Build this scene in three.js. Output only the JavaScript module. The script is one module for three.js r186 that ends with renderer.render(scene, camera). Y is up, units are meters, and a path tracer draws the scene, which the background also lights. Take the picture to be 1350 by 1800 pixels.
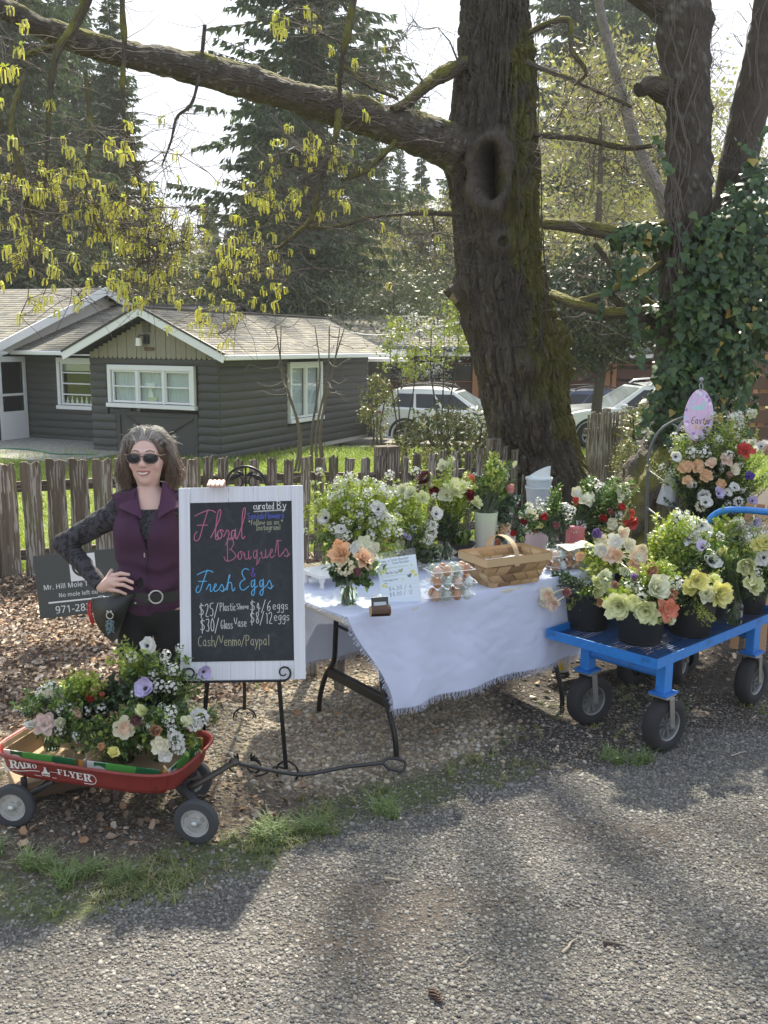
import * as THREE from 'three';
import { mergeGeometries, mergeVertices } from 'three/addons/utils/BufferGeometryUtils.js';
import { RoundedBoxGeometry } from 'three/addons/geometries/RoundedBoxGeometry.js';
import { FontLoader } from 'three/addons/loaders/FontLoader.js';
import { TextGeometry } from 'three/addons/geometries/TextGeometry.js';

// ------------------------------------------------------------------ camera, sky, sun, exposure
const scene = new THREE.Scene();
const CAM_H = 2.1, FPX = 1650, PITCH = Math.atan(297 / 1650), ROLL = 0.6 * Math.PI / 180;
const camera = new THREE.PerspectiveCamera(2 * Math.atan(900 / FPX) * 180 / Math.PI, 0.75, 0.05, 600);
camera.position.set(0, CAM_H, 0);
camera.rotation.order = 'YXZ';
camera.rotation.set(-PITCH, 0, ROLL);
const renderer = new THREE.WebGLRenderer({ antialias: true });
renderer.toneMapping = THREE.LinearToneMapping;
renderer.toneMappingExposure = 2.65;
renderer.shadowMap.enabled = true;
const SUN_AZ = 7 * Math.PI / 180, SUN_EL = 49 * Math.PI / 180;
const SUN = new THREE.Vector3(Math.sin(SUN_AZ) * Math.cos(SUN_EL), Math.sin(SUN_EL), -Math.cos(SUN_AZ) * Math.cos(SUN_EL));
{
  const W = 512, H = 256, d = new Float32Array(W * H * 4);
  for (let j = 0; j < H; j++) for (let i = 0; i < W; i++) {
    const ph = (i + .5) / W * 2 * Math.PI - Math.PI, th = ((j + .5) / H - .5) * Math.PI;
    const x = Math.cos(th) * Math.cos(ph), y = Math.sin(th), z = Math.cos(th) * Math.sin(ph);
    const c = x * SUN.x + y * SUN.y + z * SUN.z, up = Math.max(y, 0);
    const veil = .62 + .38 * Math.exp(-up * 2.2), glow = .55 * Math.exp((c - 1) * 5) + 1.6 * Math.exp((c - 1) * 40);
    const cl = .06 * Math.sin(7 * x + 3 * z) * Math.sin(5 * z - 4 * y + 2 * x);
    const k = (j * W + i) * 4, t = Math.min(1, .35 + .65 * Math.exp(-up * 2.4) + glow * .4);
    const b = y < 0 ? .2 : .52;
    d[k] = b * (veil * (.57 + .40 * t) + glow + cl); d[k + 1] = b * (veil * (.80 + .19 * t) + glow * .99 + cl); d[k + 2] = b * (veil * (1.2 - .14 * t) + glow * .95 + cl); d[k + 3] = 1;
  }
  const sky = new THREE.DataTexture(d, W, H, THREE.RGBAFormat, THREE.FloatType);
  sky.mapping = THREE.EquirectangularReflectionMapping; sky.magFilter = THREE.LinearFilter; sky.needsUpdate = true;
  scene.background = sky; scene.environment = sky;
}
scene.fog = new THREE.FogExp2(0xe8ebe6, .0009);
const sun = new THREE.DirectionalLight(new THREE.Color(1, .93, .78), 5);
sun.position.copy(SUN).multiplyScalar(60); sun.target.position.set(0, 0, -8); sun.position.add(sun.target.position);
sun.castShadow = true; sun.shadow.radius = 3.2; sun.shadow.mapSize.set(4096, 4096);
Object.assign(sun.shadow.camera, { left: -30, right: 30, top: 30, bottom: -30, near: 1, far: 150 });
scene.add(sun, sun.target);

// ------------------------------------------------------------------ helpers
const V = (x, y, z) => new THREE.Vector3(x, y, z);
const PI = Math.PI, R = (d) => d * PI / 180, clamp = (x, a, b) => Math.min(b, Math.max(a, x)), mix = (a, b, t) => a + (b - a) * t;
const sstep = (a, b, x) => { const t = clamp((x - a) / (b - a), 0, 1); return t * t * (3 - 2 * t); };
function rngOf(seed) { let a = seed >>> 0; return () => { a = (a + 0x6d2b79f5) | 0; let t = Math.imul(a ^ (a >>> 15), 1 | a); t = (t + Math.imul(t ^ (t >>> 7), 61 | t)) ^ t; return ((t ^ (t >>> 14)) >>> 0) / 4294967296; }; }
const rr = (r, a, b) => a + (b - a) * r();
// a point of the picture (photo pixels) turned to a direction, to a point at a depth, to a point on a level plane
function ray(px, py) {
  const u = (px - 675) / FPX, v = -(py - 900) / FPX, c = Math.cos(ROLL), s = Math.sin(ROLL), x = u * c - v * s, y = u * s + v * c;
  const cp = Math.cos(PITCH), sp = Math.sin(PITCH);
  return V(x, y * cp - sp, -(cp + y * sp));
}
const at = (px, py, depth) => { const d = ray(px, py); return d.multiplyScalar(depth / -d.z).add(V(0, CAM_H, 0)); };
const onPlane = (px, py, h) => { const d = ray(px, py); return d.multiplyScalar((h - CAM_H) / d.y).add(V(0, CAM_H, 0)); };
function pix(p) { const cp = Math.cos(PITCH), sp = Math.sin(PITCH), y = p.y - CAM_H, yc = y * cp - p.z * sp, d = -p.z * cp - y * sp, u = p.x / d, v = yc / d, c = Math.cos(ROLL), s = Math.sin(ROLL); return [675 + (u * c + v * s) * FPX, 900 - (-u * s + v * c) * FPX, d]; }

// periodic value noise and a 3-D one
const hash2 = (x, y, s) => { let h = Math.imul(x, 374761393) ^ Math.imul(y, 668265263) ^ Math.imul(s, 1274126177); h = Math.imul(h ^ (h >>> 13), 1274126177); return ((h ^ (h >>> 16)) >>> 0) / 4294967296; };
function pn(x, y, px, py, s) {
  const xi = Math.floor(x), yi = Math.floor(y), fx = x - xi, fy = y - yi, u = fx * fx * (3 - 2 * fx), v = fy * fy * (3 - 2 * fy);
  const m = (a, p) => ((a % p) + p) % p, x0 = m(xi, px), x1 = m(xi + 1, px), y0 = m(yi, py), y1 = m(yi + 1, py);
  return mix(mix(hash2(x0, y0, s), hash2(x1, y0, s), u), mix(hash2(x0, y1, s), hash2(x1, y1, s), u), v);
}
function fbm(x, y, px, py, s, n = 4) { let a = .5, t = 0, w = 0; for (let i = 0; i < n; i++) { t += a * pn(x, y, px, py, s + i * 17); w += a; a *= .5; x *= 2; y *= 2; px *= 2; py *= 2; } return t / w; }
const hash3 = (x, y, z) => { let h = Math.imul(x, 374761393) ^ Math.imul(y, 668265263) ^ Math.imul(z, 2147483647 ^ 0x5bd1e995); h = Math.imul(h ^ (h >>> 13), 1274126177); return ((h ^ (h >>> 16)) >>> 0) / 4294967296; };
function n3(x, y, z) {
  const xi = Math.floor(x), yi = Math.floor(y), zi = Math.floor(z), s = (f) => f * f * (3 - 2 * f), u = s(x - xi), v = s(y - yi), w = s(z - zi), h = (a, b, c) => hash3(xi + a, yi + b, zi + c);
  return mix(mix(mix(h(0, 0, 0), h(1, 0, 0), u), mix(h(0, 1, 0), h(1, 1, 0), u), v), mix(mix(h(0, 0, 1), h(1, 0, 1), u), mix(h(0, 1, 1), h(1, 1, 1), u), v), w);
}
const fb3 = (x, y, z, n = 3) => { let a = .5, t = 0, w = 0; for (let i = 0; i < n; i++) { t += a * n3(x, y, z); w += a; a *= .5; x *= 2.03; y *= 2.03; z *= 2.03; } return t / w; };

// textures
function dtex(n, m, fn, srgb = false) {                              // fn(u, v) -> [r, g, b] or a number, 0..1
  const d = new Uint8Array(n * m * 4);
  for (let j = 0; j < m; j++) for (let i = 0; i < n; i++) {
    const c = fn((i + .5) / n, (j + .5) / m), k = (j * n + i) * 4, g = typeof c === 'number';
    for (let q = 0; q < 3; q++) d[k + q] = clamp(Math.round((g ? c : c[q]) * 255), 0, 255);
    d[k + 3] = 255;
  }
  const t = new THREE.DataTexture(d, n, m); t.wrapS = t.wrapT = THREE.RepeatWrapping; t.magFilter = THREE.LinearFilter; t.minFilter = THREE.LinearMipmapLinearFilter; t.generateMipmaps = true; t.needsUpdate = true;
  if (srgb) t.colorSpace = THREE.SRGBColorSpace;
  return t;
}
const rep = (t, x, y = x) => { const c = t.clone(); c.repeat.set(x, y); c.needsUpdate = true; return c; };
function ctex(w, h, draw) { const c = document.createElement('canvas'); c.width = w; c.height = h; draw(c.getContext('2d'), w, h); const t = new THREE.CanvasTexture(c); t.colorSpace = THREE.SRGBColorSpace; t.anisotropy = 8; return t; }
const mulc = (c, k) => [c[0] * k, c[1] * k, c[2] * k];
const lerpc = (a, b, t) => [mix(a[0], b[0], t), mix(a[1], b[1], t), mix(a[2], b[2], t)];
const lin = (r, g, b) => new THREE.Color().setRGB(r, g, b);
const std = (color, rough = .8, o = {}) => new THREE.MeshStandardMaterial({ color: Array.isArray(color) ? lin(...color) : color, roughness: rough, ...o });
const phys = (color, rough = .8, o = {}) => new THREE.MeshPhysicalMaterial({ color: Array.isArray(color) ? lin(...color) : color, roughness: rough, ...o });

// geometry
const M4 = (p = V(0, 0, 0), e = [0, 0, 0], s = 1) => new THREE.Matrix4().compose(p, new THREE.Quaternion().setFromEuler(new THREE.Euler(...e)), typeof s === 'number' ? V(s, s, s) : s);
function norm(g, withColor) {                                        // the attributes every geometry here carries
  if (!g.index) { const n = g.attributes.position.count, ix = new Uint32Array(n); for (let i = 0; i < n; i++) ix[i] = i; g.setIndex(new THREE.BufferAttribute(ix, 1)); }
  if (!g.attributes.normal) g.computeVertexNormals();
  const n = g.attributes.position.count;
  if (!g.attributes.uv) g.setAttribute('uv', new THREE.BufferAttribute(new Float32Array(n * 2), 2));
  if (withColor && !g.attributes.color) g.setAttribute('color', new THREE.BufferAttribute(new Float32Array(n * 3).fill(1), 3));
  for (const k of Object.keys(g.attributes)) if (!['position', 'normal', 'uv', 'color'].includes(k) || (k === 'color' && !withColor)) g.deleteAttribute(k);
  g.groups = []; g.morphAttributes = {};
  return g;
}
function merge(list) {
  const c = list.some((g) => g.attributes.color);
  list.forEach((g) => norm(g, c));
  return list.length === 1 ? list[0] : mergeGeometries(list, false);
}
function tint(g, c) { const n = g.attributes.position.count, a = new Float32Array(n * 3); for (let i = 0; i < n; i++) { const q = typeof c === 'function' ? c(g.attributes.position.getX(i), g.attributes.position.getY(i), g.attributes.position.getZ(i)) : c; a.set(q, i * 3); } g.setAttribute('color', new THREE.BufferAttribute(a, 3)); return g; }
function muv(g0, k = 1, rot = false) {                               // uv in metres from the dominant axis of each face; rot turns the grain
  const g = g0.index ? g0.toNonIndexed() : g0, p = g.attributes.position, uv = new Float32Array(p.count * 2), a = V(), b = V(), c = V(), n = V();
  for (let i = 0; i < p.count; i += 3) {
    a.fromBufferAttribute(p, i); b.fromBufferAttribute(p, i + 1); c.fromBufferAttribute(p, i + 2);
    n.crossVectors(b.clone().sub(a), c.clone().sub(a)); const x = Math.abs(n.x), y = Math.abs(n.y), z = Math.abs(n.z);
    [a, b, c].forEach((q, m) => { let s, t; if (y >= x && y >= z) { s = q.x; t = q.z; } else if (x >= z) { s = q.z; t = q.y; } else { s = q.x; t = q.y; } uv[(i + m) * 2] = (rot ? t : s) * k; uv[(i + m) * 2 + 1] = (rot ? s : t) * k; });
  }
  g.setAttribute('uv', new THREE.BufferAttribute(uv, 2)); return g;
}
const box = (w, h, d, x = 0, y = 0, z = 0, e) => { const g = new THREE.BoxGeometry(w, h, d); g.applyMatrix4(M4(V(x, y, z), e)); return g; };
const rbox = (w, h, d, r, x = 0, y = 0, z = 0, e) => { const g = new RoundedBoxGeometry(w, h, d, 2, r); g.applyMatrix4(M4(V(x, y, z), e)); return g; };
const cyl = (r0, r1, h, n, x = 0, y = 0, z = 0, e, open = false) => { const g = new THREE.CylinderGeometry(r1, r0, h, n, 1, open); g.applyMatrix4(M4(V(x, y, z), e)); return g; };
const sph = (r, x = 0, y = 0, z = 0, s = 1, n = 12) => { const g = new THREE.SphereGeometry(r, n, Math.max(6, n * .7 | 0)); g.applyMatrix4(M4(V(x, y, z), [0, 0, 0], s)); return g; };
const xf = (g, p, e, s) => { g.applyMatrix4(M4(p, e, s)); return g; };
const lathe = (pts, n = 24) => new THREE.LatheGeometry(pts.map((p) => new THREE.Vector2(p[0], p[1])), n);
// a tapered tube through points; radius is a number or fn(t)
function tube(pts, radius, sides = 6, cap = true, vscale = 1) {
  const n = pts.length, pos = [], nor = [], uv = [], idx = [], T = [], rad = typeof radius === 'function' ? radius : () => radius;
  for (let i = 0; i < n; i++) T.push(pts[Math.min(n - 1, i + 1)].clone().sub(pts[Math.max(0, i - 1)]).normalize());
  let nv = Math.abs(T[0].y) < .9 ? V(0, 1, 0) : V(1, 0, 0); nv = nv.clone().addScaledVector(T[0], -nv.dot(T[0])).normalize();
  let len = 0;
  for (let i = 0; i < n; i++) {
    if (i) { nv.addScaledVector(T[i], -nv.dot(T[i])).normalize(); len += pts[i].distanceTo(pts[i - 1]); }
    const b = T[i].clone().cross(nv), r = rad(i / (n - 1));
    for (let k = 0; k <= sides; k++) { const a = k / sides * 2 * PI, c = Math.cos(a), s = Math.sin(a), d = nv.clone().multiplyScalar(c).addScaledVector(b, s); pos.push(pts[i].x + d.x * r, pts[i].y + d.y * r, pts[i].z + d.z * r); nor.push(d.x, d.y, d.z); uv.push(k / sides * 2 * PI * rad(.3) * vscale, len * vscale); }
  }
  const w = sides + 1;
  for (let i = 0; i < n - 1; i++) for (let k = 0; k < sides; k++) { const a = i * w + k; idx.push(a, a + 1, a + w, a + 1, a + w + 1, a + w); }
  if (cap) for (const [i, f] of [[0, 1], [n - 1, 0]]) { const c = pos.length / 3, t = T[i].clone().multiplyScalar(i ? 1 : -1); pos.push(pts[i].x, pts[i].y, pts[i].z); nor.push(t.x, t.y, t.z); uv.push(0, 0); for (let k = 0; k < sides; k++) { const a = i * w + k; f ? idx.push(c, a + 1, a) : idx.push(c, a, a + 1); } }
  const g = new THREE.BufferGeometry();
  g.setAttribute('position', new THREE.Float32BufferAttribute(pos, 3)); g.setAttribute('normal', new THREE.Float32BufferAttribute(nor, 3)); g.setAttribute('uv', new THREE.Float32BufferAttribute(uv, 2)); g.setIndex(idx);
  return g;
}
const spline = (pts, n) => new THREE.CatmullRomCurve3(pts.map((p) => (p.isVector3 ? p : V(...p)))).getPoints(n);
const barTo = (a, b, r, n = 6) => tube([a, b], r, n);
// a grid surface fn(u, v) -> Vector3
function grid(nu, nv, fn, uvs = [1, 1]) {
  const pos = [], uv = [], idx = [];
  for (let j = 0; j <= nv; j++) for (let i = 0; i <= nu; i++) { const p = fn(i / nu, j / nv); pos.push(p.x, p.y, p.z); uv.push(i / nu * uvs[0], j / nv * uvs[1]); }
  for (let j = 0; j < nv; j++) for (let i = 0; i < nu; i++) { const a = j * (nu + 1) + i; idx.push(a, a + 1, a + nu + 1, a + 1, a + nu + 2, a + nu + 1); }
  const g = new THREE.BufferGeometry(); g.setAttribute('position', new THREE.Float32BufferAttribute(pos, 3)); g.setAttribute('uv', new THREE.Float32BufferAttribute(uv, 2)); g.setIndex(idx); g.computeVertexNormals();
  return g;
}
// the zero surface of a field (surface nets)
function surfaceOf(f, lo, hi, cell, color) {
  const N = [0, 1, 2].map((k) => Math.ceil((hi[k] - lo[k]) / cell) + 1), [nx, ny, nz] = N, val = new Float32Array(nx * ny * nz), id = new Int32Array(nx * ny * nz).fill(-1), pos = [], idx = [];
  const I = (x, y, z) => x + nx * (y + ny * z);
  for (let z = 0; z < nz; z++) for (let y = 0; y < ny; y++) for (let x = 0; x < nx; x++) val[I(x, y, z)] = f(lo[0] + x * cell, lo[1] + y * cell, lo[2] + z * cell);
  for (let z = 0; z < nz - 1; z++) for (let y = 0; y < ny - 1; y++) for (let x = 0; x < nx - 1; x++) {
    let sx = 0, sy = 0, sz = 0, n = 0;
    for (let e = 0; e < 12; e++) {
      const ax = e >> 2, b = e & 1, c = (e >> 1) & 1, p = [x, y, z], q = [x, y, z]; p[(ax + 1) % 3] += b; q[(ax + 1) % 3] += b; p[(ax + 2) % 3] += c; q[(ax + 2) % 3] += c; q[ax] += 1;
      const va = val[I(...p)], vb = val[I(...q)];
      if ((va < 0) !== (vb < 0)) { const t = va / (va - vb), m = [...p]; m[ax] += t; sx += m[0]; sy += m[1]; sz += m[2]; n++; }
    }
    if (n) { id[I(x, y, z)] = pos.length / 3; pos.push(lo[0] + sx / n * cell, lo[1] + sy / n * cell, lo[2] + sz / n * cell); }
  }
  for (let z = 1; z < nz - 1; z++) for (let y = 1; y < ny - 1; y++) for (let x = 1; x < nx - 1; x++) for (let ax = 0; ax < 3; ax++) {
    const q = [x, y, z]; q[ax]++; const va = val[I(x, y, z)], vb = val[I(...q)];
    if ((va < 0) === (vb < 0)) continue;
    const g = (b, c) => { const p = [x, y, z]; p[(ax + 1) % 3] -= b; p[(ax + 2) % 3] -= c; return id[I(...p)]; };
    const a = g(0, 0), b = g(1, 0), c = g(1, 1), d = g(0, 1);
    if (va < 0) idx.push(a, b, c, a, c, d); else idx.push(a, c, b, a, d, c);
  }
  const n = pos.length / 3, nor = new Float32Array(n * 3), e = cell * .5;
  for (let i = 0; i < n; i++) { const x = pos[3 * i], y = pos[3 * i + 1], z = pos[3 * i + 2], gx = f(x + e, y, z) - f(x - e, y, z), gy = f(x, y + e, z) - f(x, y - e, z), gz = f(x, y, z + e) - f(x, y, z - e), l = Math.hypot(gx, gy, gz) || 1; nor[3 * i] = gx / l; nor[3 * i + 1] = gy / l; nor[3 * i + 2] = gz / l; }
  const g = new THREE.BufferGeometry(); g.setAttribute('position', new THREE.Float32BufferAttribute(pos, 3)); g.setAttribute('normal', new THREE.BufferAttribute(nor, 3)); g.setIndex(idx);
  const uv = new Float32Array(n * 2); for (let i = 0; i < n; i++) { uv[2 * i] = pos[3 * i] + pos[3 * i + 2]; uv[2 * i + 1] = pos[3 * i + 1]; } g.setAttribute('uv', new THREE.BufferAttribute(uv, 2));
  if (color) tint(g, color);
  return g;
}
const smin = (a, b, k) => { const h = clamp(.5 + .5 * (b - a) / k, 0, 1); return mix(b, a, h) - k * h * (1 - h); };
function capsule(x, y, z, a, b, ra, rb) { const bx_ = b[0] - a[0], by = b[1] - a[1], bz = b[2] - a[2], px = x - a[0], py = y - a[1], pz = z - a[2], h = clamp((px * bx_ + py * by + pz * bz) / (bx_ * bx_ + by * by + bz * bz), 0, 1); return Math.hypot(px - bx_ * h, py - by * h, pz - bz * h) - mix(ra, rb, h); }
const ellip = (x, y, z, c, r) => { const k0 = Math.hypot((x - c[0]) / r[0], (y - c[1]) / r[1], (z - c[2]) / r[2]), k1 = Math.hypot((x - c[0]) / r[0] ** 2, (y - c[1]) / r[1] ** 2, (z - c[2]) / r[2] ** 2); return k0 < 1e-6 ? -Math.min(...r) : k0 * (k0 - 1) / k1; };

// objects
const taken = new Map();
function numbered(name) { const n = taken.get(name) ?? 0; taken.set(name, n + 1); return n ? name + '_' + String(n).padStart(3, '0') : name; }
function thing(name, label, category, p = V(0, 0, 0), turn = 0, group) {
  const o = new THREE.Group(); o.name = numbered(name); o.position.copy(p); o.rotation.y = turn; o.userData = { label, category }; if (group) o.userData.group = group; scene.add(o); return o;
}
function part(parent, name, geo, mat, o = {}) {
  const m = new THREE.Mesh(Array.isArray(geo) ? merge(geo) : norm(geo, !!geo.attributes.color), mat); m.name = name; m.castShadow = m.receiveShadow = true; if (o.p) m.position.copy(o.p); if (o.e) m.rotation.set(...o.e); if (o.s) (typeof o.s === 'number' ? m.scale.setScalar(o.s) : m.scale.copy(o.s)); if (o.kind) m.userData.kind = o.kind; if (o.label) m.userData.label = o.label; parent.add(m); return m;
}
function thing2(parent, name, p) { const o = new THREE.Group(); o.name = name; if (p) o.position.copy(p); parent.add(o); return o; }
function struct(name, geo, mat) { const m = part(scene, numbered(name), geo, mat); m.userData.kind = 'structure'; return m; }
function stuff(name, label, category, geo, mat, mats, cols) {       // one InstancedMesh
  const m = new THREE.InstancedMesh(norm(geo, !!geo.attributes.color), mat, mats.length); mats.forEach((q, i) => { m.setMatrixAt(i, q); if (cols) m.setColorAt(i, cols[i]); }); m.castShadow = m.receiveShadow = true; m.name = numbered(name); m.userData = { label, category, kind: 'stuff' }; scene.add(m); return m;
}
function dup(o, p, turn, label) { const c = o.clone(); c.name = numbered(o.name.replace(/_\d{3}$/, '')); c.userData = { ...o.userData, label }; if (p) c.position.copy(p); if (turn !== undefined) c.rotation.y = turn; scene.add(c); return c; }
const ground = (x, z) => {
  const d = -z; let h = -.45 * sstep(8.6, 20, d) - .4 * sstep(20, 30, d);
  h += .05 * sstep(5.6, 7.4, d) * sstep(-.9, -2.4, x) * (1 - sstep(8.5, 10, d));                    // leaf bank along the fence
  h += .02 * (fb3(x * 1.3, 0, z * 1.3) - .5) * sstep(2.5, 4.2, d) + .012 * (fb3(x * 6, 3, z * 6) - .5);
  return h;
};
// ------------------------------------------------------------------ ground
// what lies where: g = grass, r = road gravel, p = pea gravel, l = leaf litter, s = dark soil
const bandLine = [[-2.2, -3.22], [-1.2, -3.24], [-.55, -3.5], [-.1, -4.02], [.34, -4.22], [.75, -4.42], [1.6, -4.9], [3.2, -5.4]];
const bandZ = (x) => { for (let i = 1; i < bandLine.length; i++) if (x < bandLine[i][0] || i === bandLine.length - 1) { const a = bandLine[i - 1], b = bandLine[i]; return mix(a[1], b[1], clamp((x - a[0]) / (b[0] - a[0]), 0, 1.6)); } };
const fenceZ = (x) => -8.0 - (x + 3.1) * .42;                         // the picket fence's line on the ground
function zones(x, z) {
  const n = fb3(x * 1.7, 7, z * 1.7) - .5, m = fb3(x * 5, 3, z * 5) - .5, b = z - bandZ(x) + n * .22;    // b > 0: road side
  const behind = Math.max(sstep(.0, .35, fenceZ(x) - z + n * .3) * sstep(5.5, 2.6, x + n), sstep(15.5, 17.5, -z + n * 2));
  const road = sstep(.02, .2, b + m * .2);
  const strip = (1 - road) * sstep(-.32, -.12, b + m * .2) * sstep(.95, .15, x + n);
  const px = (x + .15) / .95, pz = (z + 5.0 + .25 * x) / .88;
  const pea = (1 - road) * (1 - strip) * (1 - behind) * (1 - sstep(.75, 1.05, Math.sqrt(px * px + pz * pz) + n * .35));
  const leaf = (1 - road) * (1 - strip) * (1 - pea) * (1 - behind) * (1 - sstep(-1.15, -.3, x + n * .8 - Math.max(0, -z - 5.6) * .55)) * sstep(-4.35, -4.9, z + n * .5);
  const chips = (1 - road) * (1 - strip) * (1 - pea) * (1 - behind) * (1 - leaf) * (1 - sstep(-.5, .1, x));
  const soil = Math.max(0, 1 - road - strip - pea - leaf - chips - behind);
  const drive = sstep(23.2, 24.2, -z) * sstep(34, 33, -z) * sstep(-2.5, -1, x);
  return { road, strip, pea, leaf, chips, soil, behind: behind * (1 - drive), drive: drive * behind };
}
const C_ROAD = [.092, .086, .079], C_DIRT = [.068, .056, .046], C_GRASS = [.085, .12, .03], C_PEA = [.27, .225, .165], C_LEAF = [.14, .1, .075], C_CHIP = [.11, .085, .062], C_SOIL = [.05, .04, .033], C_LAWN = [.18, .23, .03], C_DRIVE = [.22, .21, .2];
const dirtAt = (x, z) => sstep(.5, .66, fb3(x * .9 + 3, 5, z * 2.1, 3) + .12 * sstep(-3.05, -2.75, z) * sstep(.2, -1, x));
function groundColor(x, z, o = [0, 0, 0]) {
  const q = zones(x, z), s = .72 + .56 * fb3(x * 3.1, 1, z * 3.1);
  const dt = dirtAt(x, z); for (let k = 0; k < 3; k++) o[k] = s * (q.road * mix(C_ROAD[k], C_DIRT[k], dt) + q.strip * mix(C_GRASS[k], C_SOIL[k], .45) + q.pea * C_PEA[k] + q.leaf * C_LEAF[k] + q.chips * C_CHIP[k] + q.soil * C_SOIL[k] + q.behind * C_LAWN[k] * .7 + q.drive * C_DRIVE[k]);
  return o;
}
const gravelBump = dtex(512, 512, (u, v) => { let b = 0; for (const [f, s] of [[40, 3], [80, 5]]) { const x = u * f, y = v * f, xi = Math.floor(x), yi = Math.floor(y); let d = 9; for (let j = -1; j < 2; j++) for (let i = -1; i < 2; i++) { const cx = ((xi + i) % f + f) % f, cy = ((yi + j) % f + f) % f; d = Math.min(d, Math.hypot(xi + i + hash2(cx, cy, s) - x, yi + j + hash2(cx, cy, s + 9) - y)); } b += (1 - Math.min(1, d)) * (s === 3 ? .65 : .35); } return b; });
const gravelTone = dtex(512, 512, (u, v) => { let c = 0; const f = 70, x = u * f, y = v * f, xi = Math.floor(x), yi = Math.floor(y); let d = 9, id = 0; for (let j = -1; j < 2; j++) for (let i = -1; i < 2; i++) { const cx = ((xi + i) % f + f) % f, cy = ((yi + j) % f + f) % f, e = Math.hypot(xi + i + hash2(cx, cy, 3) - x, yi + j + hash2(cx, cy, 12) - y); if (e < d) { d = e; id = hash2(cx, cy, 77); } } const g = .45 + .5 * id * id + .12 * (fbm(u * 60, v * 60, 60, 60, 5, 2) - .5); return [g, g * .985, g * .965]; }, false);
{
  const xs = [], zs = [], grow = (a, from, to, step, k) => { for (let x = from; k > 0 ? x < to : x > to; x += k * step(Math.abs(x))) a.push(x); };
  grow(xs, 0, 160, (x) => (x < 4 ? .06 : .06 + (x - 4) * .1), 1); const neg = xs.slice(1).map((x) => -x).reverse(); const X = [...neg, ...xs];
  grow(zs, 3, -220, (z) => (z < 9 ? .06 : .06 + (z - 9) * .06), -1);
  const nx = X.length, nz = zs.length, pos = new Float32Array(nx * nz * 3), col = new Float32Array(nx * nz * 3), uv = new Float32Array(nx * nz * 2), idx = [], c = [0, 0, 0];
  for (let j = 0; j < nz; j++) for (let i = 0; i < nx; i++) { const k = j * nx + i, x = X[i], z = zs[j]; pos.set([x, ground(x, z), z], 3 * k); groundColor(x, z, c); col.set(c.map((v) => v * 1.6), 3 * k); uv.set([x / 1.1, z / 1.1], 2 * k); }
  for (let j = 0; j < nz - 1; j++) for (let i = 0; i < nx - 1; i++) { const a = j * nx + i; idx.push(a, a + 1, a + nx, a + 1, a + nx + 1, a + nx); }
  const g = new THREE.BufferGeometry(); g.setAttribute('position', new THREE.BufferAttribute(pos, 3)); g.setAttribute('color', new THREE.BufferAttribute(col, 3)); g.setAttribute('uv', new THREE.BufferAttribute(uv, 2)); g.setIndex(idx); g.computeVertexNormals();
  struct('ground', g, new THREE.MeshStandardMaterial({ vertexColors: true, map: gravelTone, bumpMap: gravelBump, bumpScale: .012, roughness: .95 }));
}
// loose stuff on it
function pebbleGeo(seed) { const r = rngOf(seed), g = new THREE.IcosahedronGeometry(1, 1), p = g.attributes.position, a = r() * 9; for (let i = 0; i < p.count; i++) { const x = p.getX(i), y = p.getY(i), z = p.getZ(i), k = .75 + .5 * n3(x * 1.6 + a, y * 1.6 + a, z * 1.6 + a); p.setXYZ(i, x * k, y * k * .62, z * k * .82); } const m = mergeVertices(g.deleteAttribute('normal').deleteAttribute('uv')); m.computeVertexNormals(); return m; }
function scatter(n, seed, x0, x1, z0, z1, density, make) { const r = rngOf(seed), M = [], C = []; for (let i = 0; i < n; i++) { const x = rr(r, x0, x1), z = rr(r, z0, z1); const q = zones(x, z), d = density(x, z, q); if (r() < d) { const o = make(r, x, z, q, d); if (o) { M.push(o[0]); C.push(o[1]); } } } return [M, C]; }
const placeOn = (x, z, dy, e, s) => M4(V(x, ground(x, z) + dy, z), e, s);
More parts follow.
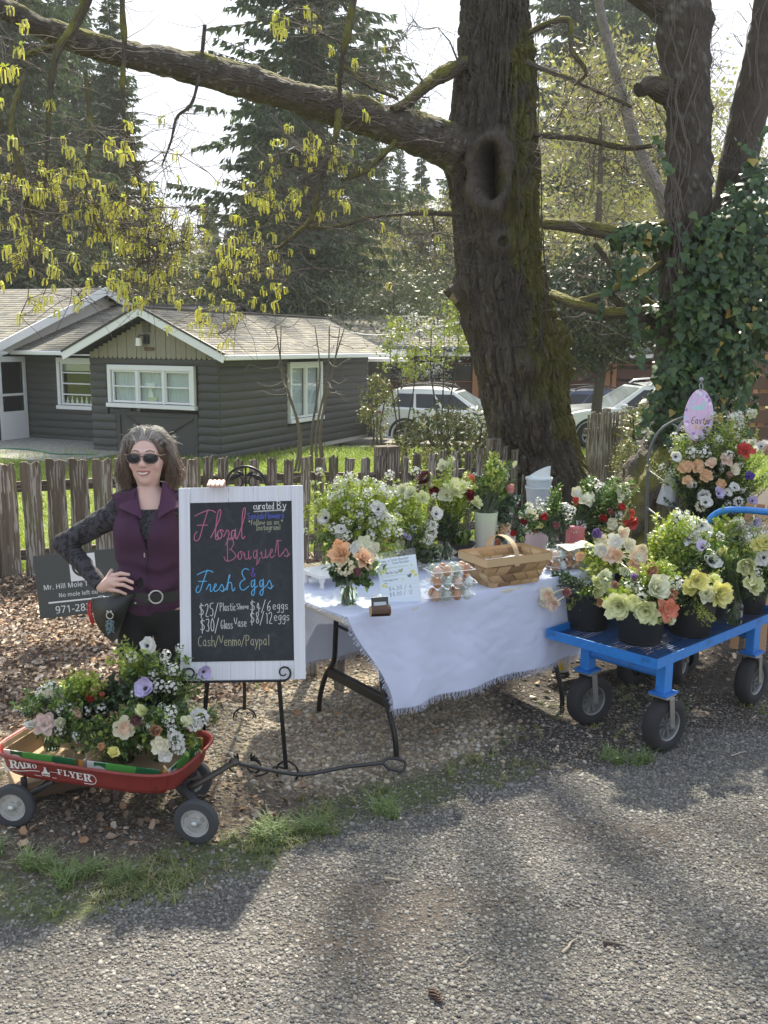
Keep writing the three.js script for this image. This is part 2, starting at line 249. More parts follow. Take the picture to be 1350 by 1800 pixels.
{
  const pmat = std([1, 1, 1], .82);
  const greys = [[.19, .182, .17], [.14, .135, .13], [.24, .23, .21], [.2, .185, .158], [.11, .108, .11], [.28, .265, .235], [.2, .175, .145], [.23, .215, .195], [.15, .14, .13], [.16, .145, .125], [.30, .285, .25]];
  const mk = (lo, hi, pal, flat) => (r, x, z) => { const s = mix(lo, hi, r() ** 3), c = pal[Math.min(pal.length - 1, r() * pal.length | 0)], k = rr(r, .5, 1.1); return [placeOn(x, z, s * .12, [rr(r, -.35, .35), r() * 6.3, rr(r, -.35, .35)], V(s, s * (flat ? .8 : 1), s)), lin(c[0] * k, c[1] * k, c[2] * k)]; };
  for (const [i, lo, hi, n] of [[0, .0026, .0072, 250000], [1, .0045, .0115, 100000], [2, .009, .016, 1000]]) {
    const [M, C] = scatter(n, 31 + i, -2.6, 3.4, -5.6, -1.9, (x, z, q) => clamp(q.road * (1 - .65 * dirtAt(x, z) * (i ? 1 : .4)) * (.72 + .28 * sstep(.25, .6, fb3(x * 2.2, 9, z * 2.2))) * (1 - .55 * sstep(-3.3, -2.7, z) * sstep(0, -1.2, x) * (i ? 1 : .3)) + q.strip * .16 + q.chips * .2 + q.soil * .3, 0, 1), mk(lo, hi, greys));
    stuff('road_gravel', ['fine grey grit of the gravel lane in the foreground', 'grey pebbles of the gravel lane in the foreground', 'largest pale stones lying on the gravel lane'][i], 'gravel', pebbleGeo(5 + i), pmat, M, C);
  }
  const tans = [[.42, .36, .26], [.36, .31, .23], [.5, .44, .34], [.3, .26, .2], [.46, .42, .36], [.38, .30, .2], [.24, .22, .19]];
  const [M, C] = scatter(30000, 41, -1.8, 1.9, -6.4, -3.7, (x, z, q) => q.pea + q.strip * .02 + q.soil * .05, mk(.007, .0185, tans));
  stuff('pea_gravel', 'tan rounded pea gravel under the table and the easel', 'gravel', pebbleGeo(9), pmat, M, C);
  // fallen leaves: curled blades, one sheet each
  const leafG = grid(4, 4, (u, v) => { const w = Math.sin(v * PI) ** .7 * (1 + .3 * Math.cos(v * 19)), x = (u - .5) * w, z = v - .5; return V(x, .5 * x * x + .16 * Math.sin(v * 5) * (u - .3) + .12 * z * z, z); });
  const browns = [[.25, .17, .115], [.31, .22, .15], [.19, .135, .095], [.40, .32, .235], [.28, .2, .15], [.44, .38, .30], [.32, .19, .10], [.14, .10, .075]];
  const lmat = std([1, 1, 1], .8, { side: THREE.DoubleSide });
  const lf = (r, x, z) => { const s = mix(.018, .056, r() ** 1.6), c = browns[r() * browns.length | 0], k = rr(r, .6, 1.4); return [placeOn(x, z, .008 + r() * .02, [rr(r, -.7, .7), r() * 6.3, rr(r, -.7, .7)], V(s * .75, s, s)), lin(c[0] * k, c[1] * k, c[2] * k)]; };
  const [LM, LC] = scatter(110000, 51, -4.2, 3.6, -11.5, -3.6, (x, z, q) => q.leaf * .9 + q.chips * .16 + q.pea * .02 + q.soil * .1 * sstep(-5, -7, z), lf);
  stuff('leaf_litter', 'brown fallen leaves banked along the foot of the picket fence', 'leaf litter', leafG, lmat, LM, LC);
  // wood chips and straw
  const chipG = tint(box(1, .22, .28), [1, 1, 1]); chipG.attributes.position.setX(0, .3); chipG.deleteAttribute('color');
  const straw = [[.34, .27, .18], [.26, .2, .13], [.18, .135, .09], [.44, .37, .28], [.12, .085, .06], [.1, .07, .05]];
  const ch = (r, x, z) => { const s = rr(r, .01, .034), c = straw[r() * straw.length | 0], k = rr(r, .6, 1.2); return [placeOn(x, z, .003, [rr(r, -.3, .3), r() * 6.3, rr(r, -.3, .3)], V(s, s * .5, s * rr(r, .3, .8))), lin(c[0] * k, c[1] * k, c[2] * k)]; };
  const [CM, CC] = scatter(60000, 61, -2.8, 4, -9, -3.2, (x, z, q) => q.chips * .5 + q.soil * .3 + q.strip * .14 + q.leaf * .25, ch);
  stuff('wood_chips', 'wood chips and straw strewn on bare soil round the wagon and cart', 'wood chips', chipG, std([1, 1, 1], .9), CM, CC);
  // grass: one tuft of bent blades
  const tuft = (nb, h, seed, lean) => { const r = rngOf(seed), L = []; for (let i = 0; i < nb; i++) { const a = r() * 6.3, hh = h * rr(r, .5, 1.1), w = rr(r, .0022, .0042), ln = hh * rr(r, .3, lean), o = V(rr(r, -.02, .02), 0, rr(r, -.02, .02)), d = V(Math.cos(a), 0, Math.sin(a)), s = V(-d.z, 0, d.x); L.push(grid(1, 4, (u, v) => o.clone().addScaledVector(d, ln * v * v).add(V(0, hh * (v - .25 * v * v * v), 0)).addScaledVector(s, (u - .5) * 2 * w * (1 - v * .92)))); } return merge(L); };
  const gmat = phys([1, 1, 1], .6, { side: THREE.DoubleSide, transmission: .5, thickness: 0 });
  const gcol = [[.22, .28, .06], [.27, .32, .07], [.18, .24, .06], [.38, .36, .16], [.3, .32, .14]];
  const gr = (lo, hi, pal) => (r, x, z, q) => { const s = rr(r, lo, hi), c = pal[r() * pal.length | 0], k = rr(r, .7, 1.15); return [placeOn(x, z, -.004, [rr(r, -.2, .2), r() * 6.3, rr(r, -.2, .2)], s), lin(c[0] * k, c[1] * k, c[2] * k)]; };
  const clump = (x, z) => sstep(.44, .6, fb3(x * 3.3, 21, z * 3.3));
  const [GM, GC] = scatter(26000, 71, -2.7, 2.4, -5.6, -3.0, (x, z, q) => q.strip * (.02 + .8 * clump(x, z)) + q.road * .0 + q.soil * .10 * clump(x + 5, z) + q.chips * .03 * clump(x, z), gr(.55, 1.15, gcol));
  stuff('verge_grass', 'patchy green grass strip between the wagon and the gravel lane', 'grass', tuft(9, .055, 3, 1.1), gmat, GM, GC);
  const bunches = [[-1.3, -3.42], [-1.22, -3.36], [-1.14, -3.42], [-1.05, -3.38], [-1.4, -3.5], [-.42, -3.72], [-.5, -3.74], [-1.62, -3.6], [-.3, -3.75], [.02, -3.96], [-1.0, -5.0], [-1.12, -5.05], [1.32, -4.5], [1.2, -4.55], [1.75, -5.2]];
  const r7 = rngOf(77), BM = [], BC = []; for (const [x, z] of bunches) for (let i = 0; i < 7; i++) { BM.push(placeOn(x + rr(r7, -.05, .05), z + rr(r7, -.05, .05), -.003, [0, r7() * 6.3, 0], rr(r7, .8, 1.5))); const k = rr(r7, .8, 1.1); BC.push(lin(.21 * k, .31 * k, .08 * k)); }
  stuff('grass_clumps', 'longer grass clumps standing up along the verge', 'grass', tuft(16, .075, 8, 1.3), gmat, BM, BC);
  const [NM, NC] = scatter(60000, 81, -7, 5, -15, -7.9, (x, z, q) => q.behind * sstep(.1, .4, fenceZ(x) - z) * (.55 + .4 * clump(x, z)), gr(.9, 1.7, [[.38, .5, .03], [.44, .54, .04], [.48, .54, .05], [.32, .44, .03]]));
  stuff('lawn_grass', 'bright lawn grass behind the picket fence', 'grass', tuft(9, .08, 14, .8), gmat, NM, NC);
  const [FM, FC] = scatter(26000, 91, -12, 14, -28, -15, (x, z, q) => q.behind * (.6 + .4 * clump(x * .4, z * .4)), gr(2.2, 3.6, [[.38, .5, .03], [.42, .5, .04], [.28, .4, .03]]));
  stuff('far_lawn_grass', 'lawn grass round the log house and the parked cars', 'grass', tuft(8, .07, 15, .8), gmat, FM, FC);
  // a few single finds on the lane
  const tw = (px, py, len, turn, rad, name, label, col) => { const p = onPlane(px, py, 0), pts = spline([[-len / 2, .008, 0], [-len * .15, .013, len * .05], [len * .2, .009, -len * .03], [len / 2, .012, len * .05]], 8); const o = part(scene, numbered(name), tube(pts, (t) => rad * (1 - .5 * t), 6), std(col, .9)); o.position.set(p.x, ground(p.x, p.z), p.z); o.rotation.y = turn; o.userData.label = label; o.userData.category = 'twig'; };
  tw(1000, 1665, .1, .9, .006, 'fallen_twig', 'forked pale twig lying on the lane right of centre', [.3, .26, .2]); tw(1078, 1663, .07, -.3, .008, 'fallen_twig', 'short dark stub of wood on the lane right of the pale twig', [.09, .075, .06]); tw(1298, 1325, .11, .5, .004, 'fallen_twig', 'thin bleached twig in front of the blue cart', [.4, .35, .28]); tw(822, 1690, .1, .8, .003, 'fallen_twig', 'thin bent twig on the lane near the bottom edge', [.28, .24, .19]); tw(690, 1548, .06, -.2, .005, 'fallen_twig', 'small pale stick on the lane below the grass', [.38, .33, .25]);
  const pc = onPlane(766, 1755, 0), cone = []; for (let i = 0; i < 60; i++) { const t = i / 60, a = i * 2.4, rad = .014 * Math.sin(PI * (.12 + .86 * t)); const s = new THREE.SphereGeometry(.0058, 5, 4); s.applyMatrix4(M4(V((t - .5) * .065, .013 + Math.sin(a) * rad, Math.cos(a) * rad), [0, 0, .5], V(1.3, .5, .9))); cone.push(s); }
  const cn = part(scene, 'fir_cone', cone, std([.09, .055, .045], .8)); cn.position.set(pc.x, ground(pc.x, pc.z), pc.z); cn.rotation.y = -1.1; cn.userData = { label: 'brown fir cone lying on the lane near the bottom edge', category: 'cone' };
}
// ------------------------------------------------------------------ log house
const woodBump = dtex(256, 512, (u, v) => .5 + .35 * (fbm(u * 24, v * 3, 24, 3, 4, 4) - .5) + .3 * (fbm(u * 70, v * 6, 70, 6, 9, 2) - .5));
const paintTone = dtex(256, 256, (u, v) => { const g = .86 + .28 * (fbm(u * 5, v * 40, 5, 40, 3, 4) - .5); return [g, g, g]; });
const mLog = std([.069, .07, .066], .62, { map: rep(paintTone, .5, 1), bumpMap: rep(woodBump, 1, .4), bumpScale: .006 });
const mLogEdge = std([.05, .05, .045], .8), mWhite = std([.74, .75, .76], .5), mTaupe = std([.27, .245, .185], .7), mDarkTrim = std([.05, .052, .05], .7), mGlass = phys([.9, .95, .95], .03, { transmission: 1, thickness: 0, ior: 1.5 }), mCurtain = phys([.75, .74, .8], .9, { transmission: .25, thickness: 0, side: THREE.DoubleSide });
const mDeck = std([.06, .06, .06], .9);
const mShingle = new THREE.MeshStandardMaterial({ vertexColors: true, roughness: .95, bumpMap: rep(gravelBump, 2), bumpScale: .004 });
function shingles(x0, x1, zAt, yAt, n, seed, clip) {                  // courses up a slope: zAt(t), yAt(t), t 0..1 from the eave to the ridge; tabs along x
  const r = rngOf(seed), L = [];
  for (let c = 0; c < n; c++) { let x = x0 - r() * .3; const t0 = c / n, t1 = (c + 1.25) / n; while (x < x1) { const w = rr(r, .24, .42), a = Math.max(x, x0), b = Math.min(x + w - .008, x1); x += w; if (b - a < .03 || (clip && !clip((a + b) / 2, (t0 + t1) / 2))) continue; const drop = rr(r, -.004, .004), y0 = yAt(t0) + .016 + drop, y1 = yAt(Math.min(t1, 1)) + .003, z0 = zAt(t0) , z1 = zAt(Math.min(t1, 1)), g = new THREE.BufferGeometry(); g.setAttribute('position', new THREE.Float32BufferAttribute([a, y0, z0, b, y0, z0, b, y1, z1, a, y1, z1, a, y0 - .016, z0, b, y0 - .016, z0], 3)); g.setIndex([0, 1, 2, 0, 2, 3, 4, 5, 1, 4, 1, 0]); const gg = g.toNonIndexed(); gg.computeVertexNormals(); const k = rr(r, .7, 1.2), w2 = r() * .04; L.push(tint(gg, [(.185 + w2) * k, (.174 + w2 * .8) * k, .16 * k])); } }
  return muv(merge(L));
}
const HT = -Math.atan2(.40, .917), house = thing('log_house', 'dark grey log house with white trimmed windows behind the picket fence', 'house', V(-3.502, -.45, -19.934), HT);
{
  const W = 3.37, L = 7.5, H = 2.26, NL = 12.5, lh = H / 12.3;
  const mIn = std([.46, .44, .40], .9);
  part(house, 'room_shell', [box(W, .1, L, -W / 2, -.06, -L / 2 - .06), box(W - .1, .06, L - .1, -W / 2, H + .05, -L / 2 - .06), box(W, H, .1, -W / 2, H / 2, -L + .02), box(.1, H, L - 1.5, -W + .06, H / 2, -L / 2 - .75), box(3.4, .1, 3.6, -W - 1.72, -.06, -3.3), box(3.4, .06, 3.6, -W - 1.72, H + .02, -3.3), box(3.4, H, .1, -W - 1.72, H / 2, -5.1), box(.1, H, 3.6, -6.75, H / 2, -3.25)], mIn);
  part(house, 'wall', [box(.1, H, .5, -6.71, H / 2, -.19), box(.1, H, .16, -6.71, H / 2, -1.36), box(.1, .2, .84, -6.71, H - .06, -.86), box(2.2, H, .1, -7.76, H / 2, -.0), box(2.2, .1, 6, -7.82, -.06, -3.1), box(2.2, H, .1, -7.76, H / 2, -6), box(2.2, .06, 6, -7.82, H + .02, -3.1), box(.1, H, 6, -8.9, H / 2, -3.05)], mLogEdge);
  const prof = (len, dir) => { const s = new THREE.Shape(); s.absellipse(0, 0, .062, lh * .56, -PI / 2, PI / 2); const g = new THREE.ExtrudeGeometry(s, { depth: len, bevelEnabled: true, bevelSize: .02, bevelThickness: .02, bevelSegments: 2, curveSegments: 7, steps: 1 }); return muv(g, 1); };
  // a log lies along local +z of its profile with its round side to +x; turned by -90 degrees it runs along -x with the round side to +z
  const row = (a, b, fixed, axis, wins, n = 12) => { for (let k = 0; k < n; k++) { const y = lh * (k + .5); let segs = [[a, b]]; for (const [wa, wb, ya, yb] of wins) if (y > ya && y < yb) segs = segs.flatMap(([s, e]) => [[s, Math.min(e, wa)], [Math.max(s, wb), e]].filter(([p, q]) => q - p > .05)); for (const [s, e] of segs) { const g = prof(e - s - .04); if (axis === 'x') part(house, 'log', g, mLog, { p: V(e - .02, y, fixed), e: [0, -PI / 2, 0] }); else part(house, 'log', g, mLog, { p: V(fixed, y, s + .02) }); } } };
  row(-W - .04, .0, -.05, 'x', [[-2.95, -.52, 1.0, 2.1], [-2.72, -.55, -.1, 1.0]]);
  row(-L, .0, -.05, 'z', [[-4.62, -2.87, .58, 2.12]]);
  row(-6.62, -W - .03, -1.42, 'x', [[-5.62, -4.2, .85, 2.14]]);
  // windows: frame bars, panes, things seen behind the glass
  const win = (w, h, cols, rows, p, e, o = {}) => {
    const f = part(house, 'window', merge([rbox(w, .11, .1, .008, 0, h / 2 - .055, 0), rbox(w + .06, .09, .14, .008, 0, -h / 2 + .045, .015), rbox(.09, h - .2, .1, .008, -w / 2 + .045, 0, 0), rbox(.09, h - .2, .1, .008, w / 2 - .045, 0, 0)]), mWhite, { p, e });
    const iw = (w - .18) / cols, ih = h - .2;
    for (let c = 0; c < cols; c++) {
      const x = -w / 2 + .09 + iw * (c + .5); if (c) part(f, 'mullion', rbox(.07, ih, .08, .006, x - iw / 2, 0, -.004), mWhite);
      part(f, 'sash', [rbox(iw - .03, .045, .05, .004, x, ih / 2 - .03, -.012), rbox(iw - .03, .045, .05, .004, x, -ih / 2 + .03, -.012), rbox(.04, ih - .1, .05, .004, x - iw / 2 + .04, 0, -.012), rbox(.04, ih - .1, .05, .004, x + iw / 2 - .04, 0, -.012), ...Array.from({ length: rows - 1 }, (_, k) => rbox(iw - .1, .03, .045, .004, x, -ih / 2 + ih * (k + 1) / rows, -.012))], mWhite);
      part(f, 'pane', box(iw - .06, ih - .06, .006, x, 0, -.03), mGlass);
      if (o.curtain && (o.only === undefined || o.only.includes(c))) part(f, 'curtain', grid(24, 2, (u, v) => V(x - iw / 2 + .04 + u * (iw - .08), -ih / 2 + v * ih, -.09 + .012 * Math.sin(u * 40 + c))), mCurtain);
    }
    return f;
  };
  const w1 = win(2.3, .93, 3, 2, V(-1.73, 1.555, .04), [0, 0, 0], { curtain: true });
  part(w1, 'desk_lamp', [xf(lathe([[.02, 0], [.06, .02], [.1, .14], [.06, .24], [.03, .3], [.12, .34], [.16, .44]], 14), V(-.05, -.36, -.06), [0, 0, 0], V(.9, 1, .15))], std([.8, .8, .78], .6));
  part(w1, 'photo_frame', box(.22, .16, .02, 0, -.3, -.055), std([.6, .58, .42], .6));
  const w2 = win(1.68, 1.46, 2, 1, V(.04, 1.35, -3.75), [0, PI / 2, 0], { curtain: true });
  const w3 = win(1.42, 1.26, 1, 4, V(-4.9, 1.49, -1.36), [0, 0, 0]);
  const r3 = rngOf(9), jars = []; for (let i = 0; i < 7; i++) jars.push(xf(lathe([[0, 0], [.04, 0], [.045, .1], [.02, .13], [.02, .17 + r3() * .05]], 8), V(-.5 + i * .15, -.52, -.075), [0, 0, 0], V(1, 1, .5)));
  part(w3, 'sill_bottles', jars, phys([.75, .72, .66], .2)); part(w3, 'roller_blind', box(1.2, .22, .01, 0, .42, -.07), std([.5, .46, .36], .8));
  // boarded hatch under the long window
  part(house, 'hatch_panel', box(2.1, .98, .03, -1.63, .51, -.02), std([.055, .056, .055], .6));
  for (const [w, h, x, y, a] of [[.1, 1.0, -2.66, .5, 0], [.1, 1.0, -.6, .5, 0], [1.96, .09, -1.63, .955, 0], [1.05, .07, -2.1, .68, -.5], [1.05, .07, -1.12, .68, .5]]) part(house, 'hatch_brace', rbox(w, h, .035, .005, 0, 0, 0), mDarkTrim, { p: V(x, y, .012 + (a ? .004 : 0)), e: [0, 0, a] });
  // gable: vertical boards with a scalloped foot
  const PK = 3.08, mid = -W / 2, bw = W / 26;
  for (let k = 0; k < 26; k++) { const x = -W + bw * (k + .5), top = 2.3 + (PK - 2.3) * (1 - Math.abs(x - mid) / (W / 2)), h = Math.max(.08, top - 2.2), s = new THREE.Shape(); s.moveTo(-bw * .47, .05); s.absarc(0, .05, bw * .47, PI, 0, false); s.lineTo(bw * .47, h); s.lineTo(-bw * .47, h); const g = new THREE.ExtrudeGeometry(s, { depth: .02, bevelEnabled: false, curveSegments: 6 }); part(house, 'gable_board', muv(g), mTaupe, { p: V(x, 2.17, .03 + (k % 2) * .008) }); }
  part(house, 'gable_vent', [box(.2, .24, .02, 0, 0, 0), ...[0, 1, 2, 3].map((k) => box(.17, .03, .03, 0, -.08 + k * .055, .012, [.6, 0, 0]))], std([.16, .15, .13], .7), { p: V(-1.78, 2.83, .075) });
  const lamp = part(house, 'wall_lantern', [rbox(.13, .2, .05, .01, .08, .02, 0), barTo(V(.06, .1, .03), V(-.04, .1, .1), .012), cyl(.03, .015, .05, 8, -.04, .07, .1)], std([.02, .02, .02], .5, { metalness: .5 }), { p: V(-1.86, 2.56, .08) });
  part(lamp, 'glass_shade', cyl(.075, .062, .17, 14, -.04, -.04, .1), std([.8, .8, .76], .35));
  part(house, 'name_plaque', rbox(.26, .07, .03, .012, -1.72, 2.375, .075), std([.12, .07, .045], .8));
  // roof of the front wing: two slopes, ridge runs back
  const OH = .42, run = W / 2 + OH, RY = 3.24, EY = 2.28, back = -L - .62, fr = .42;
  for (const s of [1, -1]) {
    const z0 = s > 0 ? back : -1.9, g = shingles(0, fr - back, (t) => -(run) * (1 - t), (t) => EY + (RY - EY) * t, 20, 5 + s, s < 0 ? ((x) => true) : null);
    // lay the deck: along z, sloped across x
    const p = part(house, 'roof', xf(box(Math.hypot(run, RY - EY), .05, fr - back), V(mid + s * run / 2, (RY + EY) / 2 - .035, (fr + back) / 2), [0, 0, -s * Math.atan2(RY - EY, run)]), mDeck);
    const sh = part(p, 'shingles', g, mShingle, { kind: 'stuff' });
    // shingles are laid in (along, y, out): turn them so that along runs down -z and out to +-x
    sh.geometry.applyMatrix4(s > 0 ? new THREE.Matrix4().set(0, 0, -1, mid, 0, 1, 0, 0, 1, 0, 0, back, 0, 0, 0, 1) : new THREE.Matrix4().set(0, 0, 1, mid, 0, 1, 0, 0, -1, 0, 0, fr, 0, 0, 0, 1));
    part(house, 'bargeboard', muv(box(Math.hypot(run, RY - EY) + .02, .17, .035, mid + s * run / 2, (RY + EY) / 2 - .085, fr + .02, [0, 0, -s * Math.atan2(RY - EY, run)])), mWhite);
    part(house, 'drip_edge', box(Math.hypot(run, RY - EY) + .04, .045, .06, mid + s * run / 2, (RY + EY) / 2 + .025, fr + .025, [0, 0, -s * Math.atan2(RY - EY, run)]), std([.03, .03, .03], .6));
  }
  part(house, 'ridge_cap', xf(box(.16, .03, fr - back, mid, RY + .025, (fr + back) / 2), V(0, 0, 0)), std([.2, .17, .155], .9));
  part(house, 'rear_gable_wall', xf(new THREE.ExtrudeGeometry(new THREE.Shape([new THREE.Vector2(-W / 2, 0), new THREE.Vector2(W / 2, 0), new THREE.Vector2(0, .8)]), { depth: .04, bevelEnabled: false }), V(mid, 2.26, -L - .04)), mTaupe);
  part(house, 'gutter', [rbox(.1, .11, -back + fr, .02, OH - .0 + .03, EY - .06, (fr + back) / 2), ], mWhite);
  part(house, 'soffit', box(OH + .02, .02, fr - back - .1, OH / 2 - .01, EY - .06, (fr + back) / 2), mDarkTrim);
  // roof over the recess, its eave facing the front
  const rz0 = -.95, rz1 = -4.6, ry0 = 2.28, ry1 = 3.46;
  const rs = part(house, 'roof', xf(box(4.7, .05, Math.hypot(rz1 - rz0, ry1 - ry0)), V(-4.65, (ry0 + ry1) / 2 - .035, (rz0 + rz1) / 2), [Math.atan2(ry1 - ry0, rz0 - rz1), 0, 0]), mDeck);
  part(rs, 'shingles', xf(shingles(-7, -2.3, (t) => mix(rz0, rz1, t), (t) => mix(ry0, ry1, t), 24, 21), V(0, 0, 0)), mShingle, { kind: 'stuff' });
  part(house, 'roof', [xf(box(4.7, .05, 4), V(-4.65, 2.9, rz1 - 1.9), [-.3, 0, 0]), xf(new THREE.ExtrudeGeometry(new THREE.Shape([new THREE.Vector2(-rz0, ry0 - .1), new THREE.Vector2(-rz1, ry1 - .1), new THREE.Vector2(-rz1 + 3.9, ry0 - .1)]), { depth: .05, bevelEnabled: false }), V(-2.35, 0, 0), [0, PI / 2, 0])], mDeck);
  part(house, 'gutter', rbox(2.9, .1, .1, .02, -5.2, ry0 - .05, rz0 + .04), mWhite);
  part(house, 'downpipe', tube(spline([[-3.62, 2.2, -.95], [-3.62, 2.1, -1.0], [-3.5, 2.0, -1.25], [-3.5, 1.9, -1.3]], 10), .035, 8), mWhite);
  // left wing: ridge along x, gable end with the white rake facing right
  const lx = -6.3, lz0 = .2, lzr = -4.1, lzb = -6.6, lry = 3.95, ley = 2.3;
  const ls = part(house, 'roof', [xf(box(6, .05, Math.hypot(lzr - lz0, lry - ley)), V(lx - 3, (lry + ley) / 2 - .035, (lz0 + lzr) / 2), [Math.atan2(lry - ley, lz0 - lzr), 0, 0]), xf(box(6, .05, Math.hypot(lzb - lzr, 1)), V(lx - 3, lry - .5, (lzb + lzr) / 2), [-Math.atan2(1, lzr - lzb), 0, 0])], mDeck);
  part(ls, 'shingles', shingles(lx - 6, lx, (t) => mix(lz0, lzr, t), (t) => mix(ley, lry, t), 27, 33), mShingle, { kind: 'stuff' });
  const rake = (za, ya, zb, yb) => xf(muv(box(.035, .2, Math.hypot(zb - za, yb - ya) + .03)), V(lx + .02, (ya + yb) / 2 - .08, (za + zb) / 2), [-Math.atan2(yb - ya, zb - za) + (zb < za ? PI : 0), 0, 0]);
  part(house, 'bargeboard', rake(lz0, ley, lzr, lry), mWhite); part(house, 'bargeboard', rake(lzr, lry, lzb, lry - 1), mWhite);
  const ge = new THREE.ExtrudeGeometry(new THREE.Shape([new THREE.Vector2(-.3, 2.2), new THREE.Vector2(-lzr, lry - .15), new THREE.Vector2(-lzb, 2.9), new THREE.Vector2(-lzb, 2.2)]), { depth: .05, bevelEnabled: false });
  part(house, 'gable_end', xf(ge, V(lx - .34, 0, 0), [0, PI / 2, 0]), std([.5, .48, .44], .8));
  // storm door in the side of the left wing
  const dr = part(house, 'storm_door', [rbox(.03, 2.06, .1, .006, 0, 1.1, .40), rbox(.03, 2.06, .1, .006, 0, 1.1, -.40), rbox(.03, .13, .7, .006, 0, 2.065, 0), rbox(.03, .06, .7, .006, 0, 1.2, 0), rbox(.03, .72, .7, .006, 0, .43, 0)], mWhite, { p: V(-6.6, .0, -.86) });
  part(dr, 'pane', box(.008, .78, .7, -.004, 1.61, 0), mGlass); part(dr, 'pane', box(.008, .4, .7, -.004, .98, 0), mGlass); part(dr, 'handle', tube(spline([[.02, 1.0, .36], [.06, 1.02, .36], [.06, 1.12, .36], [.02, 1.14, .36]], 8), .01, 6), std([.1, .1, .1], .4, { metalness: .8 }));
  part(house, 'loudspeaker', [xf(lathe([[.03, 0], [.05, .1], [.14, .2], [.16, .24]], 16), V(-6.35, 2.22, -.5), [PI / 2, 0, .4])], mWhite);
  const pg = muv(box(6.5, .12, 3.5)); const patio = part(scene, 'patio', pg, std([.42, .41, .38], .9, { map: rep(gravelTone, .6), bumpMap: rep(gravelBump, 1), bumpScale: .003 })); patio.position.copy(house.localToWorld(V(-5.6, .04, .35))); patio.rotation.y = HT; patio.userData = { kind: 'structure' };
  house.updateMatrixWorld(); const hw = (x, y, z) => V(x, y, z).applyMatrix4(house.matrixWorld); patio.position.copy(hw(-5.62, .04, .38));
  const hose = part(scene, 'garden_hose', tube(spline([hw(-7.6, .125, 1.2), hw(-6.6, .12, 1.0), hw(-5.8, .12, 1.15), hw(-4.6, .12, .85), hw(-3.4, .12, 1.2), hw(-2.6, .1, .9), hw(-2.1, .0, 1.1), hw(-1.5, -.02, 1.6)], 60), .014, 6), std([.03, .16, .1], .5)); hose.userData = { label: 'thin green garden hose lying across the concrete patio', category: 'hose' };
}
// ------------------------------------------------------------------ picket fences
const picketTone = dtex(512, 512, (u, v) => { const s = fbm(u * 30, v * 3, 30, 3, 5, 4), w = fbm(u * 46, v * 7, 46, 7, 15, 4), m = fbm(u * 6, v * 6, 6, 6, 25, 4), peel = sstep(.60, .70, w * .75 + m * .25 + .06), moss = sstep(.62, .75, m); let c = lerpc([.075, .06, .044], [.25, .21, .16], s); c = lerpc(c, [.62, .6, .55], peel * .6); return lerpc(c, [.16, .17, .06], moss * .5); });
const picketBump = dtex(256, 512, (u, v) => fbm(u * 26, v * 3, 26, 3, 5, 4) * .7 + .3 * fbm(u * 60, v * 8, 60, 8, 8, 2));
const mPicket = [0, 1, 2].map((k) => { const t = rep(picketTone, 1.9, .8); t.offset.set(k * .31, k * .23); return std([[.8, .8, .78], [.64, .62, .6], [.9, .88, .85]][k], .95, { map: t, bumpMap: rep(picketBump, 2.2, .9), bumpScale: .008 }); });
const mMoss = std([.13, .14, .025], 1);
function picketGeo(w, h, t, seed) {                                   // a rough board with a worn, uneven top
  const r = rngOf(seed), g = new THREE.BoxGeometry(w, h, t, 6, 14, 1), p = g.attributes.position, top = [0, 1, 2, 3, 4, 5, 6].map(() => rr(r, -.03, .006)), bow = rr(r, -.008, .008);
  for (let i = 0; i < p.count; i++) { const x = p.getX(i), y = p.getY(i), f = y / h + .5, k = Math.round((x / w + .5) * 6); p.setXYZ(i, x * (1 + .05 * Math.sin(f * 7 + seed) + .02 * Math.sin(f * 23)) + bow * Math.sin(f * PI), y + (f > .98 ? top[k] : 0) + h / 2, p.getZ(i) + .004 * Math.sin(f * 11 + x * 60)); }
  const m = muv(g); m.computeVertexNormals(); const u = m.attributes.uv; for (let i = 0; i < u.count; i++) u.setXY(i, u.getX(i) + seed * .37, u.getY(i) + seed * .61); return m;
}
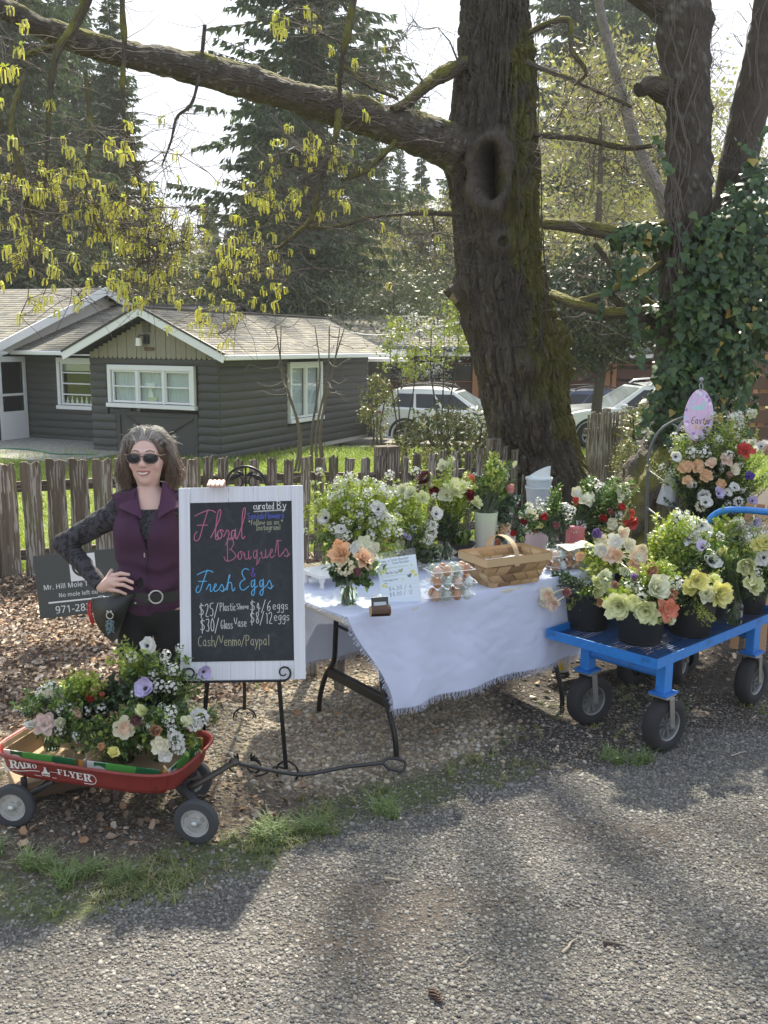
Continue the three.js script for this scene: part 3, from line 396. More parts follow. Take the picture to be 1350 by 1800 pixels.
function fence(name, label, a, b, pitch, w, h, rails, posts, seed, opt = {}) {
  const o = thing(name, label, 'fence', a.clone(), -Math.atan2(b.z - a.z, b.x - a.x)), len = Math.hypot(b.x - a.x, b.z - a.z), r = rngOf(seed), gy = (x) => ground(a.x + (b.x - a.x) * x / len, a.z + (b.z - a.z) * x / len) - a.y;
  const wide = [0, 1, 2, 3].map((k) => picketGeo(.162, h, .024, seed + 20 + k)), var_ = [0, 1, 2, 3, 4, 5].map((k) => picketGeo(w, h, .022, seed + k));
  for (let x = .05, i = 0; x < len; x += pitch * rr(r, .95, 1.06), i++) { if (opt.skip && opt.skip(x)) continue; const big = opt.wide && x < opt.wide; if (big) x += .042; part(o, 'picket', big ? wide[(i * 3 + (r() * 2 | 0)) % 4] : var_[(i * 5 + (r() * 3 | 0)) % 6], mPicket[r() * 3 | 0], { p: V(x, gy(x) + rr(r, -.02, .02), rr(r, -.004, .004)), e: [rr(r, -.015, .015), 0, rr(r, -.022, .022)] }); }
  for (const [y, th] of rails) for (let x = 0; x < len; x += 2.4) { const e = Math.min(x + 2.395, len), ya = gy(x) + y, yb = gy(e) + y, m = part(o, 'rail', muv(xf(box(Math.hypot(e - x, yb - ya), th, .045), V((x + e) / 2, (ya + yb) / 2, -.045), [0, 0, Math.atan2(yb - ya, e - x)]), 1, true), mPicket[1]);
    if (opt.moss) { const L = []; for (let q = x; q < e; q += .05) if (r() < opt.moss && fb3(q * 2, seed, 1) > .42) L.push(sph(1, q, mix(ya, yb, (q - x) / (e - x)) + th / 2 + .004, -.045, V(rr(r, .03, .05), rr(r, .006, .014), .024), 6)); if (L.length) part(m, 'moss', L, mMoss, { kind: 'stuff' }); } }
  for (const [x, pw, ph] of posts) part(o, 'post', muv(rbox(pw, ph, pw, .012, x, gy(x) + ph / 2, -.07)), mPicket[1]);
  return o;
}
{
  const A = V(-4.4, 0, -7.45), J = onPlane(668, 815, .95), Bq = V(2.05, 0, -10.15); A.y = ground(A.x, A.z);
  const K = V(.02, 0, -9.25); K.y = ground(K.x, K.z);
  fence('picket_fence', 'weathered brown picket fence behind the woman and the table, gaps showing bright lawn', A, K, .155, .092, 1.02, [[.8, .09], [.2, .09]], [[1.2, .1, 1.0], [4.75, .13, 1.1]], 11, { moss: .5, wide: 2.9 });
  const K2 = K.clone(); fence('picket_fence', 'far run of mossy picket fence between its thick post and the big trunk', K2, V(2.0, ground(2, -10.6), -10.6), .16, .085, 1.02, [[.78, .09], [.2, .09]], [[.08, .16, 1.1], [1.45, .12, 1.12]], 23, { moss: .8 });
  const P = at(1024, 835, 14.6), Q = at(1112, 812, 16.2); P.y = ground(P.x, P.z); Q.y = ground(Q.x, Q.z);
  const N = V(2.9, ground(2.9, -13.4), -13.4);
  fence('picket_fence', 'silver grey picket fence with close narrow boards right of the big trunk', N, Q, .082, .070, 1.32, [[1.05, .08], [.3, .08]], [[1.35, .11, 1.38], [2.95, .1, 1.4]], 37);
}
// ------------------------------------------------------------------ trees and shrubs
const barkBump = dtex(512, 512, (u, v) => { const a = fbm(u * 16, v * 4, 16, 4, 3, 4), b = Math.abs(fbm(u * 22 + a, v * 5, 22, 5, 13, 3) - .5) * 2.6; return clamp(.15 + .75 * Math.min(1, b) + .25 * (fbm(u * 60, v * 30, 60, 30, 8, 2) - .5), 0, 1); });
const mBark = new THREE.MeshStandardMaterial({ vertexColors: true, roughness: .95, bumpMap: barkBump, bumpScale: .035 });
const mTwig = std([.105, .085, .07], .9), mTwigPale = std([.27, .24, .2], .9);
const leafMat = (c, t = .35, r = .6) => phys(c, r, { side: THREE.DoubleSide, transmission: t, thickness: 0 });
const BARK = [.088, .073, .057], MOSS = [.135, .13, .022], LICHEN = [.34, .34, .3];
// a thick limb: bark furrows in the shape, moss where it faces up (or where mossAt says)
function limb(pts, rad, sides, o = {}) {
  const n = pts.length, g = tube(pts, rad, sides, true), p = g.attributes.position, q = g.attributes.normal, w = sides + 1, col = new Float32Array(p.count * 3), s = o.seed ?? 1, uv = g.attributes.uv;
  for (let i = 0; i < p.count; i++) {
    const k = Math.min(n - 1, i / w | 0), c = pts[k], x = p.getX(i), y = p.getY(i), z = p.getZ(i), nx = q.getX(i), ny = q.getY(i), nz = q.getZ(i), rd = rad(k / (n - 1));
    const rough = fb3(x * 9 + s, y * 9, z * 9, 3) - .5, big = fb3(x * 2.2 + s, y * 2.2, z * 2.2, 2) - .5, d = rd * (rough * .34 + big * .3) * (o.rough ?? 1);
    const mo = sstep(o.m0 ?? .25, o.m1 ?? .75, ny * .7 + (fb3(x * 5 + s, y * 5, z * 5, 3) - .5) * 1.3 + (o.mossAdd ?? 0) + (o.mossFn ? o.mossFn(x, y, z) : 0));
    const li = sstep(.68, .73, fb3(x * 30, y * 30 + s, z * 30, 2)) * .7 * (o.lichen ?? 0);
    p.setXYZ(i, x + nx * (d + mo * .012), y + ny * (d + mo * .02), z + nz * (d + mo * .012));
    const k2 = .7 + .6 * fb3(x * 14, y * 14, z * 14, 2); let cc = lerpc(mulc(o.bark ?? BARK, k2), mulc(MOSS, k2), mo); cc = lerpc(cc, LICHEN, li * (1 - mo)); col.set(cc, 3 * i);
    uv.setXY(i, uv.getX(i) * 1.6, uv.getY(i) * 1.6);
  }
  g.setAttribute('color', new THREE.BufferAttribute(col, 3)); g.computeVertexNormals(); return g;
}
const lerpArr = (a, t) => { const k = clamp(t, 0, 1) * (a.length - 1), i = Math.min(a.length - 2, Math.floor(k)); return mix(a[i], a[i + 1], k - i); };
// branches that reach for targets: each target is joined to the nearest point grown so far
function reach(nodes, targets, o, r) {
  const L = [], tips = [];
  const order = targets.map((t) => ({ t, d: Math.min(...nodes.map((n) => n.p.distanceTo(t))) })).sort((a, b) => a.d - b.d);
  for (const { t } of order) {
    let best = null, bd = 1e9; for (const n of nodes) { const d = n.p.distanceTo(t) + (n.r < .006 ? .25 : 0) + (n.p.y < t.y - .2 && !o.up ? .35 : 0); if (d < bd) { bd = d; best = n; } }
    const a = best.p, len = a.distanceTo(t); if (len < .12) { tips.push(t.clone()); continue; }
    const side = V(rr(r, -1, 1), rr(r, -.4, 1), rr(r, -1, 1)).multiplyScalar(len * (o.wander ?? .16));
    const pts = [a.clone()], n = Math.max(4, Math.ceil(len / .13)); for (let k = 1; k <= n; k++) { const f = k / n, p = a.clone().lerp(t, f).addScaledVector(side, Math.sin(f * PI)).add(V(0, -(o.sag ?? .1) * len * Math.sin(f * PI), 0)); p.x += (n3(p.x * 6, p.y * 6, p.z * 6) - .5) * .07; p.y += (n3(p.x * 7 + 5, p.y * 6, p.z * 6) - .5) * .07; pts.push(p); }
    const r0 = Math.min(best.r * .72, o.rmax ?? .03, .006 + len * .014), r1 = .0038;
    L.push(tube(pts, (f) => mix(r0, r1, f), r0 > .012 ? 6 : 4, false)); pts.forEach((p, k) => { if (k) nodes.push({ p, r: mix(r0, r1, k / n) }); }); tips.push(t.clone());
  }
  return [L, tips];
}
function twigs(nodes, n, r, len, rad = .0022) { const L = [], tips = []; for (let i = 0; i < n; i++) { const b = nodes[r() * nodes.length | 0], d = V(rr(r, -1, 1), rr(r, -.75, .7), rr(r, -1, 1)).normalize(), l = rr(r, .5, 1.2) * len, pts = [b.p.clone()]; for (let k = 1; k <= 4; k++) { const q = pts[k - 1].clone().addScaledVector(d, l / 4); d.add(V(rr(r, -.35, .35), rr(r, -.2, .35), rr(r, -.35, .35))).normalize(); pts.push(q); } L.push(tube(pts, (t) => rad * (1 - .6 * t), 3, false)); tips.push(pts[4], pts[2]); } return [L, tips]; }
// hanging flower tassels with small unfolding leaves
function tassel(seed) { const r = rngOf(seed), L = []; for (let i = 0; i < 6; i++) { const a = r() * 6.3, l = rr(r, .035, .075), o = V(Math.cos(a) * rr(r, .0, .02), rr(r, -.01, .012), Math.sin(a) * rr(r, .0, .02)), pts = [o, o.clone().add(V(Math.cos(a) * .012, -.006, Math.sin(a) * .012)), o.clone().add(V(Math.cos(a) * .017, -l * .5, Math.sin(a) * .017)), o.clone().add(V(Math.cos(a) * .014, -l, Math.sin(a) * .014))]; L.push(tint(tube(spline(pts, 7), (t) => (t < .25 ? .002 : .0045 + .0022 * Math.sin(t * 22)), 5), mulc([.9, .88, .2], rr(r, .75, 1.1)))); } for (let i = 0; i < 5; i++) { const a = r() * 6.3, up = rr(r, .2, 1), d = V(Math.cos(a), up, Math.sin(a)).normalize(), s = V(-Math.sin(a), 0, Math.cos(a)), l = rr(r, .02, .042); L.push(tint(grid(2, 3, (u, v) => d.clone().multiplyScalar(l * v).addScaledVector(s, (u - .5) * l * .55 * Math.sin(v * 2.8 + .2)).add(V(0, .004 * Math.abs(u - .5), 0))), mulc([.72, .8, .13], rr(r, .8, 1.15)))); } return merge(L); }
const mTassel = new THREE.MeshPhysicalMaterial({ vertexColors: true, roughness: .6, transmission: .5, thickness: 0, side: THREE.DoubleSide });

// the big maple
const DM = 10.7;
{
  const r = rngOf(404), t = thing('maple_tree', 'huge mossy old maple with a dark hollow in its trunk behind the table', 'tree', V(0, 0, 0));
  const rows = [[-150, 822, 926], [0, 815, 930], [100, 808, 938], [200, 799, 944], [260, 790, 946], [330, 793, 946], [400, 800, 947], [450, 803, 951], [500, 806, 960], [560, 813, 974], [600, 826, 985], [650, 838, 992], [700, 850, 999], [760, 862, 1011], [800, 872, 1024], [850, 884, 1044], [900, 884, 1068], [945, 872, 1096]].map(([py, l, q]) => { const a = at(l, py, DM), b = at(q, py, DM); return { y: a.y, x: (a.x + b.x) / 2, w: a.distanceTo(b) / 2 }; }).reverse();
  const rowAt = (y) => { let i = 1; while (i < rows.length - 1 && rows[i].y < y) i++; const a = rows[i - 1], b = rows[i], f = clamp((y - a.y) / (b.y - a.y), 0, 1), s = f * f * (3 - 2 * f); return [mix(a.x, b.x, mix(f, s, .5)), mix(a.w, b.w, mix(f, s, .5))]; };
  const spot = (px, py) => at(px, py, DM - .45), hol = spot(862, 302), lip = .32;
  const bumps = [[885, 425, .13, .09], [796, 268, .26, .13], [806, 515, .15, .17], [978, 592, .22, .13], [930, 645, .22, .13], [915, 745, .24, .14], [860, 640, .2, .1], [948, 715, .17, .1], [868, 762, .16, .1], [985, 640, .2, .1], [890, 690, .15, .08], [830, 560, .16, .05]].map(([px, py, s, h]) => ({ p: at(px, py, DM - (px > 960 || px < 815 ? .1 : .5)), s, h }));
  const y0 = -.25, y1 = rows[rows.length - 1].y, NU = 340, NV = 520, pos = [], col = [], uv = [], idx = [];
  for (let j = 0; j <= NV; j++) for (let i = 0; i <= NU; i++) {
    const y = mix(y0, y1, j / NV), th = i / NU * 2 * PI, cx = Math.cos(th), cz = Math.sin(th), [mx, w] = rowAt(y);
    const tw = th + y * .12, fx = Math.cos(tw), fz = Math.sin(tw);
    const low = fb3(fx * 1.3 + 4, y * 1.1, fz * 1.3, 3) - .5, fl = sstep(.9, -.2, y);
    let rad = w * (1 + .16 * low * (1 + fl)) + fl * .12 * Math.max(0, Math.sin(th * 4 + 1));
    const nz = fb3(fx * 2.5, y * .9, fz * 2.5, 2) * .8, rid = Math.min(Math.abs(fb3(fx * 8.5 + nz, y * 2.4 + nz, fz * 8.5, 3) - .5) * 2, .12 + 2.2 * Math.abs(n3(fx * 6 + 9, y * 7 + nz * 2, fz * 6) - .5));
    let x = mx + cx * rad, z = -DM + cz * rad, smooth = 0;
    for (const b of bumps) { const d2 = ((x - b.p.x) ** 2 + (y - b.p.y) ** 2 + (z - b.p.z) ** 2) / (b.s * b.s); if (d2 < 6) { rad += b.h * Math.exp(-d2 * 1.3) * (.75 + .5 * fb3(x * 6, y * 6, z * 6, 2)); } }
    if (cz > 0) { const e = Math.hypot((x - hol.x - .05 * (y - hol.y)) / .125, (y - hol.y) / .25) + .75 * (fb3(x * 6, y * 6, 5, 3) - .5); rad += .12 * (.7 + .6 * fb3(x * 5, y * 4, 9, 2)) * Math.exp(-(((e - 1.4) / .42) ** 2)); rad -= .6 * sstep(1.12, .8, e); smooth = Math.exp(-(((e - 1.3) / .5) ** 2)); const k = Math.hypot((x - bumps[0].p.x), (y - bumps[0].p.y)); rad -= .1 * sstep(.065, .03, k); smooth = Math.max(smooth, .8 * sstep(.2, .1, k)); }
    rad += (sstep(0, .4, rid) - .55) * .07 * (1 - smooth * .85) + .016 * (fb3(x * 22, y * 14, z * 22, 2) - .5);
    x = mx + cx * rad; z = -DM + cz * rad; pos.push(x, y, z);
    const k2 = .62 + .75 * fb3(x * 12, y * 7, z * 12, 2), mo = sstep(.5, .78, (cx * .55 + .44) * sstep(.2, 1.2, y) * (1 - .45 * sstep(4.3, 5.6, y)) + (fb3(x * 3.2, y * 2.2, z * 3.2, 3) - .42) * 1.05);
    const li = sstep(.74, .78, fb3(x * 24, y * 24, z * 24, 2)) * sstep(3.5, 1, y) * .4;
    let c = lerpc(mulc(BARK, k2), mulc([.10, .082, .068], k2), smooth * .7); c = lerpc(c, mulc(MOSS, k2 * .85), mo * .85); c = lerpc(c, LICHEN, li);  col.push(...c); uv.push(th * w * 3.2, y * 2.1);
  }
  for (let j = 0; j < NV; j++) for (let i = 0; i < NU; i++) { const a = j * (NU + 1) + i; idx.push(a, a + NU + 1, a + 1, a + 1, a + NU + 1, a + NU + 2); }
  const g = new THREE.BufferGeometry(); g.setAttribute('position', new THREE.Float32BufferAttribute(pos, 3)); g.setAttribute('color', new THREE.Float32BufferAttribute(col, 3)); g.setAttribute('uv', new THREE.Float32BufferAttribute(uv, 2)); g.setIndex(idx); g.computeVertexNormals();
  part(t, 'trunk', g, mBark);
  // cut knot on the left edge
  const kp = at(800, 516, DM - .12); part(t, 'sawn_knot', tint(xf(new THREE.CylinderGeometry(.085, .1, .09, 18), kp, [.5, 0, 1.15]), (x, y, z) => mulc([.42, .33, .23], .7 + .6 * fb3(x * 40, y * 40, z * 40, 2))), mBark);
  // the long limb
  const LP = [[838, 285, 10.75], [768, 250, 10.35], [700, 226, 10.05], [600, 196, 9.75], [500, 166, 9.4], [400, 138, 9.05], [300, 112, 8.75], [200, 92, 8.45], [100, 60, 8.1], [0, 14, 7.8], [-130, -50, 7.4], [-330, -130, 6.9]].map((q) => at(...q)), lpts = spline(LP, 420);
  part(t, 'limb', limb(lpts, (f) => lerpArr([.25, .225, .195, .165, .148, .132, .118, .104, .088, .072, .06, .04], f), 44, { seed: 3, lichen: .55, m0: .42, m1: .8 }), mBark, { label: 'long mossy limb reaching left over the log house' });
  const nodes = lpts.filter((p, i) => i % 5 === 0).map((p, i, a) => ({ p, r: .05 }));
  const mossy = (pts, r0, r1, sides = 10, o = {}) => { const P = spline(pts.map((q) => at(...q)), pts.length * 10); part(t, 'branch', limb(P, (f) => mix(r0, r1, f), sides, { seed: pts[0][0], mossAdd: .3, rough: 1.5, ...o }), mBark); P.forEach((p, i) => { if (i % 3 === 0) nodes.push({ p, r: mix(r0, r1, i / P.length) * .7 }); }); };
  mossy([[822, 112, 10.5], [770, 136, 10.3], [742, 158, 10.1], [715, 182, 9.95], [690, 196, 9.85]], .075, .04);
  mossy([[640, -60, 9.2], [622, 0, 9.2], [612, 60, 9.15], [600, 110, 9.15], [597, 180, 9.2]], .035, .018);
  mossy([[604, 118, 9.15], [630, 140, 9.1], [660, 158, 9.1], [700, 176, 9.1]], .02, .006, 6);
  mossy([[168, -60, 7.9], [150, 10, 7.9], [130, 50, 7.9], [102, 92, 7.8], [88, 160, 7.7], [84, 240, 7.6], [78, 330, 7.5]], .04, .012);
  mossy([[110, 82, 8.0], [60, 95, 7.8], [22, 112, 7.6], [0, 160, 7.5]], .022, .008, 7);
  mossy([[214, -50, 8.2], [215, 20, 8.2], [219, 80, 8.2], [216, 150, 8.1], [220, 220, 8.0], [240, 300, 7.9], [258, 390, 7.8], [262, 440, 7.8]], .024, .008, 7);
  mossy([[360, 44, 8.8], [352, 118, 8.8], [335, 185, 8.7], [312, 205, 8.7], [300, 250, 8.6], [285, 290, 8.6]], .018, .007, 7, { mossAdd: -.3 });
  mossy([[596, 196, 9.5], [588, 250, 9.3], [572, 290, 9.2], [560, 340, 9.1], [548, 385, 9.0], [512, 420, 8.9], [486, 440, 8.8]], .026, .01, 8);
  mossy([[695, 252, 9.8], [665, 282, 9.6], [640, 305, 9.5], [600, 318, 9.4]], .024, .008, 7);
  mossy([[806, 378, 10.3], [740, 376, 10], [660, 382, 9.7], [590, 400, 9.4], [520, 402, 9.1]], .022, .006, 6, { mossAdd: -.2 });
  mossy([[45, 130, 7.7], [20, 220, 7.3], [40, 330, 7.2], [60, 420, 7.2]], .02, .006, 6); mossy([[150, 130, 8.1], [160, 240, 7.9], [150, 330, 7.8], [180, 420, 7.6]], .02, .006, 6);
  mossy([[930, 60, 10.4], [960, 45, 10.2], [1000, 38, 10], [1005, 90, 9.9], [1030, 130, 9.8], [1010, 150, 9.8]], .03, .01, 6); mossy([[925, 110, 10.3], [1000, 140, 10], [1060, 165, 9.8], [1110, 190, 9.6]], .022, .008, 6, { mossAdd: -.2 }); mossy([[940, 238, 10.4], [1020, 245, 10.2], [1100, 262, 10.1], [1150, 258, 10]], .028, .012, 7, { mossAdd: -.1 });
  // twigs that carry the tassels: where the picture is thick with them
  const blobs = [[195, 370, 75, 45, 44], [230, 430, 50, 60, 40], [30, 350, 45, 90, 32], [60, 470, 70, 60, 24], [215, 500, 60, 45, 24], [110, 330, 60, 60, 20], [310, 470, 50, 70, 26], [320, 380, 50, 40, 18], [480, 330, 45, 40, 26], [500, 250, 50, 30, 10], [550, 260, 60, 26, 14], [430, 450, 50, 50, 30], [590, 340, 30, 36, 12], [500, 470, 60, 50, 12], [620, 300, 50, 60, 8], [420, 540, 50, 25, 12], [25, 130, 30, 50, 6], [500, 30, 40, 30, 8], [560, 70, 60, 40, 5], [250, 190, 80, 60, 5], [120, 240, 80, 70, 8], [760, 400, 20, 50, 5], [390, 590, 25, 15, 4], [30, 30, 50, 30, 3]];
  const gauss = () => (r() + r() + r() - 1.5) * 1.35, targets = [], tass = [];
  for (const [bx, by, sx, sy, n] of blobs) for (let k = 0; k < n; k++) { const p = at(bx + gauss() * sx, by + gauss() * sy, mix(7.0, 9.2, clamp(bx / 600, 0, 1)) + gauss() * .5); if (k % 3 === 0) targets.push(p); else tass.push(p); }
  for (const [bx, by, sx, sy, n] of [[1050, 230, 80, 120, 34], [1030, 470, 70, 70, 18], [700, 120, 80, 80, 14], [740, 440, 60, 50, 10], [1240, 120, 40, 120, 8]]) for (let k = 0; k < n; k++) targets.push(at(bx + gauss() * sx, by + gauss() * sy, 9.9 + gauss() * .4));
  const [TL, tips0] = reach(nodes, targets, { rmax: .02, sag: .04, wander: .2 }, r);
  const bn = nodes.filter((n) => n.r < .03), near = (p) => bn.reduce((a, n) => (n.p.distanceToSquared(p) < a.p.distanceToSquared(p) ? n : a), bn[0]);
  const tips = tips0.filter((q) => pix(q)[0] < 690), all = [...tips]; for (const p of tass) { const n = near(p), d = n.p.distanceTo(p); if (d > .5) continue; const m = n.p.clone().lerp(p, .5).add(V(rr(r, -.03, .03), rr(r, -.02, .05), rr(r, -.03, .03))); TL.push(tube([n.p.clone(), m, p.clone()], (f) => mix(.0045, .0028, f), 3, false)); all.push(p); }
  const small = nodes.filter((n) => n.r < .02), [TW, tt] = twigs(small, 2400, r, .5, .0036); TL.push(...TW);
  part(t, 'twigs', TL, mTwig, { kind: 'stuff' });
  const protos = [1, 2, 3, 4, 5].map((k) => norm(tassel(60 + k), true)); let made = 0;
  const extra = []; for (const p of all) { const n = 1 + (r() < .35 ? 1 : 0); for (let k = 0; k < n; k++) { const q = p.clone().add(k ? V(rr(r, -.07, .07), rr(r, -.05, .03), rr(r, -.07, .07)) : V(0, 0, 0)), pr = protos[r() * 5 | 0], e = [rr(r, -.25, .25), r() * 6.3, rr(r, -.25, .25)], s = rr(r, .65, 1.25); if (made < 290) { part(t, 'catkin_cluster', pr, mTassel, { p: q, e, s }); made++; } else extra.push(xf(pr.clone(), q, e, s)); } }
  if (extra.length) part(t, 'catkins', extra, mTassel, { kind: 'stuff' });
  // vines on the trunk
  const vines = []; for (const v of [[[893, 860], [890, 700], [884, 600], [905, 480], [900, 400], [893, 300], [880, 180], [884, 60], [890, -60]], [[948, 640], [935, 580], [950, 500], [942, 420], [950, 330], [935, 250], [946, 150], [938, 40]], [[880, 610], [925, 600], [945, 560], [940, 480]], [[866, 560], [884, 630], [920, 620], [935, 590]], [[905, 790], [915, 720], [930, 640], [944, 560]], [[955, 380], [952, 440], [948, 520], [960, 600]]]) vines.push(tube(spline(v.map(([x, y]) => { const q = at(x, y, DM), [mx, w] = rowAt(q.y), dx = clamp((q.x - mx) / w, -.97, .97); return V(mx + dx * (w + .03), q.y, -DM + Math.sqrt(1 - dx * dx) * (w + .05) + (Math.hypot(q.x - hol.x, q.y - hol.y) < .35 ? .12 : 0)); }), 60), (f) => .0085 * (1 - .5 * f), 5)); part(t, 'vines', vines, std([.07, .056, .046], .9), { kind: 'stuff' });
  // crown above the frame, whose thin shade dapples the lane
  const up = []; const top = V(rowAt(y1)[0], y1, -DM), cr = rngOf(31); const upNodes = []; for (let k = 0; k < 6; k++) { const a = k * 1.07 + .2, e = V(top.x + Math.cos(a) * rr(cr, 3, 5.5), top.y + rr(cr, 2.5, 6), -DM + 1.5 + Math.sin(a) * rr(cr, 2.5, 6)); const P = spline([top.clone().add(V(0, -.4, 0)), top.clone().lerp(e, .4).add(V(0, .9, 0)), e], 20); up.push(limb(P, (f) => mix(.075, .02, f), 9, { seed: k })); P.forEach((p, i) => { if (i > 5) upNodes.push({ p, r: mix(.1, .03, i / 20) }); }); }
  part(t, 'upper_limbs', up, mBark);
  const ut = []; for (let k = 0; k < 70; k++) { const n = upNodes[cr() * upNodes.length | 0].p; ut.push(n.clone().add(V(rr(cr, -1.4, 1.4), rr(cr, -.9, 1.2), rr(cr, -1.2, 1.6)))); }
  const [UL, ] = reach(upNodes, ut, { rmax: .03, sag: -.05, up: 1 }, cr), [UT, utips] = twigs(upNodes.filter((n) => n.r < .03), 420, cr, .6, .005); part(t, 'upper_twigs', [...UL, ...UT], mTwig, { kind: 'stuff' });
  part(t, 'upper_catkins', utips.filter((_, i) => i % 2 === 0).map((p, i) => xf(protos[i % 5].clone(), p, [0, i, 0], 2.6)), mTassel, { kind: 'stuff' });
}
// the two trunks on the right and the ivy
{
  const r = rngOf(505), D = 9.6, t = thing('ivy_tree', 'mossy twin trunked tree smothered in dark ivy at the right edge', 'tree', V(0, 0, 0));
  const T1 = [[1150, 990, D], [1168, 900, D], [1195, 800, D], [1205, 700, D], [1200, 600, D], [1196, 480, D], [1203, 380, D], [1210, 300, D], [1212, 220, D], [1205, 120, D], [1204, 40, D], [1200, -60, D], [1195, -200, D]].map((q) => at(...q));
  part(t, 'trunk', limb(spline(T1, 120), (f) => lerpArr([.85, .58, .4, .29, .25, .24, .23, .235, .225, .22, .24, .2, .18], f), 40, { seed: 8, rough: 1.5, m0: .5, m1: 1, lichen: .5, mossFn: (x, y) => .75 * sstep(1.5, .3, y) * sstep(.25, -.35, x - at(1195, 850, D).x) }), mBark);
  part(t, 'trunk', limb(spline([[1225, 620, D + .3], [1262, 440, D + .3], [1290, 330, D + .3], [1312, 220, D + .3], [1336, 110, D + .3], [1352, 20, D + .3], [1366, -120, D + .3]].map((q) => at(...q)), 80), (f) => mix(.21, .15, f), 30, { seed: 18, rough: .8, m0: .6, m1: 1.1 }), mBark);
  const mossy = (pts, r0, r1, o = {}) => part(t, 'branch', limb(spline(pts.map((q) => at(...q)), pts.length * 9), (f) => mix(r0, r1, f), 12, { seed: pts[0][0], mossAdd: .35, rough: 1.3, ...o }), mBark);
  mossy([[1190, 165, D], [1165, 160, D - .1], [1140, 150, D - .15], [1122, 158, D - .2]], .13, .07, { mossAdd: -.2 }); mossy([[1200, 60, D], [1180, 25, D], [1140, 0, D], [1095, -30, D - .1]], .16, .1, { mossAdd: -.1 });
  mossy([[1196, 395, D], [1120, 412, D - .1], [1080, 412, D - .1], [1030, 402, D], [958, 395, D + .4]], .09, .05); mossy([[1185, 590, D], [1150, 572, D], [1120, 556, D - .1], [1060, 549, D - .1], [1010, 535, D], [972, 520, D + .5]], .055, .04); mossy([[1178, 580, D], [1150, 545, D], [1120, 520, D]], .05, .035); mossy([[1110, 553, D], [1075, 515, D], [1120, 495, D - .1], [1165, 462, D - .1]], .035, .022); mossy([[1018, 532, D], [1060, 520, D - .1], [1092, 500, D - .1], [1075, 470, D], [1045, 430, D]], .03, .02);
  mossy([[1170, 800, D - .25], [1142, 850, D - .45], [1118, 905, D - .55], [1096, 965, D - .55]], .13, .09, { mossAdd: .35, rough: 2.4 }); mossy([[1222, 800, D - .3], [1226, 870, D - .55], [1240, 950, D - .7]], .13, .08, { mossAdd: -.1, rough: 2.4 });
  const vn = []; for (let k = 0; k < 46; k++) { const two = k % 3 === 0, y = rr(r, -60, 560), cx = two ? mix(1366, 1232, (y + 120) / 740) : 1205, hw = two ? 28 : 38, P = []; let x = cx + rr(r, -hw, hw), yy = y + rr(r, 120, 300); for (let q = 0; q < 7; q++) { const e = clamp((x - cx) / hw, -1, 1); P.push(at(x, yy, D + (two ? .3 : 0) - .30 * Math.sqrt(1 - e * e * .9))); yy -= rr(r, 20, 50); x += rr(r, -18, 18) + (two ? 6 : 0); } vn.push(tube(spline(P, 24), (f) => rr(r, .005, .011) * (1 - .5 * f), 4)); } for (let k = 0; k < 90; k++) { const two = k % 3 === 0, y = rr(r, -20, 420), cx = two ? mix(1366, 1232, (y + 120) / 740) : 1205, s = r() < .5 ? -1 : 1, hw = two ? 24 : 36, P = [at(cx + s * hw, y, D - .05), at(cx + s * (hw + rr(r, 10, 22)), y + rr(r, -25, 10), D - .15), at(cx + s * (hw + rr(r, 14, 45)), y + rr(r, -40, 30), D - .2)]; vn.push(tube(spline(P, 7), (f) => .005 * (1 - .7 * f), 3)); }
  part(t, 'vines', vn, std([.13, .11, .095], .9), { kind: 'stuff' });
  // ivy leaf: five shallow lobes, folded along the midrib
  const ivyLeaf = (c0) => { const O = [[0, 0], [.15, -.09], [.37, -.11], [.54, .1], [.46, .34], [.29, .5], [.15, .78], [0, 1.02]], ring = [...O, ...O.slice(1, -1).reverse().map(([x, y]) => [-x, y])], g = new THREE.BufferGeometry(), p = [0, .4, .0]; ring.forEach(([x, y]) => p.push(x, y, -.16 * Math.abs(x) - .12 * (y - .4) ** 2)); const ix = []; for (let i = 0; i < ring.length; i++) ix.push(0, 1 + (i + 1) % ring.length, 1 + i); g.setAttribute('position', new THREE.Float32BufferAttribute(p, 3)); g.setIndex(ix); g.computeVertexNormals(); return tint(norm(g), c0); };
  const greens = [[.026, .07, .016], [.034, .088, .018], [.05, .112, .02], [.022, .058, .015], [.085, .15, .022], [.36, .27, .05]], LG = greens.map(ivyLeaf), mIvy = new THREE.MeshPhysicalMaterial({ vertexColors: true, roughness: .48, side: THREE.DoubleSide, transmission: .22, thickness: 0 });
  const vols = [[1262, 570, 72, 120, .55, 800], [1300, 470, 75, 110, .6, 800], [1262, 455, 58, 85, .5, 480], [1340, 390, 60, 110, .6, 600], [1165, 412, 40, 17, .2, 110], [1120, 412, 50, 20, .18, 130], [1225, 670, 66, 85, .45, 700], [1290, 610, 50, 70, .4, 260], [1200, 740, 50, 50, .35, 200], [1165, 560, 32, 40, .25, 80], [1110, 470, 18, 30, .15, 26], [1218, 530, 42, 66, .4, 300], [1370, 560, 50, 60, .5, 300], [1180, 730, 45, 60, .3, 120], [1125, 440, 30, 12, .15, 20], [1175, 800, 40, 60, .25, 70], [1225, 850, 70, 80, .35, 380]];
  const cand = [];
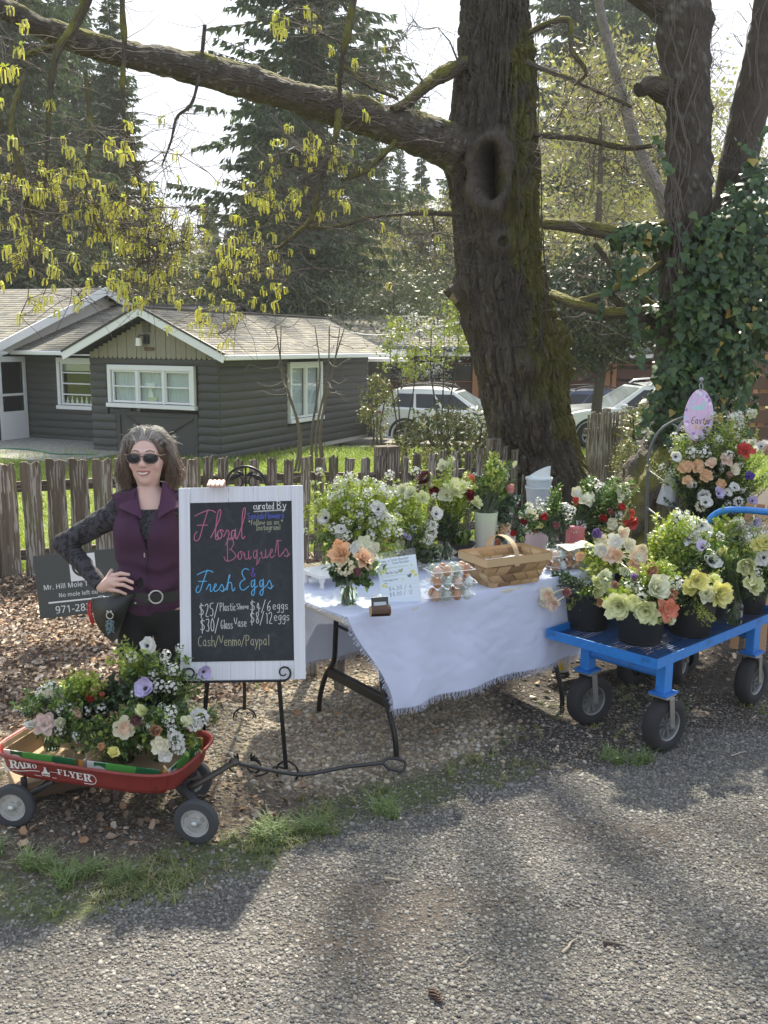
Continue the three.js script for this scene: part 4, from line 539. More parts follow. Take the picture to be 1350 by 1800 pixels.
  for (const [px, py, sx, sy, dz, n] of vols) for (let k = 0; k < n * 1.25; k++) { const a = r() * 6.3, b = Math.acos(rr(r, -.35, 1)), q = rr(r, .74, 1.06) * (.82 + .36 * n3(px * .1 + Math.cos(a) * 2.2 * Math.sin(b) + 9, py * .1 + Math.sin(a) * 2.2 * Math.sin(b), 4)), lx = Math.sin(b) * Math.cos(a) * q, ly = Math.sin(b) * Math.sin(a) * q, lz = Math.cos(b) * q; const p = at(px + lx * sx * 1.06, py - ly * sy * 1.06, D - .12 - lz * dz); cand.push({ p, n: V(lx * .8, ly * .5 + .35, lz + .35), front: lz, depth: -p.z }); }
  for (let k = 0; k < 34; k++) { let x = k < 5 ? rr(r, 1085, 1160) : rr(r, 1180, 1340), y = x < 1160 ? rr(r, 395, 560) : rr(r, 300, 700), d0 = D - rr(r, .35, .7); const dir = rr(r, -1, 1), m = 9 + r() * 9 | 0, up = y < 360 ? -1 : 1; for (let q = 0; q < m; q++) { x += dir * 5 + rr(r, -4, 4); y += up * rr(r, 3, 11); const p = at(x, y, d0); cand.push({ p, n: V(rr(r, -.6, .6), .3, 1), depth: -p.z }); } }
  cand.sort((a, b) => a.depth - b.depth);
  const rest = []; cand.forEach((c, i) => { const u = r(), gi = u < .03 ? 5 : u < .14 ? 4 : (r() * 4) | 0, n = c.n.clone().add(V(rr(r, -.75, .75), rr(r, -.6, .75), rr(r, -.5, .5))).normalize(), dn = V(rr(r, -.9, .9), -1, rr(r, -.4, .4)); const Y = dn.addScaledVector(n, -dn.dot(n)).normalize(), X = Y.clone().cross(n), m = new THREE.Matrix4().makeBasis(X, Y, n), s = mix(.036, .1, r() ** 1.2); m.scale(V(s, s, s)).setPosition(c.p); if (i < 290) { const q = part(t, 'ivy_leaf', LG[gi], mIvy); q.applyMatrix4(m); } else rest.push(LG[gi].clone().applyMatrix4(m)); });
  part(t, 'ivy_leaves', rest, mIvy, { kind: 'stuff' });
  const gi = [], r2 = rngOf(6); for (let i = 0; i < 700; i++) { const p = onPlane(rr(r2, 1060, 1330), rr(r2, 850, 960), 0); p.y = ground(p.x, p.z) + rr(r2, .02, .1); gi.push(xf(LG[r2() * 4 | 0].clone(), p, [rr(r2, -1.9, -.9), r2() * 6, 0], rr(r2, .04, .075))); }
  const gv = part(scene, 'ground_ivy', gi, mIvy); gv.userData = { label: 'dark ivy creeping over the ground at the foot of the ivy tree', category: 'ivy', kind: 'stuff' };
}
// firs: a trunk, drooping whorled branches, sprays of needles
function makeFir(h, w, seed, dens, pal, name, label, group) {
  const r = rngOf(seed), t = thing(name, label, 'tree', V(0, 0, 0), 0, group), F = [], B = [];
  part(t, 'trunk', limb(spline([[0, -1, 0], [.1, h * .3, 0], [-.1, h * .6, .1], [0, h, 0]], 24), (f) => mix(.02 * h, .02, f), 9, { seed, rough: .5, m0: .9, m1: 1.4 }), mBark);
  for (let y = h * .1; y < h * .99; y += h * .0068) {
    const f = y / h, len = w * Math.pow(1 - f, .8) * rr(r, .6, 1.12) * (f < .25 ? .55 + f * 1.8 : 1); const n = f < .75 ? 5 : 4;
    for (let k = 0; k < n; k++) {
      const a = r() * 6.3, dr = rr(r, .15, .5) * (1 - f * .8), tip = V(Math.cos(a) * len, y - len * dr + len * .16, Math.sin(a) * len), mid = V(Math.cos(a) * len * .5, y - len * dr * .25, Math.sin(a) * len * .5), base = V(0, y, 0), P = [base, mid, tip];
      if (r() < .6) B.push(tube(P, (q) => mix(.045, .008, q), 3, false));
      const m = Math.ceil(len * dens); for (let i = 0; i < m; i++) { const q = Math.pow(r(), .75), p = q < .5 ? base.clone().lerp(mid, q * 2) : mid.clone().lerp(tip, q * 2 - 1), side = V(-Math.sin(a), 0, Math.cos(a)), l = rr(r, .3, .75) * (1.15 - .5 * q), d = side.clone().multiplyScalar(rr(r, -1, 1)).add(V(Math.cos(a) * rr(r, .1, .8), rr(r, -.95, -.05), Math.sin(a) * rr(r, .1, .8))).normalize(), wd = side.clone().cross(d).add(V(rr(r, -.5, .5), rr(r, -.3, .3), rr(r, -.5, .5))).normalize().multiplyScalar(l * rr(r, .08, .17)), e = p.clone().addScaledVector(d, l), md = p.clone().addScaledVector(d, l * .45);
        const g = new THREE.BufferGeometry(); g.setAttribute('position', new THREE.Float32BufferAttribute([p, md.clone().add(wd), e, md.clone().sub(wd).add(V(0, -.04, 0))].flatMap((v) => [v.x, v.y, v.z]), 3)); g.setIndex([0, 1, 2, 0, 2, 3]); g.computeVertexNormals(); const k2 = rr(r, .8, 1.6), c = pal[r() * pal.length | 0]; F.push(tint(g, mulc(c, k2))); }
    }
  }
  part(t, 'boughs', B, mTwig, { kind: 'stuff' });
  part(t, 'crown', F, mNeedle); return t;
}
const mNeedle = new THREE.MeshPhysicalMaterial({ vertexColors: true, roughness: .7, side: THREE.DoubleSide, transmission: .42, thickness: 0 });
const firPal = [[.055, .084, .034], [.07, .1, .04], [.08, .112, .042], [.045, .068, .034]];
const putAt = (o, px, d, dy = 0) => { const p = at(px, 620, d); o.position.set(p.x, -.85 + dy, p.z); return o; };
const fars = [];

{
  const g = 'firs behind the houses';
  const fir = makeFir(38, 6.8, 71, 18, firPal, 'fir_tree', 'tallest dark fir standing behind the log house roof', undefined); putAt(fir, 545, 42); fars.push(fir);
  const fir2 = makeFir(32, 5.4, 72, 19, [[.06, .092, .034], [.082, .116, .042], [.066, .098, .042]], 'fir_tree', 'dark fir at the left edge behind the hanging tassels', undefined); putAt(fir2, 40, 40); fars.push(fir2);
  const more = [[fir2, 215, 46, .6, 1.2, 'narrow fir left of the sky gap behind the tassels'], [fir, -60, 50, .9, 2, 'broad fir mostly cut off by the left edge of the view'], [fir, 150, 60, .75, 4, 'tall hazy fir between the two left edge firs'], [fir2, 470, 56, .6, .5, 'slimmer fir left of the tallest dark fir'], [fir, 640, 62, .6, 3, 'far fir whose side shows right of the tallest dark fir'], [fir2, 330, 70, .36, 2.5, 'short far fir in the dip of the tree line'], [fir2, 402, 74, .36, 1.5, 'second short far fir in the dip of the tree line'], [fir2, 735, 66, .5, 2.2, 'far fir between the tallest fir and the big maple'], [fir, 700, 80, .5, 5, 'hazy far fir just left of the big maple trunk'], [fir, 985, 58, .92, 1, 'tall hazy fir just right of the big maple trunk'], [fir2, 1075, 64, 1.05, 3, 'tall hazy fir behind the pale leaning stem'], [fir2, 1150, 72, .9, 4.4, 'far fir left of the ivy tree trunk'], [fir2, 1310, 74, .42, .4, 'far low fir between the two ivy trunks'], [fir, 1380, 60, .5, .9, 'far fir behind the right edge ivy'], [fir2, 1010, 90, 1.1, .2, 'farthest pale fir right of the big maple trunk']];
  for (const [src, px, d, s, a, label] of more) { const c = dup(src, null, a, label); putAt(c, px, d); c.scale.setScalar(s); }
}
{ // the wood beyond, one mass
  const r = rngOf(88), crown = fars[1].children.find((c) => c.name === 'crown'), M = []; for (let i = 0; i < 64; i++) { const d = rr(r, 72, 120), px = rr(r, -260, 1620), top = px < 230 ? rr(r, 120, 300) : px < 420 ? rr(r, 350, 440) : px < 800 ? rr(r, 250, 400) : px < 1250 ? rr(r, 120, 330) : rr(r, 330, 430), p = at(px, 620, d), h = at(px, top, d).y + .85; M.push(M4(V(p.x, -.85, p.z), [0, r() * 6, 0], V(h / 32 * rr(r, 1, 1.5), h / 32, h / 32 * rr(r, 1, 1.5)))); }
  stuff('far_wood', 'hazy mass of far firs closing the view behind the nearer trees', 'wood', crown.geometry.clone(), mNeedle, M);
}
// leafy and twiggy trees of the middle distance
function makeLeafy(o) {
  const r = rngOf(o.seed), t = thing(o.name, o.label, o.cat ?? 'tree', V(0, 0, 0)), nodes = [], wood = [];
  const stems = o.stems ?? 1; for (let s = 0; s < stems; s++) { const a = s * 2.4, sp = stems > 1 ? o.w * .45 : 0, P = spline([[Math.cos(a) * .06 * stems, -.2, Math.sin(a) * .06 * stems], [Math.cos(a) * sp * .4, o.h * .3, Math.sin(a) * sp * .4], [Math.cos(a) * sp + rr(r, -.1, .1) * o.w, o.h * .62, Math.sin(a) * sp], [Math.cos(a) * sp * 1.25, o.h * (o.top ?? .85), Math.sin(a) * sp * 1.2]], 16); wood.push(limb(P, (f) => mix(o.r0, o.r0 * .25, f), 8, { seed: o.seed + s, rough: .6, bark: o.bark, m0: .9, m1: 1.5 })); P.forEach((p, i) => { if (i / 16 > (o.clear ?? .3)) nodes.push({ p, r: o.r0 * .5 }); }); }
  part(t, stems > 1 ? 'stem' : 'trunk', wood, mBark);
  const tg = []; for (let k = 0; k < o.n; k++) { const a = r() * 6.3, e = rr(r, -1, 1), q = Math.cbrt(rr(r, .25, 1)), hc = o.h * ((o.clear ?? .3) * .5 + .55), hh = o.h - hc, k3 = Math.sqrt(1 - e * e) * q; tg.push(V(Math.cos(a) * o.w * k3, hc + e * q * hh, Math.sin(a) * o.w * k3)); }
  const [L, tips] = reach(nodes, tg, { rmax: o.r0 * .4, sag: o.sag ?? 0, wander: .14, up: 1 }, r); const fine = nodes.filter((n) => n.r < o.r0 * .3), [TW, tt] = twigs(fine.length ? fine : nodes, o.twigs ?? 200, r, o.tl ?? .5, o.tr ?? .006);
  part(t, 'branches', [...L, ...TW], o.mTw ?? mTwig, { kind: 'stuff' });
  if (o.leaves) { const F = [], pts = [...tips, ...tt]; for (let k = 0; k < o.leaves; k++) { const p = pts[r() * pts.length | 0].clone().add(V(rr(r, -1, 1), rr(r, -1, 1), rr(r, -1, 1)).multiplyScalar(o.spread)), n = V(rr(r, -1, 1), rr(r, -.2, 1), rr(r, -1, 1)).normalize(), u = V(rr(r, -1, 1), rr(r, -1, 1), rr(r, -1, 1)).cross(n).normalize(), v = n.clone().cross(u), l = o.ls * rr(r, .6, 1.25), w = l * (o.lw ?? .5); const g = new THREE.BufferGeometry(); g.setAttribute('position', new THREE.Float32BufferAttribute([p.clone().addScaledVector(u, -l), p.clone().addScaledVector(v, w).addScaledVector(n, -.15 * w), p.clone().addScaledVector(u, l), p.clone().addScaledVector(v, -w).addScaledVector(n, -.15 * w)].flatMap((q) => [q.x, q.y, q.z]), 3)); g.setIndex([0, 1, 2, 0, 2, 3]); g.computeVertexNormals(); F.push(tint(g, mulc(o.pal[r() * o.pal.length | 0], rr(r, .65, 1.3)))); } part(t, o.leafName ?? 'crown', F, mFoliage); }
  return t;
}
const mFoliage = new THREE.MeshPhysicalMaterial({ vertexColors: true, roughness: .55, side: THREE.DoubleSide, transmission: .4, thickness: 0 });
{
  const YG = [[.50, .50, .12], [.4, .44, .10], [.55, .5, .17]], DG = [[.04, .065, .026], [.05, .08, .03], [.065, .085, .035]], GG = [[.09, .13, .05], [.12, .15, .06], [.15, .17, .08]];
  const a = makeLeafy({ seed: 1, name: 'budding_tree', label: 'tall budding tree with pale yellow green leaves right of the big maple', h: 13, w: 4.4, r0: .2, n: 170, twigs: 900, tl: 1.1, tr: .012, leaves: 5200, spread: .5, ls: .10, pal: YG, mTw: mTwigPale }); putAt(a, 1035, 34);
  for (const [px, d, s, q, l] of [[1140, 42, 1.1, 2, 'budding tree seen between the big maple and the ivy trunk, farther back'], [760, 50, .8, 1, 'far budding tree left of the big maple trunk'], [960, 46, 1, 4, 'budding tree hugging the right side of the big maple trunk'], [350, 52, .62, 3, 'far budding tree filling the dip in the firs'], [230, 54, .8, .7, 'far budding tree above the gable of the log house'], [1260, 44, .9, 5, 'budding tree between the two trunks of the ivy tree'], [640, 46, .55, 2, 'low budding tree above the right end of the log house roof']]) { const c = dup(a, null, q, l); putAt(c, px, d); c.scale.setScalar(s); }
  const b = makeLeafy({ seed: 2, name: 'bushy_tree', label: 'grey green bushy tree right behind the log house roof', h: 5.5, w: 2.7, r0: .1, n: 120, twigs: 320, tl: .7, tr: .01, clear: .1, leaves: 6500, spread: .42, ls: .09, pal: GG }); putAt(b, 690, 36);
  for (const [px, d, s, q, l] of [[600, 40, 1.1, 1, 'bushy tree peeping over the ridge of the log house'], [450, 42, 1.2, 2, 'bushy tree behind the left half of the log house ridge'], [300, 44, 1.3, 3, 'bushy tree behind the peak of the log house gable'], [140, 40, 1.3, 4, 'bushy tree over the roof of the left wing'], [20, 42, 1.4, 5, 'bushy tree at the far left above the roof'], [780, 44, 1.2, .5, 'bushy tree left of the big maple, behind the low brown house'], [1240, 46, 1.4, 1.7, 'bushy tree behind the long brown fence'], [1340, 44, 1.3, 2.5, 'bushy tree behind the right edge of the brown fence'], [1010, 46, 1.5, .2, 'bushy tree behind the dark tree by the cars']]) { const c = dup(b, null, q, l); putAt(c, px, d); c.scale.setScalar(s); }
  const w = makeLeafy({ seed: 3, name: 'blossoming_shrub', label: 'shrub with white blossom behind the right end of the log house', cat: 'shrub', h: 3.6, w: 1.6, r0: .05, n: 60, twigs: 120, tl: .4, clear: .1, leaves: 2600, spread: .3, ls: .06, pal: [[.6, .62, .55], [.7, .7, .66], [.2, .26, .1]] }); putAt(w, 735, 33, .4);
  const d = makeLeafy({ seed: 4, name: 'evergreen_tree', label: 'small dark evergreen with a round crown in front of the cars', h: 4.4, w: 1.75, r0: .16, n: 150, twigs: 260, tl: .45, tr: .008, clear: .42, leaves: 14000, spread: .3, ls: .07, pal: DG }); { const p = at(1049, 720, 21); d.position.set(p.x, ground(p.x, p.z), p.z); }
  const rh = makeLeafy({ seed: 5, name: 'rhododendron', label: 'rounded rhododendron bush in front of the white car', cat: 'shrub', h: 1.35, w: .95, r0: .05, stems: 5, n: 90, twigs: 90, tl: .25, clear: .2, leaves: 2600, spread: .13, ls: .06, lw: .3, pal: [[.10, .12, .035], [.15, .16, .05], [.07, .095, .035], [.22, .2, .07]] }); { const p = at(808, 770, 15.5); rh.position.set(p.x, ground(p.x, p.z), p.z); }
  const sp = makeLeafy({ seed: 6, name: 'young_tree', label: 'slim young tree with bright leaves at its tips in front of the white car', h: 3.3, w: .5, r0: .022, stems: 3, n: 26, twigs: 26, tl: .25, clear: .5, leaves: 620, spread: .1, ls: .045, pal: [[.36, .42, .06], [.42, .46, .1], [.3, .38, .06]], tr: .004 }); { const p = at(775, 790, 16.5); sp.position.set(p.x, ground(p.x, p.z), p.z); }
  const s2 = dup(sp, null, 2, 'second slim young tree with bright leaves, nearer the log house corner'); { const p = at(706, 790, 16); s2.position.set(p.x, ground(p.x, p.z), p.z); s2.scale.setScalar(.86); }
  const bare = makeLeafy({ seed: 7, name: 'bare_shrub', label: 'leafless shrub with long upright shoots against the log house wall', cat: 'shrub', h: 3.7, w: .95, r0: .026, stems: 6, n: 34, twigs: 40, tl: .35, clear: .25, sag: .25, bark: [.16, .13, .11], tr: .004, mTw: std([.17, .14, .12], .9) }); { const p = at(545, 830, 14.5); bare.position.set(p.x, ground(p.x, p.z), p.z); bare.scale.set(1, .82, 1); }
  const bx = makeLeafy({ seed: 8, name: 'leafy_bush', label: 'yellow green bush at the right corner of the log house', cat: 'shrub', h: 1.9, w: .5, r0: .03, stems: 3, n: 40, twigs: 40, tl: .2, clear: .1, leaves: 1300, spread: .12, ls: .045, pal: [[.25, .27, .06], [.3, .25, .08], [.18, .24, .06]] }); { const p = at(662, 780, 24); bx.position.set(p.x, ground(p.x, p.z), p.z); }
  for (const [px, py, dd, s, q, l] of [[1130, 800, 14.5, .8, 2, 'loose bush at the end of the silver grey fence'], [1105, 840, 13, .5, 4, 'low bush at the foot of the mossy root'], [700, 800, 16, .45, 1, 'low leafy clump beside the car wheel'], [755, 790, 14, .4, 3, 'low leafy clump under the rhododendron']]) { const c = dup(bx, null, q, l); const p = at(px, py, dd); c.position.set(p.x, ground(p.x, p.z), p.z); c.scale.setScalar(s); c.scale.x *= 1.7; }
  const le = part(scene, 'leaning_stem', limb(spline([[1165, 350, 12], [1140, 300, 12], [1112, 235, 12], [1098, 180, 12], [1082, 130, 12], [1060, 40, 12], [1040, -60, 12]].map((q) => at(...q)), 50).reverse().concat(spline([[1166, 360, 12], [1190, 480, 12.2], [1200, 640, 12.3], [1205, 800, 12.4]].map((q) => at(...q)), 20)), (f) => mix(.05, .1, f), 9, { seed: 4, rough: .3, bark: [.27, .25, .23], m0: .9, m1: 1.5 }), mBark); le.userData = { label: 'pale leaning stem crossing the sky left of the ivy trunk', category: 'tree' };
}
// ------------------------------------------------------------------ the brown house, the long fence, the parked cars
{
  const grain = rep(woodBump, .6, .6), mBrown = [std([.105, .052, .036], .8, { bumpMap: grain, bumpScale: .004 }), std([.12, .06, .04], .8, { bumpMap: grain, bumpScale: .004 }), std([.09, .045, .032], .8, { bumpMap: grain, bumpScale: .004 })], mCedar = std([.36, .17, .07], .7, { bumpMap: grain, bumpScale: .003 }), mDkGlass = std([.02, .022, .025], .08);
  // low house: fascia, posts, brown panels, high windows
  const hb = thing('brown_house', 'low brown house with cedar posts and white fascia behind the white car', 'house', V(-1.6, -.85, -33.5), 0);
  part(hb, 'wall', box(12, 2.5, 6, 5.9, 1.25, -3.3), mBrown[2]);
  for (let k = 0; k < 5; k++) part(hb, 'wall_panel', muv(rbox(2.2, .62, .06, .006, 1.3 + k * 2.3, 1.28, 0)), mBrown[k % 2]);
  for (let k = 0; k < 5; k++) part(hb, 'wall_panel', muv(rbox(2.2, .9, .06, .006, 1.3 + k * 2.3, .48, 0)), mBrown[(k + 1) % 3]);
  for (let k = 0; k < 5; k++) { const w = part(hb, 'window', [box(2.1, .04, .06, 1.3 + k * 2.3, 2.28, .02), box(2.1, .04, .06, 1.3 + k * 2.3, 1.64, .02), box(.04, .64, .06, 1.3 + k * 2.3, 1.96, .02)], mCedar); part(w, 'pane', box(2.06, .6, .02, 1.3 + k * 2.3, 1.96, -.01), mDkGlass); }
  for (let k = 0; k < 6; k++) part(hb, 'post', muv(rbox(.22, 2.5, .2, .01, .15 + k * 2.3, 1.25, .3)), mCedar);
  part(hb, 'fascia', rbox(13, .24, .06, .01, 5.8, 2.66, 1.3), mWhite); part(hb, 'gutter', rbox(13, .12, .1, .02, 5.8, 2.82, 1.36), std([.18, .19, .2], .5)); part(hb, 'soffit', box(13, .03, 1.8, 5.8, 2.52, .4), std([.1, .09, .08], .9));
  const rf = part(hb, 'roof', xf(box(13, .06, 5.4), V(5.8, 3.3, -1.2), [.22, 0, 0]), mDeck); part(rf, 'shingles', shingles(-.7, 12.3, (t) => mix(1.4, -3.8, t), (t) => mix(2.82, 4.0, t), 16, 61), mShingle, { kind: 'stuff' });
  const sh = thing('carport', 'grey carport wall with a white roof edge at the right end of the log house', 'carport', V(-.9, -.75, -29), 0);
  part(sh, 'wall', muv(box(1.9, 2.3, .1, .1, 1.15, 0)), std([.06, .062, .06], .7)); for (let k = 0; k < 6; k++) part(sh, 'wall_board', rbox(.3, 2.3, .03, .006, -.68 + k * .315, 1.15, .07), std([.065, .066, .064], .7)); part(sh, 'roof', rbox(2.9, .1, 1.6, .01, .1, 2.36, .3), mWhite); part(sh, 'fascia', rbox(3.0, .2, .05, .01, .0, 2.56, 1.14), mWhite);
  // long fence of wide horizontal boards
  const bf = thing('board_fence', 'long brown fence of wide horizontal boards with square posts behind the cars', 'fence', V(8.0, -.85, -33.2), -.18), bl = 2.35;
  for (let s = -2; s < 8; s++) { for (let k = 0; k < 5; k++) part(bf, 'board', muv(rbox(bl - .02, .34, .04, .006, (s + .5) * bl, .3 + k * .42, (k % 2) * .09)), mBrown[(s + k + 9) % 3]); part(bf, 'post', muv(rbox(.15, 2.4, .15, .01, s * bl, 1.2, .12)), mCedar); part(bf, 'stay', muv(rbox(.14, 2.1, .03, .006, (s + .5) * bl, 1.08, -.05)), mCedar); }
  const nb = thing('board_fence', 'near brown fence panel with pale posts at the right edge behind the ivy', 'fence', V(8.6, -.55, -24.5), -.1);
  for (let s = 0; s < 4; s++) { for (let k = 0; k < 5; k++) part(nb, 'board', muv(rbox(2.3, .33, .04, .006, (s + .5) * 2.34, .45 + k * .43, (k % 2) * .1)), mBrown[(s + k) % 3]); part(nb, 'post', muv(rbox(.16, 2.7, .16, .01, s * 2.34, 1.35, .1)), mCedar); part(nb, 'stay', muv(rbox(.15, 2.3, .03, .006, (s + .5) * 2.34, 1.3, -.05)), mCedar); }
  // cars: x runs from the nose (+) to the tail (-)
  const mTyre = std([.018, .018, .019], .85), mRim = std([.35, .36, .37], .35, { metalness: .8 }), mClad = std([.02, .02, .021], .7), mChrome = std([.6, .6, .62], .25, { metalness: .9 });
  function car(name, label, paint, p, turn, o = {}) {
    const t = thing(name, label, 'car', p, turn), L = o.L ?? 4.45, Hb = o.belt ?? .98, Ht = o.H ?? 1.6, W = 1.8, wx = [L * .31, -L * .29], wr = .34, mP = phys(paint, .3, { clearcoat: 1, clearcoatRoughness: .05 });
    const s = new THREE.Shape(); s.moveTo(-L / 2 + .05, .32); s.lineTo(-L / 2, .62); s.lineTo(-L / 2 + .06, Hb - .02); s.quadraticCurveTo(-L / 2 + .1, Hb + .06, -L / 2 + .3, Hb + .07); s.lineTo(L * .2, Hb + .03); s.quadraticCurveTo(L * .38, Hb, L / 2 - .1, Hb - .2); s.quadraticCurveTo(L / 2 + .02, Hb - .3, L / 2, .5); s.lineTo(L / 2 - .08, .28);
    for (const x of wx) { s.lineTo(x + .42, .28); s.absarc(x, wr, .41, -.15, PI + .15, false); s.lineTo(x - .42, .28); } s.closePath();
    part(t, 'body', xf(new THREE.ExtrudeGeometry(s, { depth: W - .2, bevelEnabled: true, bevelSize: .06, bevelThickness: .1, bevelSegments: 4, curveSegments: 14 }), V(0, 0, -W / 2 + .1)), mP);
    const x0 = -L / 2 + .12, x1 = L * .2, r0 = -L / 2 + .55, r1 = -L * .03 + .12, zb = W / 2 - .06, zt = W / 2 - .24, y0 = Hb + .03, y1 = Ht - .05, q = (u, v) => [mix(mix(x0, r0, v), mix(x1, r1, v), u), mix(y0, y1, v) + (v > .9 ? .05 * Math.sin(u * PI) : 0), mix(zb, zt, v)];
    const cab = grid(14, 6, (u, v) => V(...q(u, v))), roof = grid(14, 8, (u, v) => { const [x, y] = q(u, 1); return V(x, y + .05 * Math.sin(v * PI), mix(zt, -zt, v)); }), back = grid(6, 8, (u, v) => { const a = q(0, u); return V(a[0], a[1], mix(-a[2], a[2], v)); });
    const other = grid(14, 6, (u, v) => { const a = q(1 - u, v); return V(a[0], a[1], -a[2]); }), fr = grid(6, 8, (u, v) => { const a = q(1, u); return V(a[0], a[1], mix(a[2], -a[2], v)); }); part(t, 'cabin', [cab, roof, other, back, fr], mP);
    const pane = (u0, u1, side) => grid(6, 4, (u, v) => { const vv = mix(.1, .84, v), a = q(mix(u0, u1, u) , vv); return V(a[0], a[1], side * (a[2] + .012)); });
    for (const sd of [1, -1]) for (const [a, b] of [[.1, .34], [.37, .62], [.65, .93]]) part(t, 'side_window', pane(a, b, sd), mDkGlass);
    part(t, 'windscreen', grid(6, 6, (u, v) => { const a = q(1, mix(.06, .92, u)); return V(a[0] + .015, a[1] + .006, mix(a[2] - .08, -a[2] + .08, v)); }), std([.16, .19, .2], .06)); part(t, 'rear_window', grid(6, 6, (u, v) => { const a = q(0, mix(.12, .85, u)); return V(a[0] - .015, a[1] + .006, mix(-a[2] + .1, a[2] - .1, v)); }), mDkGlass);
    for (const sd of [1, -1]) { part(t, 'tail_lamp', xf(rbox(.34, .17, .3, .05), V(-L / 2 + .13, Hb - .03, sd * (W / 2 - .15)), [0, 0, -.1]), std([.42, .015, .02], .25)); part(t, 'headlight', xf(rbox(.4, .16, .25, .05), V(L / 2 - .2, Hb - .24, sd * (W / 2 - .13)), [0, 0, -.25]), std([.6, .62, .62], .1)); part(t, 'wing_mirror', rbox(.12, .14, .2, .04, L * .13, Hb + .12, sd * (W / 2 + .1)), mP); part(t, 'roof_rail', tube(spline([[r0 + .15, Ht - .03, sd * (zt - .08)], [r0 + .25, Ht + .07, sd * (zt - .08)], [r1 - .25, Ht + .07, sd * (zt - .08)], [r1 - .1, Ht - .01, sd * (zt - .08)]], 20), .022, 6), o.rail ?? mClad);
      for (const x of [-.35, .62]) part(t, 'door_handle', rbox(.18, .035, .04, .012, x - .35, Hb - .13, sd * (W / 2 + .01)), mP); for (const x of [-.72, .2, 1.05]) part(t, 'door_seam', box(.012, .55, .01, x - .1, .68, sd * (W / 2 + .001)), mClad); part(t, 'sill_cladding', rbox(L * .36, .16, .05, .015, .04, .33, sd * (W / 2 - .005)), mClad);
      for (const x of wx) { const arc = new THREE.Shape(); arc.absarc(0, 0, .47, -.1, PI + .1, false); arc.absarc(0, 0, .40, PI + .1, -.1, true); part(t, 'wheel_arch', xf(new THREE.ExtrudeGeometry(arc, { depth: .03, bevelEnabled: false, curveSegments: 18 }), V(x, wr, sd * (W / 2 + .0) - .015)), mClad); const w = thing2(t, 'wheel', V(x, wr, sd * (W / 2 - .1))); part(w, 'tyre', xf(new THREE.TorusGeometry(.265, .085, 10, 28), V(0, 0, 0), [0, 0, 0], V(1, 1, 1.25)), mTyre); part(w, 'rim', [xf(new THREE.TorusGeometry(.2, .022, 6, 24), V(0, 0, sd * .05)), ...[0, 1, 2, 3, 4].flatMap((k) => [-.13, .13].map((d) => box(.05, .19, .02, 0, .105, 0).applyMatrix4(M4(V(0, 0, sd * .06), [0, 0, k * 1.2566 + d])))), cyl(.05, .05, .03, 12, 0, 0, sd * .06, [PI / 2, 0, 0])], mRim); part(w, 'disc', cyl(.2, .2, .02, 20, 0, 0, 0, [PI / 2, 0, 0]), mClad); } }
    part(t, 'bumper', [rbox(.18, .22, W - .1, .06, -L / 2 + .08, .42, 0), rbox(.2, .2, W - .1, .06, L / 2 - .1, .38, 0)], mClad); part(t, 'number_plate', box(.02, .12, .34, -L / 2 - .02, .7, 0), mWhite);
    return t;
  }
  const c1 = car('parked_car', 'white crossover with dark roof rails parked beside the right end of the log house', [.78, .79, .8], V(2.05, 0, -26.2), -.3, {}); c1.position.y = ground(1.55, -26.2);
  const c2 = car('parked_car', 'white estate car with roof rails, facing left behind the silver grey fence', [.74, .76, .76], V(6.6, 0, -25.2), PI + .14, { L: 4.7, H: 1.66, rail: mChrome }); c2.position.y = ground(6.6, -25.2) + .12;
  const c3 = car('parked_car', 'dark blue car parked behind the small dark evergreen', [.02, .035, .09], V(5.6, 0, -29.3), PI + .1, { H: 1.5 }); c3.position.y = ground(5.6, -29.3) + .1;
  const wire = part(scene, 'overhead_wire', tube(spline([at(566, 562, 27), at(620, 584, 28), at(700, 586, 30), at(840, 560, 30)], 30), .012, 4), std([.5, .5, .48], .6)); wire.userData = { label: 'pale service wire hanging from the right end of the log house roof', category: 'wire' };
}
